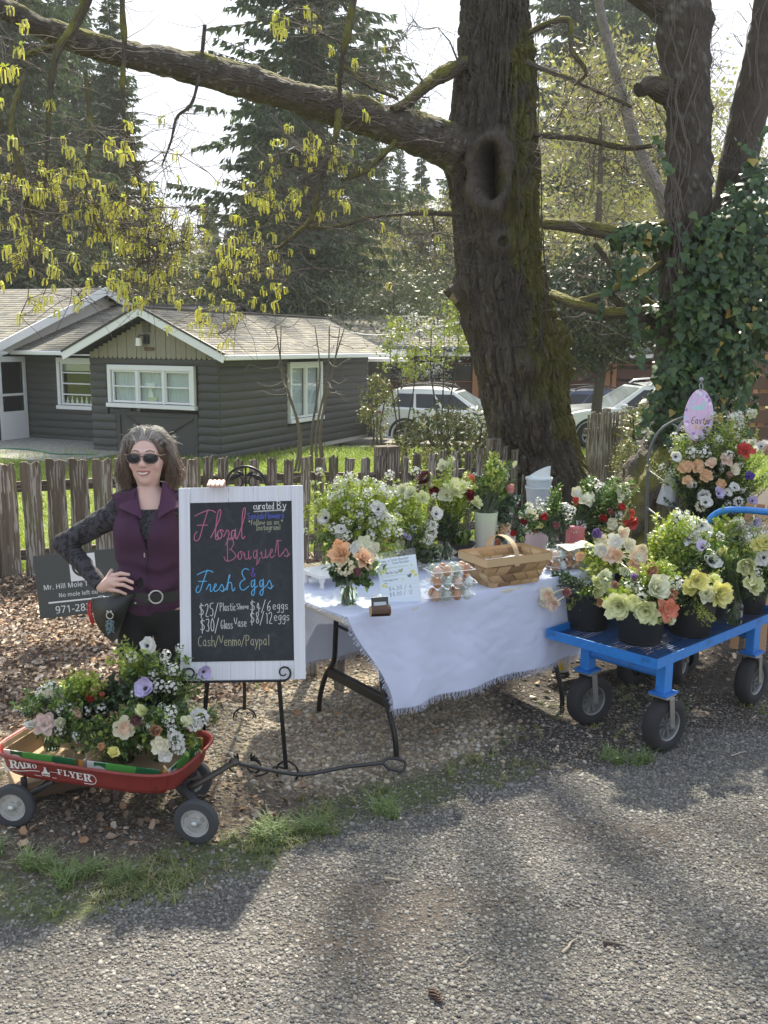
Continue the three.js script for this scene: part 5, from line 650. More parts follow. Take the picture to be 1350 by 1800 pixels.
// ------------------------------------------------------------------ the woman
{
  const PD = 4.45, o = at(262, 900, PD); const P0 = V(o.x, 0, -PD), L = (px, py, dz = 0) => { const q = at(px, py, PD - dz); return [q.x - P0.x, q.y, q.z - P0.z]; };
  const t = thing('person', 'smiling woman in sunglasses, purple fleece vest and leopard print sleeves, hand on hip', 'person', P0);
  const sR = L(212, 893), eR = L(113, 955, -.04), wR = L(180, 1032, .1), sL = L(313, 892), eL = [.34, 1.14, .02], wL = [.35, 1.36, .09];
  const torso = (x, y, z) => { let d = ellip(x, y, z, [0, 1.2, -.01], [.158, .2, .1]); d = smin(d, ellip(x, y, z, [.0, 1.02, 0], [.132, .2, .092]), .07); d = smin(d, ellip(x, y, z, [0, .86, -.015], [.168, .15, .115]), .08); for (const s of [-1, 1]) d = smin(d, Math.hypot(x - s * .064, y - 1.2, z - .062) - .06, .05); d = smin(d, capsule(x, y, z, [-.12, 1.325, -.02], [.12, 1.325, -.02], .055, .055), .06); return d; };
  const armR = (x, y, z) => smin(capsule(x, y, z, [sR[0] + .012, sR[1] - .01, -.015], eR, .056, .043), capsule(x, y, z, eR, wR, .041, .028), .022), armL = (x, y, z) => smin(capsule(x, y, z, [sL[0] - .012, sL[1] - .01, -.015], eL, .056, .04), capsule(x, y, z, eL, wL, .038, .027), .02);
  const neck = (x, y, z) => capsule(x, y, z, [0, 1.33, -.015], [0, 1.46, .0], .049, .045);
  const legs = (x, y, z) => { let d = 9; for (const s of [-1, 1]) { const hip = [s * .088, .84, -.01], knee = [s * .095, .46, .015], ank = [s * .10, .09, -.02]; d = Math.min(d, smin(capsule(x, y, z, hip, knee, .088, .058), smin(capsule(x, y, z, knee, ank, .057, .036), capsule(x, y, z, [s * .10, .05, -.03], [s * .115, .035, .13], .04, .03), .03), .03)); } return smin(d, ellip(x, y, z, [0, .86, -.015], [.168, .14, .115]), .05); };
  const head = (x, y, z) => { let d = ellip(x, y, z, [0, 1.575, -.018], [.073, .1, .09]); d = smin(d, ellip(x, y, z, [0, 1.498, .022], [.056, .066, .062]), .035); d = smin(d, capsule(x, y, z, [0, 1.562, .077], [0, 1.528, .097], .009, .014), .014); for (const s of [-1, 1]) { d = smin(d, Math.hypot(x - s * .034, y - 1.524, z - .056) - .026, .02); d = smin(d, Math.hypot(x - s * .009, y - 1.523, z - .086) - .0075, .007); d = smin(d, capsule(x, y, z, [s * .015, 1.584, .074], [s * .045, 1.582, .058], .011, .008), .014); d = -smin(-d, Math.hypot(x - s * .031, y - 1.56, z - .09) - .014, .012); } d = smin(d, Math.hypot(x, y - 1.448, z - .062) - .017, .022); d = -smin(-d, capsule(x, y, z, [-.022, 1.487, .094], [.022, 1.487, .094], .006, .006), .006); return d; };
  // hand on the hip: palm, four fingers, thumb behind
  const F = (px, py, dz) => L(px, py, dz), fing = [[[199, 1012, .152], [212, 1008, .168], [226, 1010, .168], .0088], [[203, 1019, .158], [219, 1018, .176], [234, 1024, .17], .0092], [[200, 1027, .158], [217, 1028, .174], [232, 1035, .168], .0088], [[196, 1036, .15], [209, 1039, .164], [221, 1044, .16], .0078]].map((f) => [F(...f[0]), F(...f[1]), F(...f[2]), f[3]]);
  const handR = (x, y, z) => { const k = F(198, 1023, .146); let d = capsule(x, y, z, wR, k, .026, .028); for (const [a, b, c, r] of fing) d = smin(d, smin(capsule(x, y, z, a, b, r * 1.18, r * 1.05), capsule(x, y, z, b, c, r, r * .85), .004), .007); for (const [a] of fing) d = smin(d, capsule(x, y, z, wR, a, .017, .0105), .012); return smin(d, capsule(x, y, z, F(186, 1022, .1), F(196, 1003, .06), .013, .01), .014); };
  const lh = [.352, 1.40, .105], handL = (x, y, z) => { let d = capsule(x, y, z, wL, lh, .027, .03); for (let k = 0; k < 4; k++) { const fx = .325 + k * .02, top = [fx, 1.459, .14]; d = smin(d, smin(capsule(x, y, z, [fx, 1.41, .112], top, .0095, .009), capsule(x, y, z, top, [fx, 1.448, .197], .009, .0075), .006), .006); } return d; };
  const SKIN = [.66, .44, .365], skinC = (x, y, z) => { let c = mulc(SKIN, .94 + .12 * fb3(x * 40, y * 40, z * 40, 2)); const ck = Math.max(0, 1 - Math.hypot(Math.abs(x) - .036, (y - 1.52) * 1.2, z - .07) / .032); c = lerpc(c, [.58, .25, .2], ck * .5); c = lerpc(c, [.56, .24, .2], Math.max(0, 1 - Math.hypot(x, y - 1.526, z - .108) / .02) * .4); const lip = Math.hypot(x / .029, (y - 1.486 - 9 * x * x) / .0125); return y < 1.51 && z > .055 && lip < 1 ? [.42, .13, .115] : c; };
  const body = (x, y, z) => { let d = smin(torso(x, y, z), legs(x, y, z), .04); d = smin(d, neck(x, y, z), .035); d = smin(d, armR(x, y, z), .03); return smin(d, armL(x, y, z), .03); };
  const lo = [-.47, 1.425, -.13], bodyG = surfaceOf(body, [-.5, -.01, -.16], [.44, 1.475, .2], .013, skinC), headG = surfaceOf((x, y, z) => smin(head(x, y, z), neck(x, y, z), .03), [-.1, 1.42, -.13], [.1, 1.69, .13], .0036, skinC), hr = [wR[0] - .05, wR[1] - .07, wR[2] - .07], handG = surfaceOf(handR, hr, [hr[0] + .22, hr[1] + .17, hr[2] + .18], .0032, skinC), handLG = surfaceOf(handL, [.29, 1.33, .05], [.42, 1.5, .22], .0036, skinC);
  headG.scale(1.15, 1, 1.03); part(t, 'body', [bodyG, headG, handG, handLG], new THREE.MeshPhysicalMaterial({ vertexColors: true, roughness: .5, sheen: .25, sheenRoughness: .5, sheenColor: lin(.9, .6, .5) }));
  const arcT = (pts, r, n = 16) => tube(spline(pts, n), r, 6);
  part(t, 'teeth', grid(10, 2, (u, v) => { const x = (u - .5) * .046; return V(x, 1.4872 + 9 * x * x + (v - .5) * .0085 * (1 - (2 * u - 1) ** 4), .0942 - 14 * x * x); }), std([.78, .74, .68], .3), { s: V(1.1, 1, 1.03) });
  part(t, 'lip', [arcT([[-.031, 1.4975, .073], [-.013, 1.491, .0925], [0, 1.4898, .0955], [.013, 1.491, .0925], [.031, 1.4975, .073]].map(([a, b, c]) => [a, b + .0032, c]), (f) => .0008 + .0014 * Math.sin(f * PI)), arcT([[-.030, 1.4965, .073], [-.013, 1.4825, .0905], [0, 1.479, .094], [.013, 1.4825, .0905], [.030, 1.4965, .073]], (f) => .0008 + .0019 * Math.sin(f * PI))], std([.50, .21, .18], .45), { s: V(1.1, 1, 1.03) });
  // sunglasses
  const lens = (s) => grid(14, 6, (u, v) => { const a = u * 2 * PI, q = v, x = Math.cos(a), y = Math.sin(a); return V(s * (.0325 + .026 * q * Math.sign(x) * Math.abs(x) ** .85), 1.560 + .0205 * q * (y > 0 ? .85 * Math.sign(y) * Math.abs(y) ** .7 : y), .098 - .010 * (Math.abs(.0325 + .026 * q * x) / .06) ** 2 + .002 * (1 - q)); });
  const gl = part(t, 'sunglasses', [...[-1, 1].map((s) => tube([...Array(25)].map((_, i) => { const a = i / 24 * 2 * PI, x = Math.cos(a), y = Math.sin(a); return V(s * (.0325 + .0275 * Math.sign(x) * Math.abs(x) ** .85), 1.560 + .022 * (y > 0 ? .85 * Math.sign(y) * Math.abs(y) ** .7 : y), .0985 - .010 * (Math.abs(.0325 + .026 * x) / .06) ** 2); }), .0019, 6)), arcT([[-.008, 1.566, .099], [0, 1.569, .1015], [.008, 1.566, .099]], .0026), ...[-1, 1].map((s) => arcT([[s * .06, 1.569, .089], [s * .072, 1.57, .06], [s * .078, 1.568, .0], [s * .078, 1.556, -.03]], .0032)), ...[-1, 1].map((s) => sph(.0052, s * .0612, 1.572, .09, V(1.3, 1, .6), 8))], std([.17, .11, .09], .25), { s: V(1.24, 1.14, 1.04), p: V(0, -.219, 0) });
  for (const s of [-1, 1]) part(gl, 'lens', lens(s), std([.012, .013, .016], .06));
  part(t, 'eyebrow', [-1, 1].map((s) => arcT([[s * .014, 1.588, .083], [s * .032, 1.594, .079], [s * .05, 1.586, .066]], (f) => .003 * (1 - .5 * f))), std([.16, .12, .10], .9), { s: V(1.1, 1, 1.03) });
  // hair: a dark mass under single strands; grey on top, brown at the sides
  const hairF = (x, y, z) => { let d = ellip(x, y, z, [0, 1.594, -.026], [.088, .097, .103]); for (const s of [-1, 1]) d = smin(d, capsule(x, y, z, [s * .083, 1.57, -.04], [s * .112, 1.45, -.045], .032, .036), .035); d = smin(d, capsule(x, y, z, [-.07, 1.47, -.08], [.07, 1.47, -.08], .04, .04), .04); d += .012 * (fb3(x * 30, y * 18, z * 30, 2) - .5); const face = ellip(x, y, z, [0, 1.53, .10], [.079, .142, .115]); return Math.max(d, -face); };
  const hairC = (x, y, z) => lerpc([.10, .064, .042], [.36, .33, .29], sstep(1.645, 1.675, y + z * .35 - Math.abs(x) * .25 + .03 * (n3(x * 60, y * 9, z * 60) - .5)));
  const rh = rngOf(12), hs = []; for (let i = 0; i < 2300; i++) {
    const front = i < 1000, s = rh() < .5 ? -1 : 1; let rt, m1, m2;
    if (front) { const e = rh(), x = s * .062 * e, y = 1.652 - .05 * e * e + rr(rh, -.004, .012), z = .062 - .055 * e * e - (y - 1.64) * .8; rt = V(x, y, z); m1 = V(x * 1.15 + s * .012, y + .034 * (1 - .5 * e) + rr(rh, 0, .014), z - rr(rh, .012, .04)); m2 = V(s * rr(rh, .082, .102), rr(rh, 1.60, 1.655), rr(rh, -.05, .012)); }
    else { const a = rr(rh, .7, 3.1), el = Math.acos(rr(rh, .1, .99)); rt = V(s * Math.sin(a) * Math.sin(el) * .088, 1.594 + Math.cos(el) * .1, -.03 + Math.cos(a) * Math.sin(el) * .1); m1 = rt.clone().add(V(s * .016, rr(rh, .002, .018), -.006)); m2 = V(s * rr(rh, .08, .108), rr(rh, 1.585, 1.63), mix(rt.z, -.05, .6)); }
    const grey = clamp((front ? .72 : (rt.y - 1.64) / .05) + rr(rh, -.45, .35), 0, 1), out = rr(rh, .08, .15), end = V(s * out, rr(rh, 1.39, 1.47) + (out > .13 ? .03 : 0), rr(rh, -.1, .02)), m3 = V(s * mix(out, .112, .45), rr(rh, 1.5, 1.55), mix(m2.z, end.z, .6));
    const P = spline([rt, m1, m2, m3, end], 18), ph = rh() * 6, w = rr(rh, .006, .017); P.forEach((p, k) => { const f = sstep(4, 15, k); p.x += w * f * Math.sin(k * 1.0 + ph); p.z += w * f * Math.cos(k * .9 + ph); p.y += w * .4 * f * Math.sin(k * .8 + ph * 2); });
    const c0 = lerpc([.10, .06, .04], [.60, .57, .52], grey), c1 = lerpc([.115, .066, .04], [.40, .31, .21], grey * .4 + (rh() < .13 ? .5 : 0)), g = tube(P, (f) => .00115 * (1 - .55 * f * f), 3, false), n = g.attributes.position.count, col = new Float32Array(n * 3); for (let k = 0; k < n; k++) col.set(lerpc(c0, c1, sstep(5, 17, k / 4 | 0)), 3 * k); g.setAttribute('color', new THREE.BufferAttribute(col, 3)); hs.push(g);
  }
  for (let i = 0; i < 36; i++) { const a = rr(rh, -1.5, 1.5), p = V(Math.sin(a) * .088, 1.6 + Math.cos(a) * .092, rr(rh, -.09, .02)); hs.push(tint(tube(spline([p, p.clone().add(V(Math.sin(a) * .02, .018, 0)), p.clone().add(V(Math.sin(a) * .04 + rr(rh, -.02, .02), rr(rh, .0, .03), rr(rh, -.02, .02)))], 6), .0008, 3, false), [.42, .38, .32])); }
  part(t, 'hair', [surfaceOf(hairF, [-.17, 1.39, -.16], [.17, 1.71, .09], .006, hairC), ...hs], new THREE.MeshPhysicalMaterial({ vertexColors: true, roughness: .45, transmission: .08, thickness: 0, side: THREE.DoubleSide }), { s: V(1.07, .985, 1.03), p: V(0, .018, 0) });
  // leopard print top, sleeves to the wrist
  const leo = ctex(1024, 1024, (c, w, h) => { c.fillStyle = '#3d3b40'; c.fillRect(0, 0, w, h); const r = rngOf(3); for (let i = 0; i < 1150; i++) { const x = r() * w, y = r() * h, a = r() * 6.3, s = rr(r, 8, 14); for (const [dx, dy] of [[0, 0], [w, 0], [-w, 0], [0, h], [0, -h]]) { c.save(); c.translate(x + dx, y + dy); c.rotate(a); c.lineWidth = s * .6; c.strokeStyle = '#131216'; c.beginPath(); c.ellipse(0, 0, s, s * .75, 0, .2, 5.4); c.stroke(); c.restore(); } } }); leo.wrapS = leo.wrapT = THREE.RepeatWrapping; leo.repeat.set(1.45, 1.45);
  const wrink = (x, y, z, k) => k * (fb3(x * 28 + y * 20, y * 34 - x * 10, z * 28, 2) - .5);
  const sleeveR = surfaceOf((x, y, z) => Math.max(smin(armR(x, y, z), torso(x, y, z), .034) - .008 + wrink(x, y, z, .012) - .004 * Math.abs(Math.sin(y * 110 - x * 60)) * Math.max(0, 1 - Math.hypot(x - eR[0] - .03, y - eR[1] + .03) / .1), ((x - wR[0]) * (wR[0] - eR[0]) + (y - wR[1]) * (wR[1] - eR[1]) + (z - wR[2]) * (wR[2] - eR[2])) / .3 + .012, x - sR[0] - .07), [-.5, .86, -.14], [-.02, 1.44, .2], .0075), sleeveL = surfaceOf((x, y, z) => Math.max(smin(armL(x, y, z), torso(x, y, z), .034) - .008 + wrink(x, y, z, .012), y - 1.35 > 0 && x > .25 ? .01 : -1, .075 - x), [.05, 1.0, -.14], [.43, 1.44, .17], .009), chest = surfaceOf((x, y, z) => Math.max(torso(x, y, z) - .005, y - 1.312 - .8 * x * x, .80 - y), [-.19, .78, -.14], [.19, 1.345, .15], .009);
  part(t, 'leopard_top', [sleeveR, sleeveL, chest], std([1, 1, 1], .85, { map: leo }));
  const fleece = dtex(256, 256, (u, v) => fbm(u * 60, v * 60, 60, 60, 4, 2));
  // fleece vest: a shell round the torso, open at the throat
  const fold = (x, y, z) => .010 * Math.sin(y * 62 + Math.sin(x * 22) * 1.6 + z * 12) * sstep(1.12, .98, y) * sstep(.82, .9, y) + .006 * (fb3(x * 16, y * 22, z * 16, 2) - .5);
  const vestF = (x, y, z) => { const d = torso(x, y, z) + fold(x, y, z), open = z > 0 ? Math.abs(x - .012) - (y > 1.13 ? .004 + .056 * clamp((y - 1.15) / .2, 0, 1) : 0) : 1, slit = z > 0 ? Math.abs(x + .022) - .014 * sstep(.0, .03, 1.0 - y) * sstep(.92, .95, y) : 1; let v = Math.max(d - .021, -(d - .006)); v = Math.max(v, .81 - .012 * Math.cos(x * 14) - y, y - 1.40 + .9 * x * x); v = Math.max(v, -open, -slit); for (const [s, e] of [[sR, eR], [sL, eL]]) v = Math.max(v, -Math.max(capsule(x, y, z, [s[0] * 1.1, s[1] - .012, -.015], [s[0] * 1.1 + (e[0] - s[0]) * .5, s[1] - .035 + (e[1] - s[1]) * .4, -.015], .082, .08), x * s[0] < 0 ? 1 : -1)); return v; };
  const mVest = phys([.062, .02, .052], .85, { sheen: .25, sheenRoughness: .6, sheenColor: lin(.35, .12, .3), bumpMap: rep(fleece, 14), bumpScale: .002 });
  const vest = part(t, 'vest', surfaceOf(vestF, [-.2, .78, -.15], [.2, 1.42, .17], .0058), mVest);
  const quad = (A, B, C, D, k) => { const [a, b, c, d] = [A, B, C, D].map((q) => V(...L(...q))); return grid(8, 8, (u, v) => a.clone().lerp(b, v).lerp(d.clone().lerp(c, v), u).add(V(0, .006 * Math.sin(u * PI), .010 * Math.sin(u * PI) + .004 * Math.sin(v * PI) - k))); };
  part(vest, 'collar', [0, .005].flatMap((k) => [quad([240, 857, .03], [250, 912, .128], [208, 893, .10], [216, 872, .0], k), quad([286, 846, .03], [277, 912, .128], [314, 891, .10], [309, 868, .0], k), grid(16, 4, (u, v) => { const a = mix(PI * 1.02, -PI * .02, u); return V(Math.cos(a) * (.072 + .012 * v - k) + .0, 1.372 + .05 * v, -.012 - Math.sin(a) * (.07 + .012 * v - k)); })]), phys([.066, .021, .055], .85, { side: THREE.DoubleSide, sheen: .35, sheenRoughness: .6, sheenColor: lin(.35, .12, .3) }));
  const onT = (x, y, off) => { let z = .2; for (let k = 0; k < 60; k++) { const d = torso(x, y, z) + fold(x, y, z) - .021; if (d < off) break; z -= Math.max(.0008, (d - off) * .7); } return V(x, y, z); };
  part(vest, 'zip', tube([...Array(30)].map((_, i) => onT(.012 + .006 * Math.sin(i * .5), mix(1.13, .835, i / 29), .003)), .0035, 5), std([.03, .012, .03], .5)); part(vest, 'zip_puller', rbox(.006, .022, .004, .0015, .014, 1.112, .168), std([.6, .58, .55], .3, { metalness: .9 }));
  // trousers and shoes
  part(t, 'trousers', surfaceOf((x, y, z) => Math.max(smin(torso(x, y, z), legs(x, y, z), .04) - .011 + .006 * (fb3(x * 14, y * 18, z * 14, 2) - .5),   .085 - y, y - .822), [-.22, .05, -.16], [.22, .92, .15], .011), std([.012, .012, .014], .85));
  for (const s of [-1, 1]) part(t, 'shoe', surfaceOf((x, y, z) => Math.max(smin(capsule(x, y, z, [s * .10, .05, -.035], [s * .118, .04, .135], .05, .04), capsule(x, y, z, [s * .10, .13, -.02], [s * .10, .05, -.02], .046, .05), .02), .004 - y), [s * .1 - .09, -.01, -.11], [s * .1 + .11, .17, .2], .008), std([.02, .018, .016], .6));
  // belt, ring and tool pouch
  const mLeather = std([.02, .022, .022], .42, { bumpMap: rep(gravelBump, 6), bumpScale: .0006 }), mSteel = std([.62, .6, .56], .28, { metalness: .95 });
  const waist = (a, y, off) => { const c = Math.cos(a), s = Math.sin(a); let r = .25; for (let k = 0; k < 60; k++) { const d = torso(c * r, y, s * r) - .023; if (d < off) break; r -= Math.max(.0008, (d - off) * .7); } return V(c * r, y, s * r); };
  const belt = part(t, 'belt', [grid(60, 3, (u, v) => { const a = u * 2 * PI + 1.15, lowr = .5 - .5 * Math.cos(a - .2); return waist(a, .895 + (v - .5) * (.052 + .03 * sstep(.0, .25, u) * sstep(.5, .3, u)) - .012 * lowr, .005); })], phys([.02, .022, .022], .4, { side: THREE.DoubleSide }));
  part(belt, 'ring_buckle', xf(new THREE.TorusGeometry(.031, .0042, 8, 28), waist(1.2, .902, .012), [0, .2, 0]), mSteel);
  for (const [a, y] of [[1.42, .91], [1.42, .89], [1.9, .87], [2.15, .885]]) part(belt, 'rivet', xf(sph(.005, 0, 0, 0, V(1, 1, .5), 8), waist(a, y, .008)), mSteel);
  const q = (px, py, dz) => V(...L(px, py, dz)), pouch = (grow, dz) => grid(16, 16, (u, v) => { const top = mix(1052, 1044, u), x0 = mix(161, 190, v * v * v * .9 + .1 * v), x1 = mix(236, 206, Math.pow(v, .9)), y = mix(top, 1122, v) + 6 * Math.sin(u * PI) * v; const bulge = Math.sin(u * PI) * Math.sin(Math.min(1, v * 1.15 + .12) * PI); return q(mix(x0, x1, u), y, .085 + (.07 + grow) * bulge + .03 * u + dz); });
  const pc = part(t, 'tool_pouch', [pouch(0, .03), pouch(-.075, .0)], phys([.022, .024, .022], .45, { side: THREE.DoubleSide, bumpMap: rep(gravelBump, 3), bumpScale: .0008 }));
  part(pc, 'pouch_ring', [xf(new THREE.TorusGeometry(.016, .0028, 6, 20), q(193, 1082, .21)), sph(.0055, ...L(189, 1075, .21), 1, 8), sph(.0055, ...L(195, 1075, .21), 1, 8)], mSteel);
  const rs = rngOf(5); part(pc, 'teal_cord', [...Array(9)].map((_, i) => { const a = q(193, 1090, .213), P = [a]; for (let k = 0; k < 6; k++) P.push(q(193 + rr(rs, -8, 8), 1094 + k * 4 + rr(rs, -3, 3), .212 + rr(rs, 0, .02))); return tube(spline(P, 24), .0016, 4); }), std([.17, .25, .28], .7));
  part(pc, 'red_snips', [tube(spline([q(156, 1058, .06), q(155, 1070, .07), q(158, 1084, .08), q(163, 1098, .08)], 14), .006, 7), tube(spline([q(160, 1056, .07), q(160, 1070, .08), q(162, 1084, .085), q(165, 1096, .085)], 14), .005, 7)], std([.42, .02, .02], .4));
  part(pc, 'tissue', xf(sph(.022, 0, 0, 0, V(1, .7, .6), 10), q(178, 1052, .1)), std([.5, .55, .55], .9)); part(pc, 'pruner_tip', xf(box(.008, .03, .006), q(195, 1052, .13), [0, 0, .15]), mSteel);
  part(t, 'ring', xf(new THREE.TorusGeometry(.0102, .0022, 6, 18), q(205, 1027.5, .16), [0, PI / 2 - .25, .1]), std([.7, .68, .6], .2, { metalness: .95 }));
}
// ------------------------------------------------------------------ handwriting: one stroke font, drawn as chalk or pen
const GL = { a: '5k3k1i1g3e5g|5k5f6e', b: '1o1e|1i3k5i5g3e1f', c: '5j3k1i1g3e5f', d: '5k3k1h2e4e5g|5o5e', e: '1h5h5j3k1j1f3e5f', f: '5n4o3n2k2e|1j4j', g: '5k3k1i2f4f5i|5k5c3a1b', h: '1o1e|1i3k5j5e', i: '2k2e|2m2n', l: '2o2e', m: '1k1e|1i2k4j4e|4i6k7j7e', n: '1k1e|1i3k5j5e', o: '3k1i1g3e5g5i3k', p: '1k1a|1i3k5i5g3e1f', q: '5k3k1i1g3f5h|5k5a6b', r: '1k1e|1i3k5k', s: '5j3k1j2h4h5f3e1f', t: '3n3f4e5f|1k5k', u: '1k1f3e5f|5k5e', v: '1k3e5k', w: '1k2e4j6e7k', y: '1k3e|5k3e1a', B: '1o1e|1o4o5m4k1j|1j5i6g4e1e', S: '6n4o1n1l5i6g4e1f', I: '1o5o|3o3e|1e5e', P: '1o1e|1o5o6m5j1j', G: '6n4o1l1g3e6f6i4i', V: '0o3e6o', C: '6n4o1l1g3e6f', F: '6o1o1e|1j5j', E: '6o1o1e6e|1j5j', $: '6m4n1m2k5j6h4f1g|3o3d', 0: '3o1l1g3e5g5l3o', 1: '2m3o3e', 2: '1m3o5m4j1e5e', 3: '1n4o5m3j5h4e1f', 4: '4e4o1h6h', 5: '5o1o1k4k5h4e1f', 6: '5n2l1g3e5g4j1h', 8: '3j1m3o5m3j1g3e5g3j', '/': '0d5o', '!': '2o2g|2e2f', '*': '1k4m|1m4k|3n3j', '@': '4i3h3g4g5i4j2i1g2e5e', '-': '1h4h', ':': '2f2g|2i2j', '.': '2e2f', '&': '6e2l3o5m1h2e4e6h',
  // looped script
  'ℱ': '0m2n6o8n|5o3i2e0e0g1h|1j5j', 'ℬ': '2o2e|1l2n4o6m4j3j|4j7h6f3e1e0g', 'ℰ': '6n4o2m3k4j|4j1i1f3e6g', 'ℓ': '0f3k4o3p2n2f3e4f', 'ₒ': '0g2k1i1g2e4g4i2k4k5j', 'ᵣ': '0g2j2k4j3f4e5f', 'ₐ': '4j2k1h2e3f4j|4k4f5e6g', 'ᵤ': '0h1k1f2e4f4k|4k4f5e6g', 'ᵩ': '4j2k1h2e3f4j|4k4b3a5c6f', 'ₑ': '0g3i3k2k1i1f2e4f5g', 'ₜ': '0g2o2f3e5g|1l4l', 'ₛ': '0g2k3i4g3e1f|3e5g', 'ₕ': '0f2l3o2n1f|1i3k4i4f5e6g', 'ᵍ': '4j2k1h2f3g4j|4k4b2a1c3e6g' };
function write(c, text, x, y, h, color, lw, wd = 1, slant = 0) {      // y is the base line, h the height of a capital
  c.strokeStyle = color; c.lineWidth = lw; c.lineCap = c.lineJoin = 'round'; const s = h / 10;
  for (const ch of text) { if (ch === ' ') { x += s * 4 * wd; continue; } const g = GL[ch]; if (!g) continue; let mx = 0;
    for (const st of g.split('|')) { const P = []; for (let i = 0; i < st.length; i += 2) { const px = +st[i], py = st.charCodeAt(i + 1) - 101; mx = Math.max(mx, px); P.push([x + (px * wd + py * slant) * s, y - py * s]); } c.beginPath(); c.moveTo(...P[0]); if (P.length < 3) P.slice(1).forEach((p) => c.lineTo(...p)); else { for (let i = 1; i < P.length - 1; i++) c.quadraticCurveTo(P[i][0], P[i][1], (P[i][0] + P[i + 1][0]) / 2, (P[i][1] + P[i + 1][1]) / 2); c.lineTo(...P[P.length - 1]); } c.stroke(); }
    x += s * (mx + 1.3) * wd; }
  return x;
}
function fit(c, text, x0, x1, y, h, color, lw) { const st = c.strokeStyle; let w = 0; for (const ch of text) w += ch === ' ' ? 4 : GL[ch] ? Math.max(...GL[ch].split('|').flatMap((q) => [...q].filter((_, i) => i % 2 === 0).map(Number))) + 1.3 : 0; write(c, text, x0, y, h, color, lw, (x1 - x0) / (w * h / 10)); }
function planeAt(tl, tr, bl) {                                         // a frame whose x and y follow three corners: origin at the centre
  const X = tr.clone().sub(tl), Y = tl.clone().sub(bl), w = X.length(); X.normalize(); const h = Y.length(); Y.addScaledVector(X, -Y.dot(X)).normalize(); const Z = X.clone().cross(Y), c = tr.clone().add(bl).multiplyScalar(.5);
  return { w, h, m: new THREE.Matrix4().makeBasis(X, Y, Z).setPosition(c), at: (x, y, z = 0) => c.clone().addScaledVector(X, x).addScaledVector(Y, y).addScaledVector(Z, z) };
}
const plankTone = dtex(256, 512, (u, v) => { const s = fbm(u * 60, v * 3, 60, 3, 5, 4), g = .86 + .2 * (s - .5); return [g, g * 1.005, g * 1.01]; });
const mPlank = std([.76, .77, .8], .7, { map: rep(plankTone, 3, 1), bumpMap: rep(plankTone, 3, 1), bumpScale: .002 }), mIron = std([.014, .015, .017], .45, { metalness: .4 });
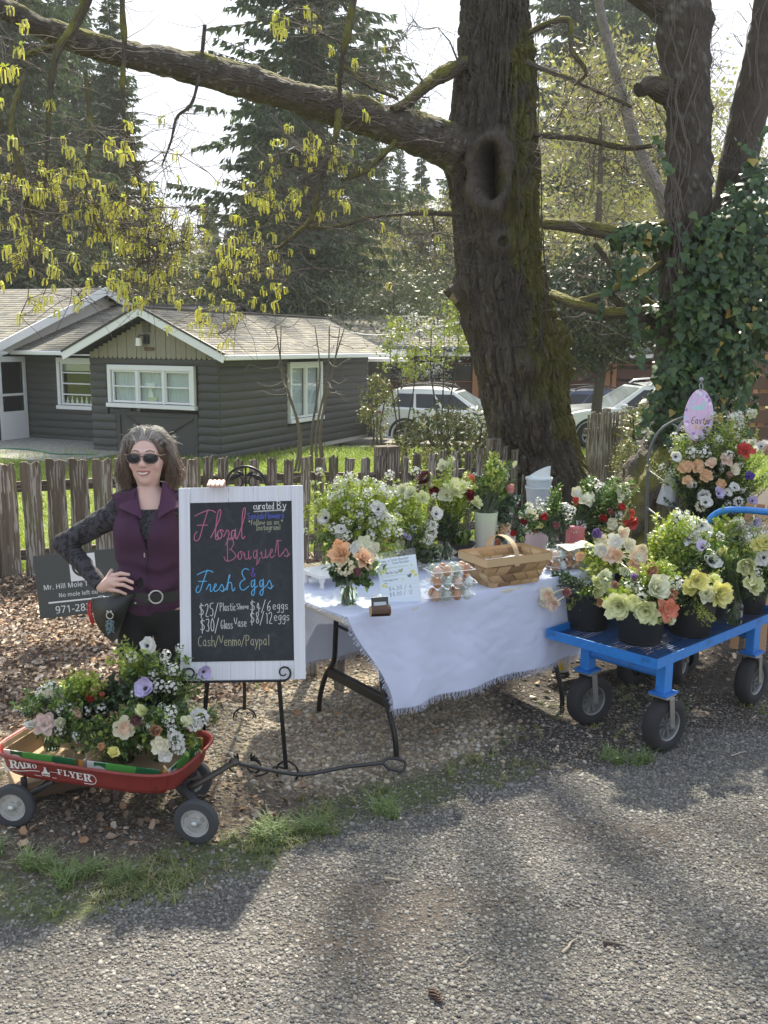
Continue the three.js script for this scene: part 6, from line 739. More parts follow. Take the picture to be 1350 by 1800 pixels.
{
  const f = planeAt(at(316, 858, 4.33), at(533, 853, 4.31), at(318, 1197, 4.13)), W = f.w, H = f.h;
  const t = thing('chalkboard_sign', 'chalkboard in a whitewashed plank frame listing bouquet and egg prices, on an easel', 'sign'); t.applyMatrix4(f.m);
  const n = 5, pw = W / n; for (let k = 0; k < n; k++) part(t, 'plank', muv(rbox(pw - .0022, H, .014, .0018, -W / 2 + pw * (k + .5), 0, 0)), mPlank);
  const bw = W * .822, bh = H * .822, by = .008;
  const side = (W - bw) / 2; for (const s of [-1, 1]) part(t, 'side_board', muv(rbox(side, H - .003, .008, .002, s * (W / 2 - side / 2), 0, .0108)), mPlank);
  const tex = ctex(900, 1440, (c, w, h) => {
    c.fillStyle = '#23282c'; c.fillRect(0, 0, w, h); const r = rngOf(2); for (let i = 0; i < 700; i++) { c.fillStyle = `rgba(190,200,210,${r() * .03})`; c.beginPath(); c.ellipse(r() * w, r() * h, rr(r, 10, 120), rr(r, 4, 30), r() * 3, 0, 7); c.fill(); }
    c.save(); c.scale(900 / 445, 1440 / 712); c.translate(-850, -403);
    write(c, 'ℱ', 866, 574, 140, '#b2607c', 4.2, .8, .05); write(c, 'ℓ', 938, 574, 130, '#b2607c', 4.2, .7, .1); write(c, 'ₒ', 963, 572, 76, '#b86a86', 4.2, .85); write(c, 'ᵣ', 996, 572, 76, '#b2607c', 4.2, .85); write(c, 'ₐ', 1022, 572, 78, '#b86a86', 4.4, .8); write(c, 'ℓ', 1058, 572, 134, '#b2607c', 4.2, .55, .05);
    let x = 996; for (const [g, h, wd] of [['ℬ', 104, .75], ['ₒ', 66, .8], ['ᵤ', 66, .85], ['ᵩ', 70, .85], ['ᵤ', 66, .85], ['ₑ', 66, .8], ['ₜ', 108, .6], ['ₛ', 70, .9]]) { x = write(c, g, x, 668 - (x - 996) * .055, h, '#a8607e', 3.6, wd) - h * .075; }
    write(c, '&', 1110, 738, 40, '#5b3f9c', 4, .9);
    write(c, 'ℱ', 872, 806, 100, '#57a9d8', 4, .85, .08); x = 918; for (const [g, h] of [['ᵣ', 60], ['ₑ', 60], ['ₛ', 62], ['ₕ', 78]]) x = write(c, g, x, 804, h, '#57a9d8', 4, .85) - h * .07; write(c, 'ℰ', 1056, 802, 104, '#57a9d8', 4, .75); x = 1106; for (const g of 'ᵍᵍₛ') x = write(c, g, x, 796, 74, '#57a9d8', 4, .78) - 5;
    const wt = '#c9cbc6'; for (const [q, x0, x1, y, h, lw] of [['$25/', 884, 972, 914, 60, 3.2], ['Plastic', 975, 1046, 890, 36, 2.5], ['Sleeve', 1048, 1102, 884, 25, 2.3], ['$4/6', 1106, 1200, 896, 52, 3], ['eggs', 1204, 1274, 888, 38, 2.6], ['$30/', 888, 974, 982, 60, 3.2], ['Glass', 978, 1032, 970, 40, 2.6], ['Vase', 1037, 1092, 962, 40, 2.6], ['$8/12', 1104, 1206, 950, 54, 3], ['eggs', 1209, 1280, 938, 40, 2.6]]) fit(c, q, x0, x1, y, h, wt, lw);
    fit(c, 'Cash/Venmo/Paypal', 878, 1190, 1046, 46, '#a9a586', 2.6); fit(c, 'curated', 1126, 1218, 438, 30, '#d9dbd6', 3); fit(c, 'By', 1228, 1274, 438, 34, '#d9dbd6', 3); c.beginPath(); for (let i = 0; i <= 46; i++) { const q = 1128 + i * 3; i ? c.lineTo(q, 447 + (i % 2 ? 3 : -2) - i * .1) : c.moveTo(q, 447); } c.lineWidth = 2; c.stroke();
    fit(c, 'Soniabflowers', 1100, 1262, 481, 28, '#4f5bb5', 2.8); fit(c, '*follow us on *', 1104, 1256, 508, 24, '#a7a886', 2.2); fit(c, 'Instagram!', 1136, 1244, 532, 24, '#a7a886', 2.2);
    c.restore();
  });
  const bg = box(bw, bh, .006, 0, by, .0065); { const u = bg.attributes.uv, p = bg.attributes.position; for (let i = 0; i < u.count; i++) u.setXY(i, p.getX(i) / bw + .5, (p.getY(i) - by) / bh + .5); }
  part(t, 'chalkboard', bg, std([1, 1, 1], .75, { map: tex }));
  // easel
  const e = thing('easel', 'black wrought iron easel with leaf scrolls holding the chalkboard', 'easel'), leg = (P, r = .0095) => tube(spline(P, 16), r, 8), B = (x, y, z) => f.at(x, y, z);
  const gz = (p) => V(p.x, ground(p.x, p.z), p.z), fr = onPlane(503, 1352, .05), fl = onPlane(352, 1368, .05), bk = onPlane(430, 1247, .05), top = B(-.0, H / 2 + .085, -.06);
  part(e, 'leg', muv(xf(box(.022, B(W * .31, -H / 2, -.03).distanceTo(fr) + 1.0, .012), V(0, 0, 0))).clone().applyMatrix4(new THREE.Matrix4().copy(new THREE.Matrix4().lookAt(B(W * .2, H / 2 - .05, -.035), fr, V(0, 0, 1))).multiply(new THREE.Matrix4().makeRotationX(PI / 2)).setPosition(B(W * .2, H / 2 - .05, -.035).lerp(fr, .5))), mIron).visible = true;
  e.children.pop();
  const flat = (a, b, w) => { const g = box(w, a.distanceTo(b), .009), y = b.clone().sub(a).normalize(), x = V(1, 0, 0).addScaledVector(y, -y.x).normalize(); g.applyMatrix4(new THREE.Matrix4().makeBasis(x, y, x.clone().cross(y)).setPosition(a.clone().lerp(b, .5))); return g; };
  part(e, 'leg', flat(fr, B(W * .17, H / 2 + .0, -.03), .02), mIron); part(e, 'leg', flat(fl, B(-W * .17, H / 2 + .0, -.03), .02), mIron); part(e, 'leg', flat(bk, B(0, H * .42, -.05), .018), mIron);
  const ring = (c, r, a0, a1, ax, th = .0055) => tube([...Array(28)].map((_, i) => { const a = mix(a0, a1, i / 27); return c.clone().add(V(Math.cos(a) * r * ax[0], Math.sin(a) * r, Math.cos(a) * r * ax[1])); }), th, 6);
  part(e, 'foot_scroll', [ring(fr.clone().add(V(.005, -.015, 0)), .055, -1.9, 4.0, [.98, .2]), tube(spline([fr, fr.clone().add(V(-.05, .012, .0)), fr.clone().add(V(-.1, -.02, .01)), fr.clone().add(V(-.15, -.035, .01))], 14), .005, 6)], mIron);
  part(e, 'foot_scroll', [ring(fl.clone().add(V(0, -.015, 0)), .05, -1.5, 3.6, [.98, .2])], mIron);
  part(e, 'foot_scroll', [ring(bk.clone().add(V(0, -.055, 0)), .065, -.2, PI + .2, [1, .1]), ring(bk.clone().add(V(-.03, -.04, 0)), .02, .4, 3.6, [1, .1], .004), ring(bk.clone().add(V(.03, -.04, 0)), .02, -.4, 2.8, [1, .1], .004)], mIron);
  part(e, 'ledge', [tube([B(-W * .49, -H / 2 - .004, .012), B(W * .34, -H / 2 - .004, .012)], .006, 7), tube([B(-W * .30, -H / 2 - .004, -.025), B(-W * .30, -H / 2 - .004, .012)], .006, 6), tube([B(W * .3, -H / 2 - .004, -.025), B(W * .3, -H / 2 - .004, .012)], .006, 6)], mIron);
  const hook = (x, s) => { const P = []; for (let i = 0; i <= 34; i++) { const q = i / 34, a = -PI / 2 + q * 4.9 * PI / 2.1, r = .036 * (1 - .72 * q); P.push(B(x + s * (Math.cos(a) * r), -H / 2 + .034 + Math.sin(a) * r, .022)); } return tube(P, (q) => .0052 - .002 * q, 6); };
  part(e, 'hook_scroll', hook(W * .33, 1), mIron); part(e, 'hook_scroll', hook(-W * .42, -1), mIron);
  const tc = B(.015, H / 2 + .0, -.04); part(e, 'top_arch', [ring(tc, .098, -.05, PI + .05, [1, .05], .006), tube([tc.clone().add(V(0, .095, 0)), tc.clone().add(V(0, -.05, 0))], .005, 6), tube([tc.clone().add(V(-.098, 0, 0)), tc.clone().add(V(.098, 0, 0))], .005, 6)], mIron);
  const scr = []; for (const s of [-1, 1]) { scr.push(ring(tc.clone().add(V(s * .045, .026, 0)), .03, s > 0 ? 0 : PI, s > 0 ? 4.6 : PI - 4.6, [1, 0], .004)); for (let k = 0; k < 3; k++) scr.push(xf(sph(1, 0, 0, 0, V(.02, .0075, .004), 7), tc.clone().add(V(s * (.022 + k * .014), .066 - k * .010, .002)), [0, 0, s * (.5 - k * .5)])); } part(e, 'leaf_scroll', scr, mIron);
  const lc = onPlane(430, 1350, .03), l2 = []; for (const s of [-1, 1]) { const c = lc.clone().add(V(s * .045, .012, 0)); l2.push(ring(c, .035, s > 0 ? PI * 1.1 : -PI * .1, s > 0 ? PI * 2.6 : -PI * 1.6, [1, .2], .0048)); for (let k = 0; k < 5; k++) l2.push(xf(sph(1, 0, 0, 0, V(.022, .0065, .004), 7), c.clone().add(V(s * (-.012 + k * .008), .046 - k * .006, 0)), [0, 0, s * (1.5 - k * .55)])); } part(e, 'leaf_scroll', l2, mIron);
}
// yard sign behind her elbow
{
  const D = 6.3, f = planeAt(at(60, 977, D), at(208, 963, D + .12), at(69, 1088, D - .02)), t = thing('yard_sign', 'dark grey yard sign with white lettering and a phone number, stuck in the leaves', 'sign'); t.applyMatrix4(f.m);
  const tex = ctex(1024, 760, (c, w, h) => {
    c.fillStyle = '#4a4f4d'; c.fillRect(0, 0, w, h); c.fillStyle = '#e9ebea'; c.fillRect(420, 28, 318, 322); c.strokeStyle = '#3c4040'; c.lineWidth = 30; c.beginPath(); c.arc(578, 172, 118, 0, 7); c.stroke(); c.fillStyle = '#3c4040'; c.beginPath(); c.moveTo(548, 92); c.lineTo(618, 78); c.lineTo(606, 220); c.lineTo(566, 240); c.closePath(); c.fill();
    c.fillStyle = '#eceeed'; const tx = (q, x, y, wd, ref) => { c.font = '100px sans-serif'; c.font = Math.round(100 * wd / c.measureText(ref).width) + 'px sans-serif'; c.fillText(q, x, y); }; tx('Mr. Hill Mole T', 78, 420, 480, 'Mr. Hill Mole'); tx('No mole left ou', 250, 525, 480, 'No mole left ou'); c.fillRect(120, 570, 820, 19); tx('971-282', 190, 716, 440, '971-282');
  });
  const g = box(f.w, f.h, .004); { const u = g.attributes.uv, p = g.attributes.position; for (let i = 0; i < u.count; i++) u.setXY(i, p.getX(i) / f.w + .5, p.getY(i) / f.h + .5); }
  part(t, 'panel', g, std([1, 1, 1], .55, { map: tex }));
  part(t, 'wire_stake', [tube([V(-.10, -f.h / 2 + .1, -.006), V(-.10, -f.h / 2 - .26, -.006)], .003, 6), tube([V(.12, -f.h / 2 + .1, -.006), V(.12, -f.h / 2 - .26, -.006)], .003, 6), tube([V(-.10, -f.h / 2 - .03, -.006), V(.12, -f.h / 2 - .03, -.006)], .003, 6)], std([.35, .35, .34], .5, { metalness: .7 }));
}
// ------------------------------------------------------------------ table, cloths and what stands on it
const TH = .80, TA = V(-.166, 0, -4.34), TE = V(.808, 0, -.589), TG = V(-.589, 0, -.808), onT_ = (s, g, y = TH) => TA.clone().addScaledVector(TE, s).addScaledVector(TG, g).setY(y), TTURN = Math.atan2(.589, .808);
const onTable = (px, py) => onPlane(px, py, TH + .004);
const mBlack = std([.016, .017, .018], .4, { metalness: .3 });
{
  const t = thing('folding_table', 'white plastic folding table with black wishbone legs under the fringed cloth', 'table', onT_(.915, .38, 0), TTURN), hx = .915, hz = .38;
  part(t, 'tabletop', rbox(1.83, .045, .76, .018, 0, TH - .026, 0), std([.55, .54, .5], .6));
  for (const s of [-1, 1]) { const x = s * .60; for (const q of [-1, 1]) part(t, 'leg', tube(spline([[x, TH - .06, q * .20], [x, .5, q * .215], [x, .34, q * .235], [x + s * .01, .26, q * .29], [x + s * .01, .12, q * .355], [x + s * .01, .03, q * .372], [x + s * .01, .008, q * .372]], 30), .0145, 10), mBlack); part(t, 'cross_bar', rbox(.035, .06, .56, .01, x, .27, 0, [.0, 0, 0]), mBlack); part(t, 'hinge_bar', tube([V(x, TH - .07, -.25), V(x, TH - .07, .25)], .012, 8), mBlack); part(t, 'brace', tube([V(x, .56, 0), V(x - s * .42, TH - .06, 0)], .009, 8), mBlack); part(t, 'brace', tube([V(x, .56, -.21), V(x, .56, .21)], .009, 8), mBlack); }
  // cloth: over the top, hanging in soft folds, edge frayed
  const weave = dtex(128, 128, (u, v) => .5 + .25 * Math.sin(u * 2 * PI * 32) * 1 + .25 * Math.sin(v * 2 * PI * 32)), mCloth = phys([.60, .655, .83], .9, { side: THREE.DoubleSide, transmission: .16, thickness: 0, bumpMap: rep(weave, 6), bumpScale: .00015, sheen: .2, sheenColor: lin(.6, .65, .8) });
  const wr = (s, y) => .012 * (fb3(s * 3.5, y * 1.6, 3, 2) - .5) - .03 * Math.max(0, .12 - Math.abs(fb3(s * 7 - y * 5, y * 6 + s * 3, 5, 2) - .5)) + .006 * (fb3(s * 14 + y * 5, y * 9, 8, 2) - .5);
  // front cloth: parameter v runs across the top (0..1) then down the front; it lies askew, so its left edge slants down to a corner
  const drop = .505, topW = .72, tot = topW + drop, ptF = (u, v) => {
    const a = v * (tot - .035 * u), s0 = mix(-.012 + .25 * sstep(topW - .04, tot, a) - .012 * Math.sin(a * 5), 1.86 - .05 * sstep(topW, tot, a), u);
    if (a < topW) { const g = topW - a; return onT_(s0, g + .004, TH + .004 + Math.max(0, wr(s0 * 1.5, a * 3)) * .5); }
    const d = a - topW, c = Math.min(1, d / .04), fold = .02 * Math.sin(s0 * 17 + 2 * Math.sin(s0 * 3)) * sstep(.05, .5, d) + wr(s0, d * 2); return onT_(s0, .004 - .012 * c - .055 * sstep(0, .5, d) * (1 - .35 * u) - fold, TH + .004 - d + .004 * (1 - c));
  };
  const cl = part(scene, 'tablecloth', grid(120, 90, ptF), mCloth); cl.userData = { label: 'white fringed cloth hanging down the front of the table', category: 'tablecloth' };
  const r = rngOf(21), fr = []; const tassel2 = (p, l) => { const P = [p, p.clone().add(V(rr(r, -.006, .006), -l * .5, rr(r, -.004, .006))), p.clone().add(V(rr(r, -.014, .014), -l, rr(r, -.008, .01)))]; return tube(spline(P, 4), (f) => .0017 * (1 - .5 * f), 3, false); };
  for (let i = 0; i < 330; i++) fr.push(tassel2(ptF(i / 330, 1).add(V(0, .002, .001)), rr(r, .022, .048))); for (let i = 0; i < 170; i++) { const v = i / 170, p = ptF(0, v), P = [p, p.clone().addScaledVector(TE, -rr(r, .012, .03)).add(V(0, v < .57 ? rr(r, -.012, .002) : -rr(r, .004, .022), 0))]; fr.push(tube(P, .0015, 3, false)); }
  part(cl, 'fringe', fr, mCloth, { kind: 'stuff' });
  const ptB = (u, v) => { const s0 = mix(-.02 , 1.5, u), d = v * .52; return onT_(s0, .775 + .012 * Math.sin(s0 * 24) * v + wr(s0 + 5, d * 2) + .05 * v, TH + .003 - d); };
  const cb = part(scene, 'tablecloth', grid(70, 24, ptB), mCloth); cb.userData = { label: 'back cloth hanging behind the table legs with sun shining through it', category: 'tablecloth' };
  const fb = []; for (let i = 0; i < 260; i++) fb.push(tassel2(ptB(i / 260, 1), rr(r, .02, .04))); part(cb, 'fringe', fb, mCloth, { kind: 'stuff' });
  // white wooden riser
  const rp = onTable(566, 1036).addScaledVector(TE, .08).addScaledVector(TG, .08).setY(TH), ri = thing('riser', 'small white wooden riser tray behind the jar of peach flowers', 'riser', rp, TTURN); part(ri, 'top', rbox(.62, .022, .2, .005, .2, .075, 0), mWhite); for (const [x, z] of [[-.08, -.08], [-.08, .08], [.48, -.08], [.48, .08]]) part(ri, 'foot', xf(lathe([[.006, 0], [.014, .01], [.01, .03], [.018, .055], [.018, .066]], 10), V(x, 0, z)), mWhite);
  // price card in a clear stand
  const f = planeAt(at(665, 972, 4.66), at(735, 962, 4.70), at(667, 1070, 4.60)), pc = thing('price_card', 'white price card with handwritten egg prices in a clear stand', 'card'); pc.applyMatrix4(f.m);
  const tex = ctex(700, 1000, (c, w, h) => {
    c.fillStyle = '#e4e9f3'; c.fillRect(0, 0, w, h); c.fillStyle = '#a5b2c9'; for (let i = 1; i < 8; i++) c.fillRect(30, 150 + i * 62, w - 60, 2);
    const fl = (x, y, s, col) => { c.fillStyle = col; for (let k = 0; k < 6; k++) { c.beginPath(); c.ellipse(x + Math.cos(k * 1.05) * s * .6, y + Math.sin(k * 1.05) * s * .6, s * .55, s * .4, k * 1.05, 0, 7); c.fill(); } c.fillStyle = '#d8a93c'; c.beginPath(); c.arc(x, y, s * .35, 0, 7); c.fill(); };
    for (const [x, y, s] of [[85, 275, 40], [65, 560, 34], [110, 590, 24], [610, 350, 44], [650, 430, 34], [600, 210, 22], [420, 480, 20]]) fl(x, y, s, '#dfe07a'); c.fillStyle = '#8fae6a'; for (const [x, y] of [[140, 240], [150, 300], [560, 400], [110, 520]]) { c.beginPath(); c.ellipse(x, y, 34, 10, .6, 0, 7); c.fill(); } c.globalAlpha = .5; c.fillRect(140, 205, 400, 14); c.fillRect(140, 370, 330, 12); c.globalAlpha = 1;
    const hen = (x, y, s, col) => { c.fillStyle = col; c.beginPath(); c.ellipse(x, y, s, s * .75, -.2, 0, 7); c.fill(); c.beginPath(); c.ellipse(x + s * .75, y - s * .8, s * .38, s * .5, .3, 0, 7); c.fill(); c.beginPath(); c.moveTo(x - s * .6, y - s * .1); c.lineTo(x - s * 1.5, y - s * 1.1); c.lineTo(x - s * .3, y - s * .6); c.fill(); c.fillRect(x - 6, y + s * .6, 5, s * .6); c.fillRect(x + 10, y + s * .6, 5, s * .6); }; hen(400, 300, 38, '#9aa06c'); hen(540, 430, 36, '#4a5560');
    const ink = '#39415c'; write(c, 'Venmo', 40, 80, 46, ink, 5, .8); write(c, '@ Sonia-Beecher', 195, 76, 56, ink, 5, .75); write(c, 'Paypal:', 40, 140, 46, ink, 5, .75); write(c, 'Sonia Beecher', 265, 142, 54, ink, 5, .72); write(c, 'Garden Eggs', 130, 330, 44, ink, 5, .75); write(c, 'from happy hens', 70, 480, 40, ink, 4, .7);
    write(c, '$4.00 / 6', 140, 690, 86, ink, 6, .95); write(c, '$8.00 / 12', 140, 810, 86, ink, 6, .9);
  });
  const cg = box(f.w * .98, f.h * .86, .0012, 0, -f.h * .05, 0); { const u = cg.attributes.uv, p = cg.attributes.position; for (let i = 0; i < u.count; i++) u.setXY(i, p.getX(i) / (f.w * .98) + .5, (p.getY(i) + f.h * .05) / (f.h * .86) + .5); }
  const mClear = phys([.96, .98, .98], .04, { transmission: 1, thickness: 0, ior: 1.49 }); part(pc, 'card', cg, std([1, 1, 1], .8, { map: tex })); part(pc, 'clear_stand', [rbox(f.w, f.h, .003, .001, 0, 0, .0035), box(f.w, .004, .07, 0, -f.h / 2, -.02)], mClear);
  // card reader on a split log
  const cr = onTable(668, 1082), lg = thing('card_holder', 'short split log holding a black framed card, at the front of the table', 'card holder', cr, .25); part(lg, 'log', xf(new THREE.CylinderGeometry(.026, .028, .095, 16, 1, false, -.3, PI + 2.2), V(0, .024, 0), [0, 0, PI / 2]), std([.10, .06, .04], .85, { bumpMap: rep(woodBump, 1, 1), bumpScale: .004 })); for (const s of [-1, 1]) part(lg, 'cut_end', cyl(.0265, .0265, .002, 16, s * .048, .024, 0, [0, 0, PI / 2]), std([.4, .28, .18], .8)); const cd = part(lg, 'card', rbox(.085, .07, .004, .002, 0, .055, -.006, [-.2, 0, 0]), std([.03, .032, .03], .3)); part(cd, 'card_print', box(.062, .022, .001, 0, .056, -.0025, [-.2, 0, 0]), std([.45, .52, .56], .4));
  // eggs in clear boxes
  const eggPts = []; for (let i = 0; i <= 14; i++) { const a = i / 14 * PI; eggPts.push([Math.sin(a) * .0215 * (1 + .12 * Math.cos(a)), .028 - Math.cos(a) * .028]); } const eggG = norm(lathe(eggPts, 16)), eggM = [[.46, .225, .115], [.39, .175, .09], [.52, .31, .19], [.42, .5, .46], [.6, .64, .62], [.38, .43, .36], [.62, .45, .36]].map((c) => std(c, .45)), r2 = rngOf(99);
  const mPet = phys([.96, .97, .97], .07, { transmission: 1, thickness: 0, ior: 1.45, side: THREE.DoubleSide });
  function carton(nx, nz, p, turn, label, eggs) {
    const t = thing('egg_carton', label, 'egg carton', p, turn, undefined), dx = .055, w = nx * dx, d = nz * dx;
    for (let i = 0; i < nx; i++) for (let k = 0; k < nz; k++) part(t, 'egg', eggG, eggM[eggs[(i + k * nx) % eggs.length]], { p: V(-w / 2 + (i + .5) * dx, .003, -d / 2 + (k + .5) * dx), e: [rr(r2, -.06, .06), 0, rr(r2, -.06, .06)], s: 1.06 });
    const cup = (g0, fn) => g0; const L = [];
    const shell = grid(nx * 8, nz * 8, (u, v) => { const x = (u - .5) * w, z = (v - .5) * d, m = Math.abs(Math.sin(u * nx * PI) * Math.sin(v * nz * PI)), e = Math.max(Math.abs(u - .5), Math.abs(v - .5)) * 2; return V(x * 1.03, .036 + .026 * Math.pow(m, .5) * (e > .995 ? 0 : 1), z * 1.03); });
    const low = grid(nx * 8, nz * 8, (u, v) => { const x = (u - .5) * w, z = (v - .5) * d, m = Math.abs(Math.sin(u * nx * PI) * Math.sin(v * nz * PI)); return V(x * 1.03, .03 - .029 * Math.pow(m, .4), z * 1.03); }); part(t, 'clear_lid', [shell], mPet); part(t, 'clear_rim', [rbox(w * 1.1, .003, .006, .001, 0, .034, d * .545), rbox(w * 1.1, .003, .006, .001, 0, .034, -d * .545), rbox(.006, .003, d * 1.1, .001, w * .545, .034, 0), rbox(.006, .003, d * 1.1, .001, -w * .545, .034, 0), ...[...Array(nx - 1)].map((_, i) => box(.0025, .004, d * .9, -w / 2 + (i + 1) * dx, .056, 0))], phys([.85, .88, .9], .2, { transmission: .6, thickness: 0 })); part(t, 'clear_tray', low, mPet); return t;
  }
  const c1 = onTable(790, 1054), tn = .30;
  carton(4, 2, c1.clone(), tn, 'clear box of mixed pastel eggs, bottom of the three stacked beside the basket', [0, 4, 1, 3, 2, 5]); carton(4, 2, c1.clone().add(V(.01, .064, -.01)), tn - .12, 'clear box of brown and blue eggs, middle of the three stacked beside the basket', [6, 4, 5, 1, 0, 3]); carton(4, 2, c1.clone().add(V(-.004, .128, -.006)), tn + .1, 'clear box of eggs, topmost of the three stacked beside the basket', [5, 1, 3, 0, 6, 2]);
  const c2 = onTable(1004, 1002).add(V(0, 0, -.05)); carton(6, 2, c2, TTURN - .1, 'long clear egg box at the right of the basket, lower of two', [0, 4, 1, 2, 4, 6]); carton(6, 2, c2.clone().add(V(-.01, .064, .0)), TTURN - .05, 'long clear egg box at the right of the basket, upper of two', [6, 3, 2, 4, 0, 5]); const bag = thing('striped_cloth', 'folded grey striped cloth lying on the upper long egg box', 'cloth', c2.clone().add(V(.02, .131, -.01)), TTURN); for (let k = 0; k < 8; k++) part(bag, 'stripe', grid(3, 6, (u, v) => V(-.12 + (k + u) * .03, .012 * Math.sin(v * PI) + .004 * Math.sin(k + v * 5), -.07 + v * .14)), phys(k % 2 ? [.72, .72, .7] : [.3, .34, .32], .9, { side: THREE.DoubleSide }));
  // basket: woven splints laid on the slant, each a strip of its own
  const bp = onTable(856, 1046).lerp(onTable(970, 1014), .5).addScaledVector(TG, .13), bk = thing('splint_basket', 'wide wooden splint basket with a bent handle on the table', 'basket', bp, TTURN - .12), BW = .44, BD = .27, BH = .165;
  const mSpl = [[.50, .33, .17], [.38, .24, .11], [.56, .40, .22], [.24, .14, .07], [.44, .28, .13]].map((c) => std(c, .7, { map: rep(paintTone, 2, 2), bumpMap: rep(woodBump, 3, 1), bumpScale: .0015 }));
  const perim = (q, y) => { const k = .72 + .28 * y / BH, hw = BW / 2 * k, hd = BD / 2 * k, per = 2 * (BW + BD); let a = ((q % 1) + 1) % 1 * per; if (a < BW) return [mix(-hw, hw, a / BW), hd, 0, 1]; a -= BW; if (a < BD) return [hw, mix(hd, -hd, a / BD), 1, 0]; a -= BD; if (a < BW) return [mix(hw, -hw, a / BW), -hd, 0, -1]; a -= BW; return [-hw, mix(-hd, hd, a / BD), -1, 0]; };
  const NS = 14, sp = BH / (2 * (BW + BD)); for (const dir of [1, -1]) for (let k = 0; k < NS; k++) { const q0 = k / NS, w = .5 / NS * .93; part(bk, 'splint', grid(4, 26, (u, v) => { const y = v * BH * .96, q = q0 + dir * v * sp * 1.05 + (u - .5) * 2 * w, [x, z, nx, nz] = perim(q, y), cell = v * 2.1 * NS * sp * 1.0, o = .006 * Math.cos((cell + (dir > 0 ? 0 : 1)) * PI); return V(x + nx * o, y, z + nz * o); }, [.3, 1]), phys2(mSpl[(k * 3 + (dir > 0 ? 0 : 2)) % 5])); }
  function phys2(m) { m.side = THREE.DoubleSide; return m; }
  part(bk, 'bottom', box(BW * .7, .006, BD * .7, 0, .003, 0), mSpl[1]); for (const o of [.006, -.006]) part(bk, 'rim', grid(80, 2, (u, v) => { const [x, z, nx, nz] = perim(u, BH); return V(x + nx * o, BH - .038 + v * .042, z + nz * o); }, [6, 1]), mSpl[o > 0 ? 2 : 0]);
  part(bk, 'handle', grid(40, 2, (u, v) => { const a = u * PI; return V((v - .5) * .032 - .02 - .0 , BH - .05 + .145 * Math.pow(Math.sin(a), .7), Math.cos(a) * (BD / 2 + .004)); }, [3, 1]), mSpl[2]); part(bk, 'paper_lining', grid(10, 8, (u, v) => V((u - .5) * .36, .105 + .02 * fb3(u * 5, v * 5, 1, 2), (v - .5) * .2)), std([.66, .64, .6], .9, { side: THREE.DoubleSide }));
}
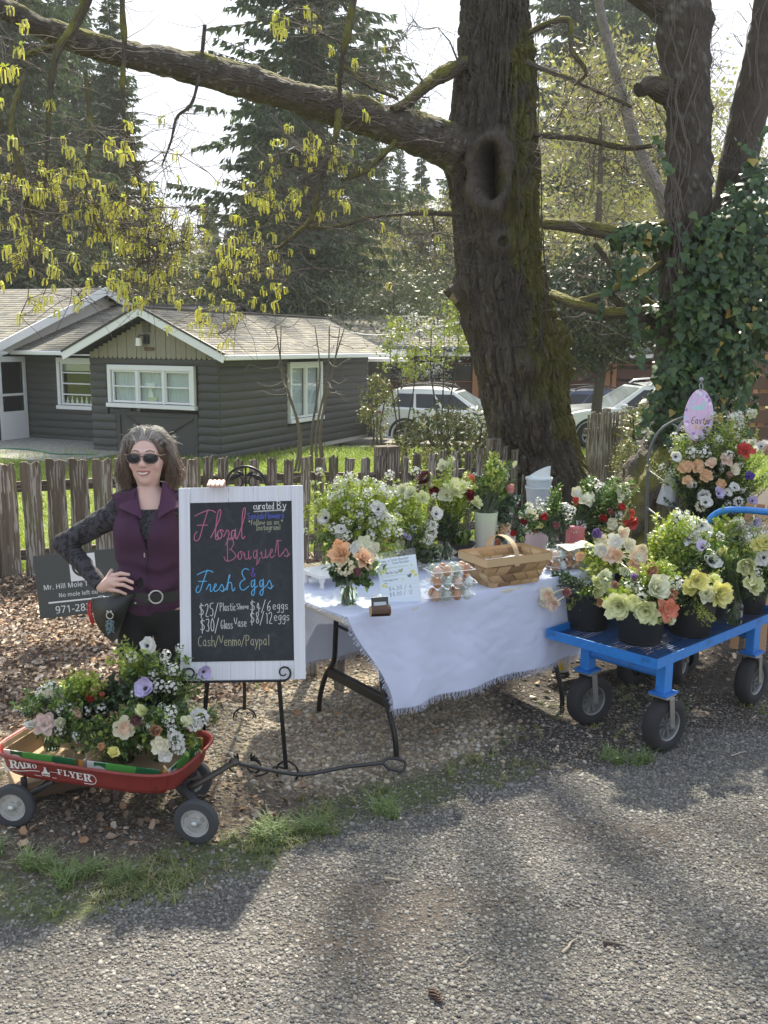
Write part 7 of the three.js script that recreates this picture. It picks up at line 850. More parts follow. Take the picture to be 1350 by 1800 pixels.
// ------------------------------------------------------------------ red wagon
const wearTone = dtex(512, 512, (u, v) => { const s = sstep(.66, .74, fbm(u * 9, v * 9, 9, 9, 3, 5)), f = fbm(u * 24, v * 24, 24, 24, 8, 3); return lerpc([1, .95, .95], [.55, .5, .48], s * .6).map((c) => c * (.86 + .24 * f)); });
const font = await new FontLoader().loadAsync('fonts/droid/droid_serif_bold.typeface.json');
{
  const WY = -R(15), C = V(-1.245, 0, -3.985), t = thing('wagon', 'worn red toy wagon with white lettering, loaded with jars of flowers', 'wagon', C, WY), toL = (p) => t.worldToLocal(p.clone()); t.updateMatrixWorld();
  const mRed = std([.235, .035, .03], .48, { map: rep(wearTone, 2), side: THREE.DoubleSide });
  const hx = .425, hz = .225, rc = .075, y0 = .2, y1 = .315, rr_ = (q, k, rad) => { const a = q * 2 * PI, n = 5, c = Math.cos(a), s = Math.sin(a), e = 2 / n; return [Math.sign(c) * Math.pow(Math.abs(c), e) * (hx + k), Math.sign(s) * Math.pow(Math.abs(s), e) * (hz + k)]; };
  const prof = [[-.03, y0], [-.012, y0 + .006], [0, y0 + .03], [.012, y1 - .018], [.020, y1 - .006], [.026, y1], [.034, y1 + .001], [.038, y1 - .006], [.035, y1 - .013], [.028, y1 - .013]];
  part(t, 'tray', [grid(96, prof.length - 1, (u, v) => { const [k, y] = prof[Math.round(v * (prof.length - 1))], [x, z] = rr_(u, k); return V(x, y, z); }, [3, .3]), grid(96, 4, (u, v) => { const [x, z] = rr_(u, -.03); return V(x * v, y0 + .001, z * v); }, [1, 1])], mRed);
  // lettering on the near side: cut from the printing face, a millimetre proud
  const mLet = std([.80, .78, .75], .5), onSide = (g, x, y) => xf(g, V(x, y, hz + .0025 + (y - y0 - .03) * .18), [.178, 0, 0]), txt = (s, size, x, y, rot = 0, sx = 1) => { const g = new TextGeometry(s, { font, size, depth: .0012, curveSegments: 4, bevelEnabled: false }); g.scale(sx, 1, 1); g.rotateZ(rot); return onSide(g, x, y); };
  const ym = y0 + .052; const L = []; [['R', .042, -.335, .0], ['A', .034, -.297, .005], ['D', .028, -.264, .010], ['I', .024, -.236, .013], ['O', .021, -.219, .015]].forEach(([s, z, x, dy]) => L.push(txt(s, z, x, ym + dy, 0, 1.12))); [['F', .026, -.095, .006], ['L', .028, -.066, .003], ['Y', .031, -.038, -.001], ['E', .034, -.006, -.005], ['R', .038, .029, -.009]].forEach(([s, z, x, dy]) => L.push(txt(s, z, x, ym + dy - .004, 0, 1.12)));
  part(t, 'lettering', L, mLet); const lb = (P, r = .0012) => { const g = tube(spline(P, 12), r, 4); g.scale(1, 1, .5); return onSide(g, 0, 0); };
  part(t, 'underline', [lb([[-.325, ym - .008, 0], [-.285, ym - .007, 0], [-.225, ym + .004, 0], [-.185, ym + .006, 0]], .002), lb([[-.215, ym - .016, 0], [-.18, ym - .018, 0]]), lb([[-.105, ym - .018, 0], [-.125, ym - .017, 0]]), lb([[-.13, ym + .012, 0], [-.09, ym + .012, 0]]), lb([[.05, ym + .026, 0], [.08, ym + .024, 0], [.092, ym + .006, 0], [.08, ym - .018, 0], [.03, ym - .022, 0]], .002)], mLet);
  const disc = (r, x, y) => onSide(new THREE.CircleGeometry(r, 14), x, y), ringS = (r, x, y) => onSide(new THREE.RingGeometry(r * .5, r, 14), x, y); part(t, 'wagon_emblem', [ringS(.0062, -.17, ym - .012), ringS(.0062, -.142, ym - .013), ringS(.004, -.158, ym - .014), ringS(.004, -.151, ym - .014), onSide(box(.04, .006, .001), -.156, ym - .002), disc(.0055, -.155, ym + .018), onSide(box(.018, .012, .001), -.155, ym + .007), onSide(box(.012, .003, .001), -.155, ym + .025), lb([[-.148, ym + .008, 0], [-.138, ym + .004, 0], [-.134, ym + .012, 0]])], mLet);
  // wheels: hubs where the picture shows them
  const mTy = std([.05, .052, .056], .8), rust = dtex(256, 256, (u, v) => { const d = Math.hypot(u - .5, v - .5) * 2, n = fbm(u * 9, v * 9, 9, 9, 2, 4); return lerpc([.62, .62, .6], [.3, .24, .19], clamp(sstep(.5, .8, n) * .8, 0, 1)); }), mDisc = std([.62, .62, .6], .6, { map: rust }), mBlk = std([.03, .031, .034], .5);
  const wheelG = { tyre: merge([lathe([[.062, -.019], [.088, -.0195], [.0955, -.014], [.0975, -.006], [.0975, .006], [.0955, .014], [.088, .0195], [.062, .019]], 40)]), disc: lathe([[0, .014], [.02, .014], [.026, .010], [.05, .008], [.058, .012], [.066, .017], [.066, .019]], 32), hub: merge([lathe([[0, .036], [.011, .034], [.0145, .028], [.0145, .012]], 16)]) };
  const wheel = (p, yaw) => { const w = thing2(t, 'wheel', p); w.rotation.set(0, yaw, 0); const s = thing2(w, 'x', V()); w.remove(s); part(w, 'tyre', xf(wheelG.tyre.clone(), V(), [PI / 2, 0, 0]), mTy); part(w, 'disc', [xf(wheelG.disc.clone(), V(), [PI / 2, 0, 0]), xf(wheelG.disc.clone(), V(), [-PI / 2, 0, 0])], mDisc); part(w, 'hub_cap', xf(wheelG.hub.clone(), V(), [PI / 2, 0, 0]), std([.5, .53, .5], .35, { metalness: .5 })); return w; };
  const wn = toL(onPlane(345, 1444, .0975).setY(.0975)), rn = toL(onPlane(24, 1416, .0975).setY(.0975)); wheel(wn, .1); wheel(rn, .16); const wf = wn.clone().add(V(-.2, 0, -.36)), rf = rn.clone().add(V(0, 0, -.46)); wheel(wf, .1); wheel(rf, .16);
  part(t, 'rear_axle', tube([rn, rf], .007, 8), mBlk); part(t, 'front_axle', tube([wn, wf], .007, 8), mBlk);
  part(t, 'rear_bracket', [-1, 1].flatMap((s) => { const z = mix(rf.z, rn.z, s > 0 ? .86 : .14), a = V(rn.x, .0975, z); return [tube(spline([a, V(rn.x + .012, .16, z), V(rn.x + .01, y0, z)], 8), .014, 8), tube(spline([a, V(rn.x + .08, .15, z), V(rn.x + .16, y0, z)], 8), .011, 8)]; }), mBlk);
  const fx = mix(wn.x, wf.x, .5) - .03; part(t, 'front_bolster', [tube(spline([wn.clone().add(V(0, .0, -.03)), wn.clone().add(V(-.03, .05, -.06)), V(fx, y0 - .01, mix(wn.z, wf.z, .35)), V(fx, y0 - .01, mix(wn.z, wf.z, .65)), wf.clone().add(V(.03, .05, .06)), wf.clone().add(V(0, 0, .03))], 26), .02, 8), cyl(.055, .04, .05, 18, fx, y0 - .02, mix(wn.z, wf.z, .5))], mBlk);
  const kn = toL(at(412, 1340, 3.86)), hp = (px, py, d) => toL(at(px, py, d)), yk = [V(fx + .01, y0 - .035, mix(wn.z, wf.z, .5)), hp(345, 1378, 3.8), kn]; const wid = (P, w) => P.map((p) => p.clone().add(w));
  part(t, 'yoke', [tube(spline(wid(yk, V(0, 0, .016)), 14), (f) => mix(.016, .010, f), 8), tube(spline(wid(yk, V(0, 0, -.016)), 14), (f) => mix(.016, .010, f), 8), sph(.02, kn.x, kn.y, kn.z, V(1.15, .9, 1.2))], std([.07, .062, .055], .45, { metalness: .5 }));
  part(t, 'handle', [tube(spline([kn, hp(470, 1353, 3.95), hp(522, 1361, 4.05), hp(545, 1360, 4.09), hp(610, 1348, 4.22), hp(672, 1341, 4.34)], 40), .0098, 10)], std([.055, .056, .06], .42, { metalness: .5 })); part(t, 'grip', [tube(spline([hp(672, 1341, 4.34), hp(682, 1333, 4.36), hp(712, 1340, 4.4), hp(708, 1354, 4.36), hp(684, 1351, 4.34), hp(672, 1341, 4.34)], 24), .008, 7)], mBlk);
  // printed cardboard trays
  const card = (w, d, h, x, z, a, name, label) => {
    const b = thing(name, label, 'tray', t.localToWorld(V(x, y0 + .004, z)), WY + a), T = ctex(1024, 128, (c, W, H) => { c.fillStyle = '#1f6a3c'; c.fillRect(0, 0, W, H); c.fillStyle = '#57a84a'; c.beginPath(); c.moveTo(250, 0); c.lineTo(640, 0); c.lineTo(560, H); c.lineTo(200, H); c.fill(); c.fillStyle = '#d9d7cf'; c.fillRect(0, 0, 90, H); c.beginPath(); c.ellipse(150, 80, 130, 60, 0, 0, 7); c.fill(); c.fillStyle = '#e9ebe6'; for (let i = 0; i < 3; i++) c.fillRect(760 + i * 62, 44, 44, 34); c.fillStyle = '#7a4526'; c.fillRect(930, 0, 30, H); c.fillStyle = '#c98a3e'; c.fillRect(970, 0, 54, H); });
    const mK = std([.40, .28, .17], .85), mP = std([1, 1, 1], .55, { map: T }), wall = (len, X, Z, rot) => { const g = box(len, h, .005); g.applyMatrix4(M4(V(X, h / 2, Z), [0, rot, 0])); return g; };
    part(b, 'base', box(w, .005, d, 0, .003, 0), mK); part(b, 'printed_side', wall(w, 0, d / 2, 0), mP); part(b, 'printed_side', wall(d, w / 2, 0, PI / 2), mP); part(b, 'plain_side', wall(w, 0, -d / 2, 0), mK); part(b, 'plain_side', wall(d, -w / 2, 0, PI / 2), mK); part(b, 'end_flap', box(.004, h + .02, d * .9, -w / 2 - .004, (h + .02) / 2, 0, [0, 0, .2]), mK); return b;
  };
  card(.40, .35, .10, -.205, 0, .0, 'cardboard_tray', 'green printed cardboard tray at the left in the wagon'); card(.38, .35, .10, .20, -.005, .02, 'cardboard_tray', 'green printed cardboard tray at the right in the wagon');
  const bl = onPlane(92, 1392, 0), wb = thing('timber_offcut', 'weathered offcut of thick timber on the ground under the wagon', 'timber', V(bl.x - .02, 0.0, bl.z - .06), .55), bk = muv(rbox(.36, .085, .2, .008, 0, .045, 0)); part(wb, 'block', bk, std([.34, .24, .15], .85, { map: rep(paintTone, 3), bumpMap: rep(woodBump, 2, 2), bumpScale: .004 })); part(wb, 'bark_edge', rbox(.365, .05, .02, .008, 0, .035, .1), std([.13, .085, .055], .9));
}
// ------------------------------------------------------------------ blue cart, arch, egg, crates
const CK = V(1.386, 0, -4.534), CA = V(.73, 0, -.684), CB = V(-.638, 0, -.77), CTURN = Math.atan2(.684, .73), onC = (a, b, y = .54) => CK.clone().addScaledVector(CA, a).addScaledVector(CB, b).setY(y);
const onCart = (px, py) => onPlane(px, py, .515);
{
  const mBlue = phys([.022, .21, .62], .38, { clearcoat: .2, clearcoatRoughness: .4, map: rep(wearTone, 1.7) }), mBlue2 = std([.018, .16, .50], .5, { map: rep(wearTone, 2.3) }), mTy = std([.024, .024, .026], .85), mSt = std([.42, .42, .4], .38, { metalness: .85 }), mRimC = std([.3, .31, .31], .45, { metalness: .6 });
  // local axes: x along the cart, z towards its near short end's left... x = CA, z = -CB
  const t = thing('garden_cart', 'blue steel mesh deck cart on fat black casters, loaded with flower buckets', 'cart', CK.clone(), CTURN), LN = 1.42, WD = .69, z = (b) => -b;
  part(t, 'deck_rail', muv(box(LN, .052, .006, LN / 2, .515, z(-.0))), mBlue); part(t, 'deck_rail', muv(box(LN, .052, .006, LN / 2, .515, z(WD))), mBlue); part(t, 'deck_rail', muv(box(.006, .052, WD, 0, .515, z(WD / 2))), mBlue); part(t, 'deck_rail', muv(box(.006, .052, WD, LN, .515, z(WD / 2))), mBlue);
  for (const [a, b, w, d] of [[LN / 2, .0, LN, .04], [LN / 2, WD, LN, .04], [0, WD / 2, .04, WD], [LN, WD / 2, .04, WD]]) part(t, 'deck_angle', box(w, .005, d, a + (w < .1 ? (a ? -.02 : .02) : 0), .492, z(b + (d < .1 ? (b ? -.02 : .02) : 0))), mBlue2);
  const wires = []; for (let k = 0; k < 56; k++) wires.push(box(.006, .005, WD, (k + .5) * LN / 56, .4995, z(WD / 2))); for (let k = 0; k < 10; k++) wires.push(box(LN, .005, .005, LN / 2, .4945, z((k + .5) * WD / 10))); part(t, 'mesh_deck', wires, std([.02, .06, .16], .5));
  const leg = (a, b, yaw, castYaw) => {
    part(t, 'leg', muv(rbox(.075, .16, .055, .004, a, .41, z(b))), mBlue); part(t, 'foot_plate', rbox(.125, .012, .105, .002, a, .325, z(b)), mBlue2); part(t, 'top_plate', rbox(.11, .008, .095, .002, a, .312, z(b)), mSt);
    const c = thing2(t, 'caster', V(a, 0, z(b))); c.rotation.y = castYaw; const R0 = .146, off = .025, g = []; for (const s of [-1, 1]) g.push(xf(rbox(.036, .17, .006, .002), V(off * .5, .225, s * .056), [0, 0, off / .2])); part(c, 'fork', [...g, rbox(.06, .008, .106, .002, 0, .305, 0)], mSt);
    part(c, 'axle_bolt', cyl(.009, .009, .13, 10, off, R0, 0, [PI / 2, 0, 0]), mSt); part(c, 'tyre', xf(lathe([[.082, -.036], [.1, -.046], [.13, -.042], [.143, -.026], [.1465, 0], [.143, .026], [.13, .042], [.1, .046], [.082, .036]], 40), V(off, R0, 0), [PI / 2, 0, 0]), mTy); part(c, 'rim', [xf(lathe([[.086, .032], [.082, .037], [.076, .032], [.074, .01], [.074, -.01], [.076, -.032], [.082, -.037], [.086, -.032]], 32), V(off, R0, 0), [PI / 2, 0, 0]), ...[...Array(9)].map((_, k) => box(.007, .056, .03, 0, .048, 0).applyMatrix4(M4(V(off, R0, 0), [0, 0, k * .698]))), cyl(.022, .022, .06, 14, off, R0, 0, [PI / 2, 0, 0])], mRimC);
  };
  leg(.135, .03, 0, .62 - CTURN); leg(.135, .50, 0, .5 - CTURN); leg(1.12, .03, 0, .75 - CTURN); leg(1.12, .50, 0, 1.05 - CTURN);
  part(t, 'cross_tube', [tube([V(.135, .42, z(.03)), V(.135, .42, z(.50))], .022, 10), tube([V(1.12, .42, z(.03)), V(1.12, .42, z(.5))], .022, 10)], mBlue2); part(t, 'under_rail', [rbox(1.0, .04, .03, .004, .62, .46, z(.16)), rbox(1.0, .04, .03, .004, .62, .46, z(.54))], mBlue2);
  const hb = V(1.30, 0, 0); part(t, 'handle', tube(spline([at(1240, 985, 5.75), at(1238, 940, 5.75), at(1247, 914, 5.74), at(1265, 900, 5.72), at(1290, 896, 5.66), at(1350, 900, 5.5), at(1420, 908, 5.3), at(1460, 930, 5.2), at(1465, 1000, 5.2)].map((p) => t.worldToLocal(p)), 70), .021, 12), mBlue);
  // second, darker cart behind
  const c2 = onPlane(1110, 1203, 0), d2 = thing('garden_cart', 'second dark cart half hidden behind the blue cart, only wheels and a black tub showing', 'cart', c2, .6); part(d2, 'wheel', [xf(lathe([[.05, -.04], [.1, -.04], [.12, -.02], [.12, .02], [.1, .04], [.05, .04]], 26), V(0, .12, 0), [PI / 2, 0, .0])], mTy); part(d2, 'rim', [...[...Array(8)].map((_, k) => box(.01, .09, .03, 0, .05, .02).applyMatrix4(M4(V(0, .12, 0), [0, 0, k * .785])))], std([.05, .05, .052], .5, { metalness: .5 })); part(d2, 'wheel', [xf(lathe([[.05, -.04], [.1, -.04], [.12, -.02], [.12, .02], [.1, .04], [.05, .04]], 26), V(.42, .12, .06), [PI / 2, 0, 0])], mTy); part(d2, 'deck', rbox(1.1, .04, .55, .01, .25, .34, -.2), std([.03, .03, .032], .6)); part(d2, 'tub', [xf(lathe([[.0, 0], [.2, 0], [.23, .34], [.24, .35], [.225, .35], [.195, .02], [0, .02]], 26), V(.1, .37, -.2)), xf(lathe([[.0, 0], [.2, 0], [.23, .34], [.24, .35], [.225, .35], [.195, .02], [0, .02]], 26), V(.6, .37, -.2))], std([.018, .018, .02], .55, { side: THREE.DoubleSide }));
  const yb = onPlane(985, 1178, 0), yk = thing('small_tub', 'small yellow and white tub standing under the table beside the cart', 'tub', yb); part(yk, 'tub', lathe([[0, 0], [.052, 0], [.058, .13], [.06, .135], [.054, .135], [.05, .01], [0, .01]], 24), std([.62, .60, .55], .5)); part(yk, 'yellow_label', new THREE.CylinderGeometry(.0585, .0545, .09, 24, 1, true, -2.0, 2.2).translate(0, .062, 0), std([.62, .42, .03], .5));
  // buckets
  const mPail = std([.014, .015, .017], .5, { side: THREE.DoubleSide }), pailG = lathe([[0, 0], [.108, 0], [.112, .006], [.140, .205], [.147, .207], [.149, .222], [.141, .222], [.139, .21], [.108, .012], [0, .012]], 36);
  const pails = [[1040, 1107, 'black flower bucket at the front left corner of the cart'], [1133, 1132, 'black flower bucket at the near corner of the cart, under the lime flowers'], [1222, 1118, 'black flower bucket in the middle of the cart edge with a trailing vine']], PP = [];
  const pail = thing('flower_bucket', pails[0][2], 'bucket'); part(pail, 'pail', pailG, mPail); part(pail, 'base_ring', xf(new THREE.TorusGeometry(.111, .004, 6, 36), V(0, .012, 0), [PI / 2, 0, 0]), mPail);
  pails.forEach(([px, py, l], i) => { const p = onCart(px, py).add(V(0, 0, -.1)).setY(.503); const b = i ? dup(pail, p, 0, l) : pail; b.position.copy(p); PP.push(p); });
  [[.62, .45, 'black flower bucket behind the lime flowers, in the second row'], [1.02, .30, 'black flower bucket right of the glass jar, behind the big white anemone'], [.98, .56, 'black flower bucket in the back row below the blue handle'], [1.33, .2, 'black flower bucket at the right end of the cart']].forEach(([a, b, l]) => { const p = onC(a, b, .503); dup(pail, p, 0, l); PP.push(p); });
  scene.userData.pails = PP;
  // plant stand with an arch, hanging galvanised pots
  const mGalv = std([.34, .36, .38], .42, { metalness: .55 }), AD = 7.0, ar = thing('plant_stand', 'tall grey arched metal plant stand with hanging galvanised pots', 'plant stand'), a3 = (px, py, d = AD) => at(px, py, d), bar = (P, r = .011, n = 40) => tube(spline(P, n), r, 7);
  const mArch = std([.15, .155, .16], .55, { metalness: .35 }); part(ar, 'arch', bar([a3(1134, 985), a3(1137, 900), a3(1140, 810), a3(1146, 780), a3(1162, 755), a3(1185, 740), a3(1215, 730), a3(1245, 735), a3(1275, 752), a3(1290, 790), a3(1296, 860), a3(1300, 985)]), mArch); part(ar, 'arch', bar([a3(1180, 990, 6.7), a3(1182, 830, 6.7), a3(1185, 780, 6.7), a3(1192, 755, 6.7), a3(1206, 738, 6.7), a3(1230, 728, 6.7)]), mArch); part(ar, 'hanging_hook', bar([a3(1152, 770), a3(1165, 750), a3(1180, 745), a3(1191, 752), a3(1188, 766), a3(1186, 775)], .005, 20), mGalv);
  part(ar, 'shelf_arm', [bar([a3(1138, 826), a3(1170, 848, 6.8), a3(1178, 853, 6.75)], .009, 8), bar([a3(1137, 892), a3(1160, 910, 6.8), a3(1186, 926, 6.75)], .009, 8)], mArch);
  const pot = lathe([[0, 0], [.078, 0], [.082, .004], [.060, .235], [.064, .24], [.056, .24], [.076, .01], [0, .01]], 24); for (const [px, py, tilt] of [[1173, 888, -.18], [1186, 985, -.22]]) { const w = part(ar, 'galvanised_pot', pot.clone(), mGalv); w.position.copy(a3(px, py, 6.72)); w.rotation.z = tilt; part(w, 'pot_wire', tube(spline([[-.06, .24, 0], [-.03, .3, 0], [.0, .31, 0], [.04, .3, 0], [.06, .24, 0]], 12), .003, 5), mGalv); }
  // the painted egg
  const E = at(1228, 730, 6.62), eg = thing('egg_sign', 'pink wooden egg sign with a rabbit and lettering hanging on the arch', 'sign', E, -.05), eh = .36, ew = .2, sh = new THREE.Shape(); for (let i = 0; i <= 48; i++) { const a = i / 48 * 2 * PI, x = Math.sin(a) * ew / 2 * (1 - .13 * Math.cos(a)), y = Math.cos(a) * eh / 2; i ? sh.lineTo(x, y) : sh.moveTo(x, y); }
  const tex = ctex(560, 1000, (c, w, h) => { c.fillStyle = '#d8bcdc'; c.fillRect(0, 0, w, h); const r = rngOf(8); for (let i = 0; i < 26; i++) { const a = r() * 6.3, x = w / 2 + Math.sin(a) * w * rr(r, .33, .47), y = h / 2 - Math.cos(a) * h * rr(r, .38, .49); c.fillStyle = ['#e9def0', '#9d86c4', '#b9c8e2'][i % 3]; for (let k = 0; k < 5; k++) { c.beginPath(); c.ellipse(x + Math.cos(k * 1.26) * 22, y + Math.sin(k * 1.26) * 22, 20, 12, k * 1.26, 0, 7); c.fill(); } } c.fillStyle = 'rgba(120,80,130,.45)'; for (const x of [.2, .4, .6, .8]) c.fillRect(w * x, 0, 4, h);
    c.fillStyle = '#a9d3d6'; c.beginPath(); c.ellipse(270, 350, 95, 42, -.12, 0, 7); c.fill(); c.beginPath(); c.ellipse(365, 310, 34, 28, 0, 0, 7); c.fill(); for (const [x, y, a] of [[345, 265, -.5], [370, 255, -.15]]) { c.beginPath(); c.ellipse(x, y, 11, 40, a, 0, 7); c.fill(); } c.beginPath(); c.ellipse(180, 375, 55, 16, -.5, 0, 7); c.fill(); c.beginPath(); c.ellipse(350, 385, 50, 12, .2, 0, 7); c.fill(); c.beginPath(); c.arc(176, 335, 18, 0, 7); c.fill();
    write(c, 'Easter', 130, 660, 130, '#4a3a22', 13, .78, .12); c.fillStyle = '#d9bf3a'; for (let i = 0; i < 16; i++) { c.beginPath(); c.ellipse(120 + r() * 300, 590 + r() * 170, 12, 9, r(), 0, 7); c.fill(); } write(c, 'is on', 210, 765, 70, '#c8a92f', 9, .8, .1); });
  const g = new THREE.ExtrudeGeometry(sh, { depth: .008, bevelEnabled: true, bevelSize: .002, bevelThickness: .002, bevelSegments: 1, curveSegments: 40 }); { const u = g.attributes.uv, p = g.attributes.position; for (let i = 0; i < u.count; i++) u.setXY(i, p.getX(i) / ew + .5, p.getY(i) / eh + .5); } part(eg, 'egg_panel', g, std([1, 1, 1], .6, { map: tex })); part(eg, 'hanger', tube(spline([[0, eh / 2 - .01, .012], [-.012, eh / 2 + .025, .01], [0, eh / 2 + .05, .005], [.014, eh / 2 + .02, .01], [.004, eh / 2 - .01, .012]], 16), .003, 5), mGalv); part(eg, 'knob', sph(.016, 0, eh / 2 + .07, .005, 1, 10), std([.3, .3, .34], .4));
  // wooden crates at the right edge
  const mPine = [[.42, .25, .13], [.36, .2, .1], [.5, .32, .18]].map((c) => std(c, .75, { bumpMap: rep(woodBump, 2, 2), bumpScale: .003 })), cp = at(1342, 985, 6.3), cr = thing('slatted_stand', 'reddish wooden slatted stand behind the cart handle at the right edge', 'stand', V(cp.x, 0, cp.z), -.3); for (let k = 0; k < 5; k++) part(cr, 'slat', muv(rbox(.055, 1.02, .02, .004, -.13 + k * .08, .53, 0, [-.12, 0, .02 * (k - 2)])), mPine[k % 3]); for (const y of [.3, .85]) part(cr, 'cross_piece', muv(rbox(.42, .05, .02, .004, .02, y, -.025 - (y - .5) * .12)), mPine[1]); part(cr, 'tray_side', muv(rbox(.3, .12, .02, .004, .05, .98, .06, [0, .5, .3])), mPine[2]);
  const b1 = onT_(.95, .74, TH - .06), bc = thing('wooden_crate', 'small pale wooden crate behind the pale green vase', 'crate', b1, TTURN); for (let k = 0; k < 3; k++) part(bc, 'board', muv(rbox(.3, .055, .012, .003, 0, .04 + k * .06, .0)), mPine[2]); for (const x of [-.15, .15]) part(bc, 'board', muv(rbox(.035, .24, .03, .003, x, .12, -.02)), mPine[0]);
  // nested white buckets
  const wb = at(945, 905, 7.3), mTr = phys([.72, .78, .82], .4, { transmission: .35, thickness: 0, side: THREE.DoubleSide }), st = thing('white_bucket_stack', 'stack of nested white plastic buckets tipped to the right behind the table', 'buckets', V(wb.x, wb.y - .16, wb.z)), pl = (h) => lathe([[0, 0], [.075, 0], [.1, h - .02], [.106, h - .018], [.106, h], [.098, h], [.073, .01], [0, .01]], 28); part(st, 'bucket', xf(pl(.26), V(0, .13, 0), [0, 0, 0]), mTr); part(st, 'bucket', xf(pl(.26), V(0, .20, 0), [0, 0, -.0]), mTr); part(st, 'bucket', xf(new THREE.CylinderGeometry(.088, .08, .16, 24, 6, true), V(.0, .42, 0), [0, 0, 0]), mTr); { const q = st.children[2].geometry.attributes.position; for (let i = 0; i < q.count; i++) if (q.getY(i) > .45) q.setY(i, q.getY(i) + q.getX(i) * .55); } part(st, 'pedestal', cyl(.1, .085, .36, 22, 0, -.06, 0), std([.55, .42, .42], .6)); part(st, 'post', muv(rbox(.1, .8, .1, .01, 0, -.62, 0)), mPine[1]);
  // trestle behind the table that carries the far flowers
  const tb = onT_(1.3, 1.15, 0), ft = thing('back_bench', 'low grey bench behind the table carrying the far flowers', 'bench', tb, TTURN); part(ft, 'top', muv(rbox(1.7, .04, .42, .006, 0, .7, 0)), mPicket[0]); for (const x of [-.7, .7]) for (const z2 of [-.16, .16]) part(ft, 'leg', muv(rbox(.05, .68, .05, .004, x, .34, z2)), mPicket[1]);
}
// ------------------------------------------------------------------ flowers
const mPetal = new THREE.MeshPhysicalMaterial({ vertexColors: true, roughness: .55, side: THREE.DoubleSide, transmission: .3, thickness: 0 });
const mLeaf = new THREE.MeshPhysicalMaterial({ vertexColors: true, roughness: .45, side: THREE.DoubleSide, transmission: .58, thickness: 0 });
// one petal: root at the origin, grows along +y, opens by `open` from the +z axis
function petal(len, wid, open, curl, a, c0, c1, r, o = {}) {
  const k = rr(r, .84, 1.12), w2 = o.point ?? .8, dt = rr(r, -.16, .16), dc = rr(r, -.2, .2), tw = rr(r, -.25, .25), g = grid(4, 5, (u, v) => { const s = u * 2 - 1, w = wid * Math.pow(Math.sin(PI * Math.min(1, (v * .79 + .11))), w2) * s, y = len * k * v, th = open + dt + (curl + dc) * v + tw * (u - .5) * v, ca = Math.cos(th), sa = Math.sin(th); return V(w, y * sa, y * ca + wid * .45 * s * s * (o.cup ?? .6) + (o.ruf ?? 0) * Math.sin(v * 9 + u * 11)); });
  tint(g, () => c0); const col = g.attributes.color; for (let i = 0; i < 30; i++) { const v = (i / 5 | 0) / 5, c = mulc(lerpc(c0, c1, Math.pow(v, .7)), rr(r, .94, 1.06)); col.setXYZ(i, ...c); }
  g.applyMatrix4(M4(V(0, 0, (o.z ?? 0)), [0, 0, a])); return g;
}
const ringOf = (n, r, f, off = 0) => [...Array(n)].map((_, i) => f(i / n * 2 * PI + off + rr(r, -.12, .12)));
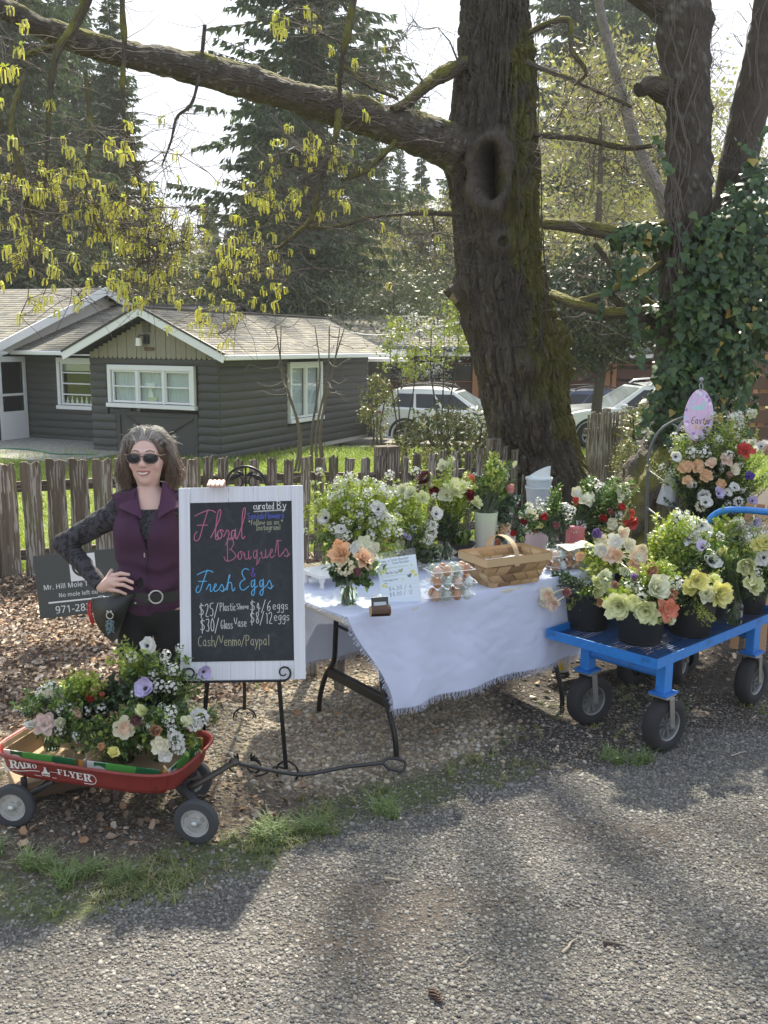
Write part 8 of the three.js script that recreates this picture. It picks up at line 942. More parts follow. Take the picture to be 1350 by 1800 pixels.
const KINDS = {
  anemone: (c, r) => [...ringOf(7, r, (a) => petal(.036, .0165, 1.25, -.25, a, lerpc(c, [.5, .5, .42], .25), c, r, { point: .55, z: rr(r, 0, .002) })), ...ringOf(5, r, (a) => petal(.030, .0145, 1.05, -.25, a, c, c, r, { point: .55, z: .002 }), .4), tint(sph(.0065, 0, 0, .006, 1, 8), [.02, .02, .03]), ...ringOf(16, r, (a) => tint(sph(.0014, Math.cos(a) * rr(r, .009, .012), Math.sin(a) * rr(r, .009, .012), .008, 1, 5), [.03, .03, .05]))],
  daffodil: (c, r, c2 = c) => [...ringOf(6, r, (a) => petal(.036, .0165, 1.5, -.1, a, lerpc(c, [.6, .6, .2], .3), c, r, { point: .75 })), ...ringOf(9, r, (a) => petal(.021, .0095, .9, .4, a, c2, lerpc(c2, c, .25), r, { ruf: .0015, z: .003 }), .2), ...ringOf(7, r, (a) => petal(.014, .008, .55, .5, a, c2, c2, r, { ruf: .0015, z: .005 }))],
  tulip: (c, r, c2 = c) => [...ringOf(3, r, (a) => petal(.052, .022, .42, -.62, a, lerpc(c2, [.3, .4, .1], .35), c, r, { cup: 1, point: .7 })), ...ringOf(3, r, (a) => petal(.050, .021, .34, -.55, a, lerpc(c2, [.3, .4, .1], .3), c, r, { cup: 1, point: .7 }), 1.05)],
  parrot: (c, r, c2 = c) => [...ringOf(6, r, (a) => petal(.048, .019, .9, .35, a, c2, c, r, { point: .85, ruf: .003, cup: .9 })), ...ringOf(5, r, (a) => petal(.042, .017, .5, .3, a, c2, c, r, { ruf: .003, cup: 1 }), .5), ...ringOf(4, r, (a) => petal(.032, .014, .25, .2, a, c2, c, r, { ruf: .002, cup: 1 }), .2)],
  ranunculus: (c, r, c2 = c) => [0, 1, 2, 3].flatMap((k) => ringOf(7 - k, r, (a) => petal(.033 - .005 * k, .0165 - .002 * k, 1.15 - .28 * k, -.5, a, c2, lerpc(c, c2, k * .2), r, { cup: 1.2, point: .5, z: k * .002 }), k * .5)),
  lime: (c, r, c2 = c) => [...ringOf(7, r, (a) => petal(.054, .02, 1.32, -.25, a, lerpc(c, [.36, .46, .10], .45), c, r, { point: .8, ruf: .0025 })), ...ringOf(6, r, (a) => petal(.045, .017, .95, -.2, a, lerpc(c, [.25, .35, .06], .4), c, r, { point: .8, ruf: .002 }), .45), ...ringOf(5, r, (a) => petal(.03, .012, .5, .1, a, lerpc(c, [.3, .4, .08], .4), c, r, { ruf: .002, z: .003 }), .2), ...ringOf(6, r, (a) => tint(tube([V(0, 0, .004), V(Math.cos(a) * .006, Math.sin(a) * .006, .02)], .0012, 4), [.5, .5, .08]))],
  blossom: (c, r) => [...Array(13)].flatMap((_, i) => { const f = i / 13, th = Math.acos(1 - 1.25 * f), ph = i * 2.4, d = V(Math.sin(th) * Math.cos(ph), Math.sin(th) * Math.sin(ph), Math.cos(th)), p = d.clone().multiplyScalar(rr(r, .019, .026)), q = new THREE.Quaternion().setFromUnitVectors(V(0, 0, 1), d); return [...[0, 1, 2, 3, 4].map((k) => { const g = grid(1, 2, (u, v) => V((u - .5) * .0075 * Math.sin(v * 2.6 + .35), .0085 * v, .0022 * v)); tint(g, mulc(c, rr(r, .9, 1.06))); g.applyMatrix4(M4(V(), [0, 0, k * 1.2566 + r()])); return g; }), tint(sph(.0016, 0, 0, .001, 1, 4), [.45, .5, .12])].map((g) => g.applyMatrix4(new THREE.Matrix4().compose(p, q, V(1, 1, 1)))); }),
  puff: (c, r) => [...Array(26)].map((_, i) => { const f = i / 26, th = Math.acos(1 - 1.6 * f), ph = i * 2.4, d = V(Math.sin(th) * Math.cos(ph), Math.sin(th) * Math.sin(ph), Math.cos(th)), q = new THREE.Quaternion().setFromUnitVectors(V(0, 1, 0), d), g = grid(2, 2, (u, v) => V((u - .5) * .017 * Math.sin(v * 2.4 + .5), .013 * v, .004 * Math.sin(u * 8) * v)); tint(g, mulc(c, rr(r, .82, 1.05))); return g.applyMatrix4(new THREE.Matrix4().compose(d.clone().multiplyScalar(.017), q, V(1, 1, 1))); }),
  bud: (c, r, c2 = [.2, .3, .08]) => [...ringOf(4, r, (a) => petal(.03, .012, .16, -.12, a, c2, c, r, { cup: 1.3, point: .7 }))],
};
const COL = { white: [.80, .80, .76], cream: [.80, .76, .58], pale: [.84, .84, .66], lime: [.80, .82, .50], yellow: [.84, .80, .34], peach: [.84, .62, .45], apricot: [.76, .48, .27], coral: [.78, .26, .16], red: [.58, .035, .035], maroon: [.11, .008, .022], pink: [.74, .40, .38], blush: [.80, .62, .54], lilac: [.62, .55, .78], purple: [.30, .16, .46], blue: [.14, .09, .42], mauve: [.38, .20, .20], green: [.42, .52, .16] };
const bloomCache = new Map();
function bloomGeo(kind, c, c2, variant) { const key = [kind, c, c2, variant].join(); if (!bloomCache.has(key)) { const r = rngOf([...key].reduce((a, ch) => a * 31 + ch.charCodeAt(0) | 0, 7)); bloomCache.set(key, norm(merge(KINDS[kind](COL[c], r, c2 ? COL[c2] : COL[c])), true)); } return bloomCache.get(key); }
const PALS = { light: [[.38, .48, .07], [.48, .55, .09], [.28, .40, .06], [.56, .58, .16]], mid: [[.12, .22, .05], [.18, .28, .06], [.09, .17, .04], [.28, .37, .08]], dark: [[.035, .085, .03], [.05, .11, .035], [.03, .065, .028], [.09, .15, .05]], mix: [[.08, .15, .04], [.17, .27, .06], [.36, .46, .08], [.05, .10, .03]] };
function leafGeo(p, d, n, l, w, c) { const s = d.clone().cross(n).normalize(), g = new THREE.BufferGeometry(), q = (a, b, h) => p.clone().addScaledVector(d, a * l).addScaledVector(s, b * w).addScaledVector(n, h * w), P = [q(0, 0, 0), q(.35, 1, .35), q(.5, 0, 0), q(.35, -1, .35), q(.75, .7, .2), q(.75, -.7, .2), q(1, 0, -.25)]; g.setAttribute('position', new THREE.Float32BufferAttribute(P.flatMap((v) => [v.x, v.y, v.z]), 3)); g.setIndex([0, 2, 1, 0, 3, 2, 1, 2, 4, 3, 5, 2, 2, 6, 4, 2, 5, 6]); g.computeVertexNormals(); return tint(g, c); }
function sprig(a, b, r, pal, o = {}) {                                // a stem with leaves in pairs towards its tip
  const L = [], len = a.distanceTo(b), m = a.clone().lerp(b, .55).add(V(rr(r, -1, 1), rr(r, -.2, 1), rr(r, -1, 1)).multiplyScalar(len * .1)), P = spline([a, m, b], 8); L.push(tint(tube(P, (f) => .0018 * (1 - .6 * f), 3, false), o.bark ?? [.10, .13, .05]));
  const n = o.n ?? Math.round(clamp(len / .016, 6, 20)), ll = o.l ?? .025; for (let i = 0; i < n; i++) { const f = mix(o.from ?? .38, 1, i / (n - 1)), k = f * 8, j = Math.min(7, k | 0), p = P[j].clone().lerp(P[j + 1], k - j), t = P[j + 1].clone().sub(P[j]).normalize(); for (const s of [-1, 1]) { const side = V(rr(r, -1, 1), rr(r, -1, 1), rr(r, -1, 1)).cross(t).normalize().multiplyScalar(s), d = t.clone().multiplyScalar(rr(r, .3, .9)).add(side).normalize(), nn = d.clone().cross(V(rr(r, -1, 1), rr(r, .2, 1), rr(r, -1, 1))).normalize().cross(d).normalize(); L.push(leafGeo(p, d, nn, ll * rr(r, .7, 1.3), ll * rr(r, .2, .36), mulc(pal[r() * pal.length | 0], rr(r, .95, 1.5)))); } }
  return L;
}
function blade(a, b, r, pal, w) { const m = a.clone().lerp(b, .5).add(V(rr(r, -.02, .02), .02, rr(r, -.02, .02))), P = spline([a, m, b], 8), s = V(rr(r, -1, 1), 0, rr(r, -1, 1)).normalize(), c = mulc(pal[r() * pal.length | 0], rr(r, .8, 1.2)); return tint(grid(2, 8, (u, v) => P[Math.round(v * 8)].clone().addScaledVector(s, (u - .5) * 2 * w * Math.sin(PI * (.15 + .85 * v)) ).add(V(0, 0, -Math.abs(u - .5) * w * .6))), c); }
const mGlassV = phys([.93, .96, .95], .03, { transmission: 1, thickness: 0, ior: 1.5, side: THREE.DoubleSide }), mWater = phys([.86, .92, .84], .02, { transmission: 1, thickness: .06, ior: 1.33, attenuationColor: lin(.7, .8, .55), attenuationDistance: .25 });
const JAR = [[0, 0], [.036, 0], [.041, .006], [.042, .02], [.042, .092], [.038, .106], [.032, .114], [.0335, .118], [.032, .121], [.0335, .125], [.032, .128], [.0335, .136], [.031, .137]];
function bouquet(o) {
  const r = rngOf(o.seed), t = thing(o.name ?? 'bouquet', o.label, o.cat ?? 'flowers', o.base), inv = o.base, S = o.vs ?? 1, mouth = o.mouth ?? V(o.base.x, o.base.y + (o.vase === 'jar' ? .12 * S : o.up ?? .02), o.base.z), D = o.depth ?? -mouth.z, loc = (p) => p.clone().sub(inv);
  if (o.vase === 'jar') { part(t, 'glass_jar', lathe(JAR, 32).scale(S, S, S), mGlassV); part(t, 'water', lathe([[0, .006], [.036, .006], [.038, .02], [.038, .075], [0, .076]], 24).scale(S, S, S), mWater); const st = []; for (let i = 0; i < 16; i++) { const a = r() * 6.3, q = rr(r, .008, .032) * S; st.push(tint(tube([V(Math.cos(a) * q, .008, Math.sin(a) * q), V(Math.cos(a + 2) * q * .7, .13 * S, Math.sin(a + 2) * q * .7)], .0024, 5, false), PALS.mid[i % 4])); } part(t, 'stems_in_water', st, mLeaf, { kind: 'stuff' }); }
  if (o.vase === 'pale') part(t, 'pale_green_vase', tint(lathe([[0, 0], [.045, 0], [.047, .01], [.062, .2], [.064, .205], [.06, .205], [.044, .012]], 28).scale(1.15, 1.35, 1.15), (x, y) => lerpc([.62, .52, .48], [.58, .66, .48], sstep(.02, .12, y))), new THREE.MeshPhysicalMaterial({ vertexColors: true, roughness: .25, transmission: .3, thickness: 0, side: THREE.DoubleSide }));
  if (o.vase === 'bowl') part(t, 'dark_bowl', lathe([[0, 0], [.045, 0], [.05, .008], [.02, .03], [.05, .045], [.085, .085], [.08, .088], [.045, .052], [0, .05]], 28), std([.03, .025, .022], .4));
  if (o.vase === 'pink') part(t, 'pink_vase', muv(rbox(.11, .2, .09, .012, 0, .1, 0)), phys([.62, .16, .2], .3, { clearcoat: .5 }));
  if (o.vase === 'white') part(t, 'white_pot', lathe([[0, 0], [.05, 0], [.066, .13], [.068, .135], [.063, .135], [.048, .01]], 26), std([.72, .71, .68], .5, { side: THREE.DoubleSide }));
  const F = [], stems = [];
  for (const [kind, c, px, py, size = 1, dz = 0, c2] of o.blooms) {
    const p = at(px, py, D - dz + rr(r, -.02, .02)), g = bloomGeo(kind, c, c2, r() * 4 | 0), out = p.clone().sub(mouth).normalize(), n = out.multiplyScalar(kind === 'tulip' || kind === 'bud' ? 1.5 : .55).add(V(rr(r, -.6, .6), rr(r, -.3, .6), kind === 'tulip' ? .25 : .75)).normalize(), q = new THREE.Quaternion().setFromUnitVectors(V(0, 0, 1), n), m = part(t, { anemone: 'anemone', daffodil: 'daffodil', tulip: 'tulip', parrot: 'parrot_tulip', ranunculus: 'ranunculus', lime: 'double_tulip', blossom: 'blossom_cluster', puff: 'flower_head', bud: 'bud' }[kind], g, mPetal); m.position.copy(loc(p)); m.quaternion.copy(q).multiply(new THREE.Quaternion().setFromAxisAngle(V(0, 0, 1), r() * 6.3)); m.scale.setScalar(size * (kind === 'lime' ? .95 : kind === 'anemone' ? .98 : 1.1));
    stems.push(tint(tube(spline([loc(mouth).add(V(rr(r, -.02, .02), 0, rr(r, -.02, .02))), loc(mouth).lerp(loc(p), .55).add(V(0, .02, -.01)), loc(p).addScaledVector(n, -.004)], 8), .0021, 4, false), PALS.mid[r() * 4 | 0]));
  }
  for (const [cx, cy, rx, ry, n, pal, kind, fl = 0, fc = 'white', dz = 0] of o.green) for (let i = 0; i < n * 1.35; i++) {
    const a = r() * 6.3, q = Math.sqrt(r()) * (r() < .22 ? 1.4 : 1), p = at(cx + Math.cos(a) * rx * q, cy + Math.sin(a) * ry * q, D - dz + rr(r, -.09, .07) + .03), m0 = mouth.clone().add(V(rr(r, -.03, .03), 0, rr(r, -.03, .03)));
    if (kind === 'strap') F.push(blade(loc(m0), loc(p), r, PALS[pal], rr(r, .008, .014))); else F.push(...sprig(loc(m0), loc(p), r, PALS[pal], kind === 'big' ? { l: .045, n: 5 } : kind === 'fine' ? { l: .013, from: .3 } : {}));
    if (r() < fl) { const m = part(t, 'blossom_cluster', bloomGeo('blossom', fc, undefined, r() * 3 | 0), mPetal); m.position.copy(loc(p)); m.quaternion.setFromUnitVectors(V(0, 0, 1), V(rr(r, -.7, .7), rr(r, 0, .8), 1).normalize()); m.scale.setScalar(rr(r, .7, 1.3)); }
  }
  part(t, 'stems', stems.length ? stems : F.slice(0, 1), mLeaf, { kind: 'stuff' }); part(t, 'foliage', F, mLeaf, { kind: 'stuff' }); return t;
}
{
  // wagon: jars in the cardboard trays
  const W = (px, py) => onPlane(px, py, .21);
  bouquet({ seed: 1, label: 'wagon jar at the left front with one big blush and white bloom', base: W(92, 1318), vase: 'jar', depth: 3.98, blooms: [['parrot', 'blush', 78, 1274, 1.15, .06, 'white'], ['tulip', 'white', 60, 1276, .9, .08], ['ranunculus', 'pale', 110, 1272, 1.0, .06], ['puff', 'cream', 84, 1232, 1.6], ['puff', 'cream', 96, 1224, 1.3], ['blossom', 'white', 108, 1240, 1], ['blossom', 'mauve', 68, 1256, .9]], green: [[95, 1235, 55, 30, 30, 'mid', 'box', .2], [120, 1290, 60, 22, 26, 'mix', 'box', .1], [80, 1250, 40, 25, 14, 'dark', 'box']] });
  bouquet({ seed: 2, label: 'wagon jar with a peach ranunculus and bright green sprigs, behind the blush blooms', base: W(136, 1310).add(V(0, 0, -.06)), vase: 'jar', depth: 4.1, blooms: [['ranunculus', 'peach', 140, 1251, 1.25, .06, 'cream'], ['tulip', 'green', 165, 1262, .8, .06], ['blossom', 'white', 122, 1246, 1, .04], ['blossom', 'white', 152, 1250, .9, .04]], green: [[130, 1210, 60, 28, 34, 'light', 'fine'], [150, 1200, 40, 20, 18, 'light', 'box'], [150, 1250, 45, 25, 16, 'dark', 'box']] });
  bouquet({ seed: 3, label: 'wagon jar with a red bud and dark leaves left of the tall lilac anemones', base: W(178, 1300).add(V(0, 0, -.1)), vase: 'jar', depth: 4.12, blooms: [['ranunculus', 'red', 164, 1228, .75, .05], ['tulip', 'peach', 175, 1212, .75, .03, 'cream'], ['tulip', 'coral', 178, 1224, .6], ['blossom', 'white', 178, 1246, 1, .05], ['tulip', 'pink', 213, 1246, .7, .06]], green: [[185, 1235, 40, 40, 26, 'dark', 'box', .12], [190, 1215, 30, 30, 14, 'dark', 'fine']] });
  bouquet({ seed: 4, label: 'wagon jar with a peach double daffodil above a yellow tulip', base: W(222, 1338), vase: 'jar', depth: 3.9, blooms: [['daffodil', 'cream', 217, 1280, 1.35, .08, 'peach'], ['tulip', 'yellow', 207, 1322, 1.05, .12], ['ranunculus', 'apricot', 184, 1311, .7, .1], ['bud', 'cream', 243, 1310, 1, .08], ['bud', 'green', 180, 1290, .9, .06]], green: [[195, 1295, 60, 35, 44, 'mix', 'box', .08], [180, 1310, 30, 30, 16, 'light', 'fine'], [235, 1290, 40, 30, 16, 'mid', 'big']] });
  bouquet({ seed: 5, label: 'wagon jar at the right front with cream daffodils and white stock spilling over the rim', base: W(280, 1335), vase: 'jar', depth: 3.86, blooms: [['daffodil', 'cream', 284, 1310, 1.1, .12], ['daffodil', 'white', 290, 1328, .9, .13], ['puff', 'white', 308, 1302, 1.3, .1], ['puff', 'white', 315, 1316, .9, .1], ['ranunculus', 'apricot', 273, 1284, .95, .08, 'mauve'], ['tulip', 'pale', 322, 1272, 1.15, .05, 'lime'], ['puff', 'white', 350, 1262, 1.4, .02], ['puff', 'white', 341, 1272, 1.1, .03], ['ranunculus', 'mauve', 240, 1264, 1.0, .03], ['tulip', 'lime', 257, 1254, 1.1, .02, 'green'], ['blossom', 'white', 297, 1268, 1.1, .05], ['blossom', 'white', 300, 1250, 1.1, .03], ['blossom', 'white', 304, 1284, 1, .06]], green: [[290, 1280, 70, 45, 52, 'mix', 'box', .1], [320, 1310, 25, 30, 16, 'light', 'fine']] });
  bouquet({ seed: 6, label: 'tallest wagon bouquet with two pale lilac anemones and white blossom', base: W(268, 1300).add(V(0, 0, -.12)), vase: 'jar', depth: 4.06, blooms: [['anemone', 'lilac', 257, 1211, 1.55, .06], ['anemone', 'white', 259, 1136, 1.3, .0], ['anemone', 'lilac', 357, 1180, 1.15, .02], ['blossom', 'white', 233, 1153, 1.1], ['blossom', 'white', 290, 1160, .8], ['blossom', 'white', 298, 1176, 1.0], ['blossom', 'white', 280, 1205, 1.2, .04], ['blossom', 'white', 302, 1208, 1.2, .03], ['bud', 'green', 314, 1184, 1.2], ['blossom', 'white', 270, 1185, .9]], green: [[265, 1185, 55, 45, 40, 'mix', 'box', .1], [225, 1155, 30, 25, 14, 'light', 'box'], [318, 1235, 35, 35, 26, 'dark', 'strap'], [240, 1240, 40, 30, 22, 'dark', 'box'], [340, 1200, 25, 30, 14, 'mid', 'fine']] });
  // table
  const T = onTable;
  bouquet({ seed: 11, label: 'mason jar of two peach parrot tulips at the left front of the table', base: T(613, 1062), vase: 'jar', vs: 1.12, blooms: [['parrot', 'apricot', 601, 975, 1.25, .03, 'peach'], ['parrot', 'peach', 637, 985, 1.15, .03, 'apricot'], ['puff', 'cream', 607, 996, 1.5, .05], ['ranunculus', 'mauve', 623, 1005, 1, .05], ['bud', 'green', 640, 1008, 1.1], ['parrot', 'apricot', 598, 962, .8]], green: [[612, 1000, 30, 25, 16, 'dark', 'big'], [585, 1018, 8, 14, 5, 'dark', 'strap'], [640, 1005, 25, 18, 10, 'mid', 'big']] });
  bouquet({ seed: 12, label: 'wide airy bouquet of white anemones and blossom at the left rear of the table', base: T(622, 1012).add(V(.0, .075, -.1)), vase: 'jar', depth: 5.15, blooms: [['anemone', 'white', 574, 911, 1.5, .04], ['anemone', 'white', 600, 930, 1.0, .06], ['anemone', 'white', 664, 896, 1.45, .04], ['puff', 'white', 672, 902, 1.1, .04], ['daffodil', 'pale', 640, 955, 1.2, .1], ['daffodil', 'cream', 656, 964, 1.1, .1], ['daffodil', 'white', 622, 962, .9, .08], ['blossom', 'white', 612, 890, 1.3], ['blossom', 'white', 632, 905, 1.2], ['blossom', 'white', 590, 872, 1.1], ['blossom', 'white', 648, 866, 1.2], ['blossom', 'white', 622, 868, 1.1], ['tulip', 'yellow', 673, 880, .9], ['bud', 'green', 650, 850, 1.2], ['bud', 'lime', 552, 852, 1], ['blossom', 'white', 610, 940, 1.2, .05]], green: [[620, 890, 75, 55, 80, 'light', 'box', .45], [610, 950, 55, 40, 40, 'mid', 'box', .2], [570, 940, 30, 70, 26, 'light', 'fine', .1], [610, 960, 30, 30, 12, 'mid', 'strap'], [665, 940, 50, 50, 40, 'light', 'box', .3], [560, 870, 20, 30, 8, 'light', 'big']] });
  bouquet({ seed: 13, label: 'tall white blossom bouquet in the middle of the table, right of the white anemones', base: T(716, 1010).add(V(0, 0, -.08)), vase: 'jar', depth: 5.35, blooms: [['lime', 'pale', 722, 868, 1.0, .02], ['lime', 'lime', 742, 876, .9, .03], ['lime', 'pale', 708, 862, .8], ['blossom', 'white', 690, 870, 1.3], ['blossom', 'white', 702, 888, 1.3, .02], ['blossom', 'white', 688, 895, 1.2], ['blossom', 'white', 675, 860, 1.1], ['anemone', 'white', 735, 907, 1.0, .06], ['anemone', 'white', 766, 904, 1.25, .06], ['puff', 'white', 758, 936, 1.2, .06], ['puff', 'white', 752, 948, 1.1, .06], ['puff', 'white', 762, 924, .9, .05], ['anemone', 'lilac', 714, 945, .95, .08], ['daffodil', 'pale', 706, 958, 1.1, .08], ['daffodil', 'white', 690, 915, .9, .05]], green: [[712, 900, 45, 55, 50, 'light', 'box', .35], [735, 960, 35, 35, 26, 'dark', 'strap'], [720, 940, 45, 35, 30, 'mid', 'box', .1], [745, 975, 26, 18, 10, 'dark', 'big']] });
  bouquet({ seed: 14, label: 'jar bouquet with a dark maroon anemone above pale lime double tulips', base: T(786, 990).add(V(0, 0, -.1)), vase: 'jar', depth: 5.6, blooms: [['anemone', 'maroon', 749, 846, 1.75, .03], ['ranunculus', 'maroon', 764, 864, 1.0, .04, 'red'], ['ranunculus', 'maroon', 822, 870, 1.25, .05, 'red'], ['lime', 'lime', 797, 862, 1.6, .05], ['lime', 'pale', 785, 872, 1.2, .06], ['lime', 'pale', 812, 858, 1.1], ['lime', 'pale', 780, 822, 1.0, -.05], ['tulip', 'white', 790, 818, .9, -.05], ['lime', 'lime', 836, 885, .9, .02]], green: [[785, 900, 38, 45, 40, 'dark', 'fine', .05], [790, 850, 45, 35, 26, 'light', 'box'], [775, 930, 30, 30, 20, 'dark', 'box'], [825, 895, 25, 25, 14, 'light', 'fine']] });
  bouquet({ seed: 15, label: 'pale green vase of coral and peach tulips with a pink rose behind the basket', base: T(858, 1000).add(V(0, .03, -.20)), vase: 'pale', up: .27, depth: 5.75, blooms: [['tulip', 'coral', 833, 851, 1.1, .04], ['ranunculus', 'cream', 822, 847, 1.1, .02], ['ranunculus', 'blush', 858, 846, 1.35, .02, 'peach'], ['ranunculus', 'peach', 845, 868, 1.3, .05, 'cream'], ['tulip', 'apricot', 866, 894, 1.2, .06, 'peach'], ['ranunculus', 'pink', 888, 858, 1.4, .03, 'coral'], ['puff', 'cream', 866, 882, 1, .05], ['blossom', 'white', 886, 838, 1.2, -.02], ['blossom', 'white', 905, 878, 1.1], ['blossom', 'white', 870, 832, 1.0], ['bud', 'lime', 902, 823, 1.2]], green: [[860, 885, 45, 30, 34, 'dark', 'big'], [868, 850, 36, 42, 40, 'mid', 'box', .18], [876, 815, 16, 26, 14, 'light', 'box', .2], [894, 890, 20, 26, 20, 'dark', 'box', .1]] });
  bouquet({ seed: 16, label: 'small bouquet of peach and red blooms peeping over the basket handle', base: T(895, 1000).add(V(.05, 0, -.22)), vase: 'jar', depth: 5.6, blooms: [['daffodil', 'peach', 885, 933, 1.3, .04, 'apricot'], ['ranunculus', 'peach', 876, 953, 1.0, .05, 'coral'], ['ranunculus', 'red', 903, 938, .8, .04], ['daffodil', 'white', 898, 946, 1.0, .05], ['bud', 'green', 914, 948, 1.2, .05], ['ranunculus', 'maroon', 918, 922, .9, .02, 'red'], ['blossom', 'white', 868, 925, 1, .03]], green: [[890, 935, 38, 22, 24, 'dark', 'box', .1], [860, 925, 18, 20, 10, 'mid', 'fine']] });
  bouquet({ seed: 17, label: 'glass jar of red, rust and yellow blooms behind the right end of the basket', base: T(972, 978).add(V(0, 0, -.04)), vase: 'jar', depth: 5.85, blooms: [['ranunculus', 'red', 960, 914, 1.1, .04], ['ranunculus', 'yellow', 953, 927, 1.0, .06, 'lime'], ['ranunculus', 'mauve', 973, 927, 1.0, .06, 'red'], ['ranunculus', 'maroon', 946, 934, .9, .05, 'red'], ['puff', 'cream', 936, 908, 1.3, .03], ['puff', 'pale', 930, 890, 1.0], ['blossom', 'white', 992, 894, 1.3, .02], ['blossom', 'white', 1004, 898, 1.1, .02], ['blossom', 'white', 952, 890, .9], ['daffodil', 'pale', 926, 905, .9]], green: [[965, 905, 35, 28, 30, 'dark', 'box', .08], [976, 868, 10, 20, 8, 'mid', 'box'], [938, 912, 28, 18, 20, 'mid', 'box', .15]] });
  bouquet({ seed: 18, label: 'pink vase bouquet with cream daffodils and red ranunculus in front of the ivy tree', base: T(1005, 985).add(V(.10, -.06, -.42)), vase: 'pink', up: .2, depth: 6.1, blooms: [['daffodil', 'cream', 1014, 868, 1.2, .03, 'white'], ['daffodil', 'cream', 1030, 877, 1.6, .05, 'pale'], ['daffodil', 'pale', 1086, 868, 1.6, .05, 'cream'], ['puff', 'white', 1056, 858, 1.3], ['blossom', 'white', 1046, 850, 1.2], ['tulip', 'red', 1012, 890, .95, .08, 'coral'], ['ranunculus', 'red', 1086, 892, 1.1, .05], ['ranunculus', 'red', 1060, 914, 1.05, .07], ['ranunculus', 'mauve', 1068, 900, 1, .04, 'red'], ['parrot', 'red', 1106, 918, 1.15, .08, 'coral'], ['ranunculus', 'coral', 1108, 904, .9, .04, 'red'], ['daffodil', 'cream', 1074, 920, 1.1, .08], ['puff', 'white', 1020, 924, 1.3, .1], ['puff', 'white', 1010, 932, 1.0, .1], ['blossom', 'cream', 1100, 855, 1]], green: [[1055, 890, 50, 40, 50, 'dark', 'box', .08], [1060, 860, 50, 25, 26, 'mid', 'box', .2], [1020, 935, 30, 25, 16, 'dark', 'box'], [1090, 930, 30, 25, 16, 'mid', 'strap']] });
  bouquet({ seed: 19, label: 'low dark bowl of green stems between the lime tulips and the pale green vase', name: 'stem_bowl', cat: 'bowl', base: T(815, 985).add(V(-.01, .02, -.02)), vase: 'bowl', up: .07, depth: 5.62, blooms: [['blossom', 'white', 800, 938, .8]], green: [[816, 934, 24, 6, 26, 'mid', 'strap'], [815, 940, 24, 6, 14, 'light', 'strap']] });
  // cart
  const P = scene.userData.pails, rim = (i) => P[i].clone().setY(.72); delete scene.userData.pails;
  const C = (i, o) => bouquet({ ...o, base: rim(i).setY(.70), up: .02 });
  bouquet({ seed: 20, label: 'white pot of cream and peach daffodils between the table end and the cart', base: onPlane(1072, 1030, .66).add(V(0, 0, -.12)), vase: 'white', up: .13, depth: 5.3, blooms: [['ranunculus', 'purple', 1047, 938, 1.1, .02, 'lilac'], ['daffodil', 'cream', 1058, 950, 1.1], ['daffodil', 'white', 1082, 952, 1.3, .02], ['daffodil', 'cream', 1094, 938, 1.25, .0, 'peach'], ['daffodil', 'white', 1058, 966, 1.2, .05], ['daffodil', 'blush', 1070, 974, 1.4, .07, 'peach'], ['daffodil', 'peach', 1084, 976, 1.2, .07, 'apricot'], ['daffodil', 'cream', 1106, 960, 1.2, .03], ['daffodil', 'peach', 1122, 980, 1.5, .05, 'cream'], ['daffodil', 'peach', 1116, 992, 1.2, .05], ['bud', 'lime', 1030, 958, 1.3], ['bud', 'lime', 1038, 972, 1.3, .03], ['bud', 'green', 1100, 984, 1.3, .06], ['lime', 'pale', 1098, 1004, .75, .08], ['daffodil', 'apricot', 1020, 978, .8, .04], ['bud', 'green', 1046, 950, 1.3], ['daffodil', 'cream', 1128, 965, 1]], green: [[1070, 985, 45, 30, 46, 'mid', 'strap'], [1050, 995, 35, 20, 16, 'light', 'big'], [1075, 960, 50, 25, 20, 'light', 'strap']] });
  C(0, { seed: 21, label: 'bucket of peach roses and dark sprigs leaning out over the tablecloth', depth: 5.12, blooms: [['daffodil', 'cream', 964, 1046, 1.3, .08, 'peach'], ['parrot', 'blush', 975, 1060, .9, .1, 'cream'], ['puff', 'cream', 958, 1056, 1.3, .03], ['ranunculus', 'pink', 994, 1043, 1.0, .03, 'mauve'], ['lime', 'pale', 1060, 1014, 1.0, .06], ['lime', 'lime', 1048, 1024, .9, .06], ['lime', 'pale', 1066, 1032, .8, .08], ['ranunculus', 'apricot', 1056, 1056, .9, .08], ['lime', 'lime', 1048, 1040, .9, .06]], green: [[1006, 1024, 36, 12, 14, 'dark', 'fine'], [1046, 1040, 34, 18, 26, 'mid', 'box'], [1015, 1060, 25, 15, 16, 'light', 'fine'], [985, 1012, 16, 8, 5, 'dark', 'box'], [1060, 1055, 35, 15, 16, 'mid', 'box']] });
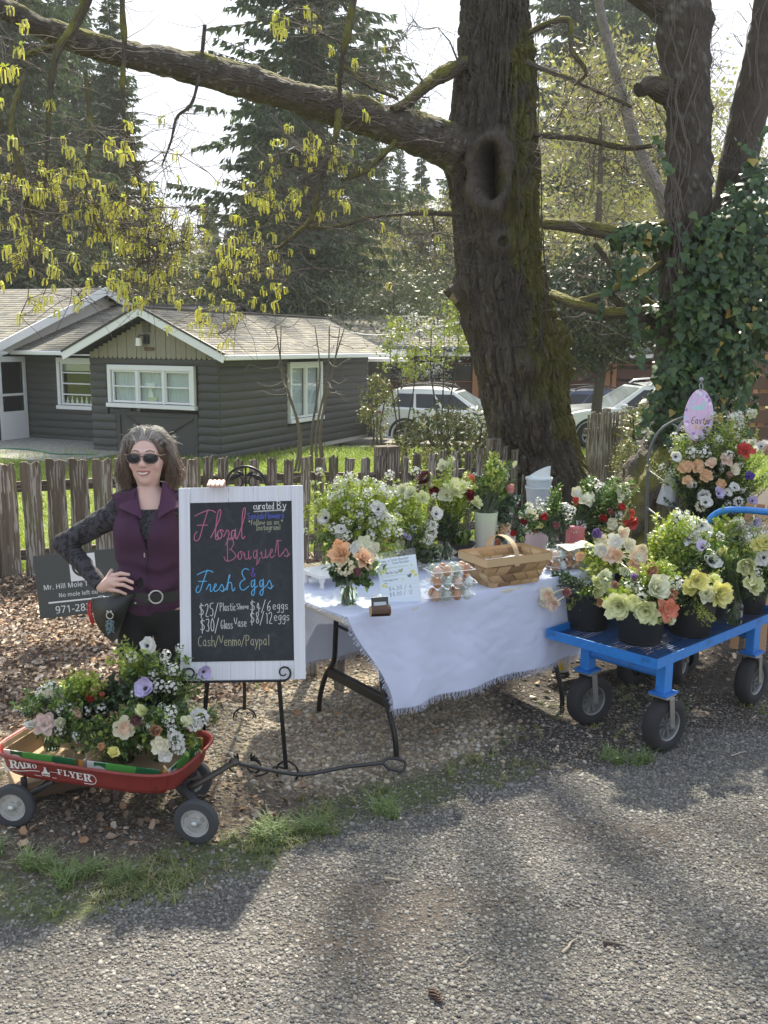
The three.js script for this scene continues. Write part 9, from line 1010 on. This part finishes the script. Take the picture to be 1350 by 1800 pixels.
  C(1, { seed: 22, label: 'bucket of lime double tulips and an orange tulip at the near cart corner', depth: 4.86, blooms: [['lime', 'lime', 1090, 1064, 1.75, .10], ['lime', 'lime', 1136, 1072, 1.6, .12], ['lime', 'pale', 1152, 1036, 1.7, .06], ['lime', 'lime', 1110, 1058, 1.0, .06], ['parrot', 'coral', 1173, 1070, 1.25, .09, 'peach'], ['tulip', 'purple', 1118, 1020, .8, .03, 'maroon'], ['ranunculus', 'blush', 1146, 1004, 1.3, -.02, 'coral'], ['ranunculus', 'mauve', 1166, 1050, .9, .05, 'maroon'], ['ranunculus', 'apricot', 1182, 1042, 1.1, .04, 'peach'], ['blossom', 'white', 1106, 1032, 1.2], ['blossom', 'white', 1130, 1044, 1.3, .05], ['blossom', 'white', 1185, 1024, 1.5, .02], ['tulip', 'mauve', 1088, 1034, 1.0, .02, 'green'], ['blossom', 'white', 1120, 1032, 1.1], ['blossom', 'white', 1180, 1090, .9, .1], ['bud', 'green', 1152, 1086, 1.4, .12]], green: [[1125, 1040, 55, 30, 46, 'mix', 'box', .08], [1160, 1000, 35, 25, 22, 'light', 'box'], [1110, 1050, 40, 20, 16, 'light', 'big'], [1150, 1080, 30, 12, 12, 'light', 'big']] });
  C(2, { seed: 23, label: 'bucket of yellow lime double tulips with a trailing vine at the cart edge', depth: 4.98, blooms: [['lime', 'yellow', 1224, 1020, 1.35, .03, 'lime'], ['lime', 'yellow', 1262, 1042, 1.7, .06, 'lime'], ['lime', 'pale', 1240, 1044, 1.2, .06], ['lime', 'yellow', 1214, 1034, 1.0, .03], ['lime', 'lime', 1254, 1020, .9], ['blossom', 'white', 1196, 1030, 1.2], ['lime', 'pale', 1268, 1052, 1.0, .06]], green: [[1225, 1045, 50, 25, 40, 'dark', 'box'], [1245, 1035, 40, 30, 26, 'light', 'fine'], [1215, 1070, 35, 12, 16, 'light', 'fine'], [1240, 1090, 22, 12, 7, 'light', 'fine', 0, 'white', .12]] });
  C(3, { seed: 24, label: 'bushy bucket of white blossom and lime leaves in the second row of the cart', depth: 5.45, blooms: [['anemone', 'white', 1232, 924, 1.4], ['puff', 'white', 1222, 918, 1.2], ['anemone', 'white', 1240, 934, 1.3], ['parrot', 'white', 1211, 950, 1.35, .04, 'lilac'], ['lime', 'yellow', 1158, 950, 1.2, .02, 'lime'], ['lime', 'lime', 1172, 958, 1.0, .02], ['blossom', 'white', 1190, 910, 1.5], ['blossom', 'white', 1182, 930, 1.5], ['blossom', 'white', 1195, 938, 1.3, .02], ['blossom', 'white', 1186, 960, 1.4, .03], ['blossom', 'white', 1206, 995, 1.5, .06], ['blossom', 'white', 1190, 994, 1.4, .06], ['puff', 'cream', 1214, 1008, 1.2, .07]], green: [[1195, 940, 45, 40, 70, 'light', 'box', .3], [1200, 985, 35, 30, 34, 'light', 'box', .15], [1240, 950, 40, 30, 30, 'mid', 'box', .1], [1200, 960, 40, 40, 26, 'mix', 'fine']] });
  bouquet({ seed: 25, label: 'glass jar on the cart with one big white anemone and a yellow tulip', base: onCart(1290, 1094).setY(.503), vase: 'jar', vs: 1.15, blooms: [['anemone', 'white', 1249, 988, 1.75, .05], ['tulip', 'yellow', 1270, 982, 1.05, .02, 'lime'], ['anemone', 'lilac', 1235, 964, 1.3, -.02], ['bud', 'green', 1282, 990, 1.6]], green: [[1280, 1000, 35, 35, 30, 'dark', 'strap'], [1265, 980, 40, 30, 20, 'mid', 'box', .1], [1240, 975, 20, 15, 8, 'dark', 'box']] });
  C(5, { seed: 26, label: 'back row bucket with a group of white anemones under the blue handle', depth: 5.75, blooms: [['anemone', 'white', 1282, 936, 1.4], ['anemone', 'white', 1300, 934, 1.5, .02], ['anemone', 'white', 1310, 942, 1.4, .03], ['anemone', 'white', 1316, 930, 1.2], ['anemone', 'lilac', 1326, 918, 1.1, .0], ['puff', 'white', 1305, 950, 1.1, .04]], green: [[1295, 945, 45, 30, 60, 'light', 'box', .3], [1275, 920, 20, 20, 12, 'light', 'big'], [1300, 965, 40, 25, 30, 'mid', 'box', .1], [1330, 925, 25, 20, 14, 'mid', 'fine']] });
  C(6, { seed: 27, label: 'bucket at the right cart end with a pointed lime tulip below a round one', depth: 5.25, blooms: [['ranunculus', 'lime', 1316, 994, 2.1, .06, 'pale'], ['tulip', 'lime', 1316, 1024, 1.6, .09, 'pale'], ['lime', 'lime', 1326, 1030, 1.2, .08], ['anemone', 'white', 1342, 980, 1.6, .03], ['lime', 'yellow', 1346, 955, 1.4, .0], ['lime', 'yellow', 1332, 958, .9], ['blossom', 'white', 1330, 1006, 1.1, .04], ['lime', 'lime', 1375, 1010, 1.3]], green: [[1330, 1005, 45, 30, 50, 'mid', 'box', .15], [1345, 970, 40, 35, 30, 'light', 'fine', .15], [1325, 1040, 30, 15, 16, 'dark', 'box']] });
  // flowers held by the arch
  bouquet({ seed: 31, label: 'large mixed arrangement on the arched stand with apricot daffodils and a red tulip', base: at(1250, 930, 6.75), up: -.02, depth: 6.6, blooms: [['anemone', 'white', 1187, 803, 1.35, .1], ['daffodil', 'apricot', 1206, 822, 1.5, .1], ['daffodil', 'apricot', 1226, 820, 1.5, .1], ['daffodil', 'apricot', 1240, 836, 1.3, .12], ['daffodil', 'apricot', 1209, 845, 1.1, .12], ['daffodil', 'peach', 1250, 814, 1.2, .08], ['daffodil', 'blush', 1276, 809, 1.4, .08, 'peach'], ['daffodil', 'cream', 1290, 826, 1.2, .1], ['ranunculus', 'peach', 1282, 838, 1.0, .1, 'mauve'], ['parrot', 'red', 1308, 794, 1.35, .1, 'coral'], ['anemone', 'blue', 1317, 838, 1.1, .1], ['anemone', 'lilac', 1262, 868, 1.4, .14], ['anemone', 'white', 1277, 866, 1.05, .14], ['anemone', 'white', 1291, 858, 1.15, .14], ['puff', 'white', 1238, 872, 1.5, .14], ['anemone', 'white', 1240, 884, 1.6, .16], ['puff', 'cream', 1232, 890, 1.3, .15], ['anemone', 'lilac', 1322, 881, 1.2, .14], ['puff', 'white', 1298, 882, 1.2, .14], ['tulip', 'blush', 1345, 800, 1.6, .06, 'pink'], ['anemone', 'white', 1338, 786, 1.3, .04], ['blossom', 'white', 1216, 796, 1.6, .08], ['blossom', 'white', 1238, 796, 1.6, .08], ['blossom', 'white', 1208, 770, 1.3], ['blossom', 'white', 1262, 775, 1.5], ['blossom', 'white', 1298, 736, 1.4], ['blossom', 'white', 1318, 726, 1.2], ['lime', 'lime', 1322, 728, .8], ['blossom', 'white', 1290, 756, 1.4], ['blossom', 'white', 1280, 800, 1.4, .06], ['tulip', 'white', 1212, 858, 1, .12], ['daffodil', 'apricot', 1268, 850, 1.0, .12]], green: [[1250, 800, 70, 40, 90, 'mix', 'box', .25], [1260, 850, 70, 45, 90, 'dark', 'box', .06], [1290, 760, 45, 35, 40, 'light', 'box', .3], [1205, 790, 30, 40, 30, 'light', 'box', .2], [1240, 885, 60, 25, 40, 'dark', 'box'], [1150, 815, 14, 14, 6, 'light', 'fine'], [1185, 830, 20, 30, 16, 'light', 'fine'], [1335, 830, 30, 40, 30, 'mid', 'fine']] });
}
renderer.render(scene, camera);
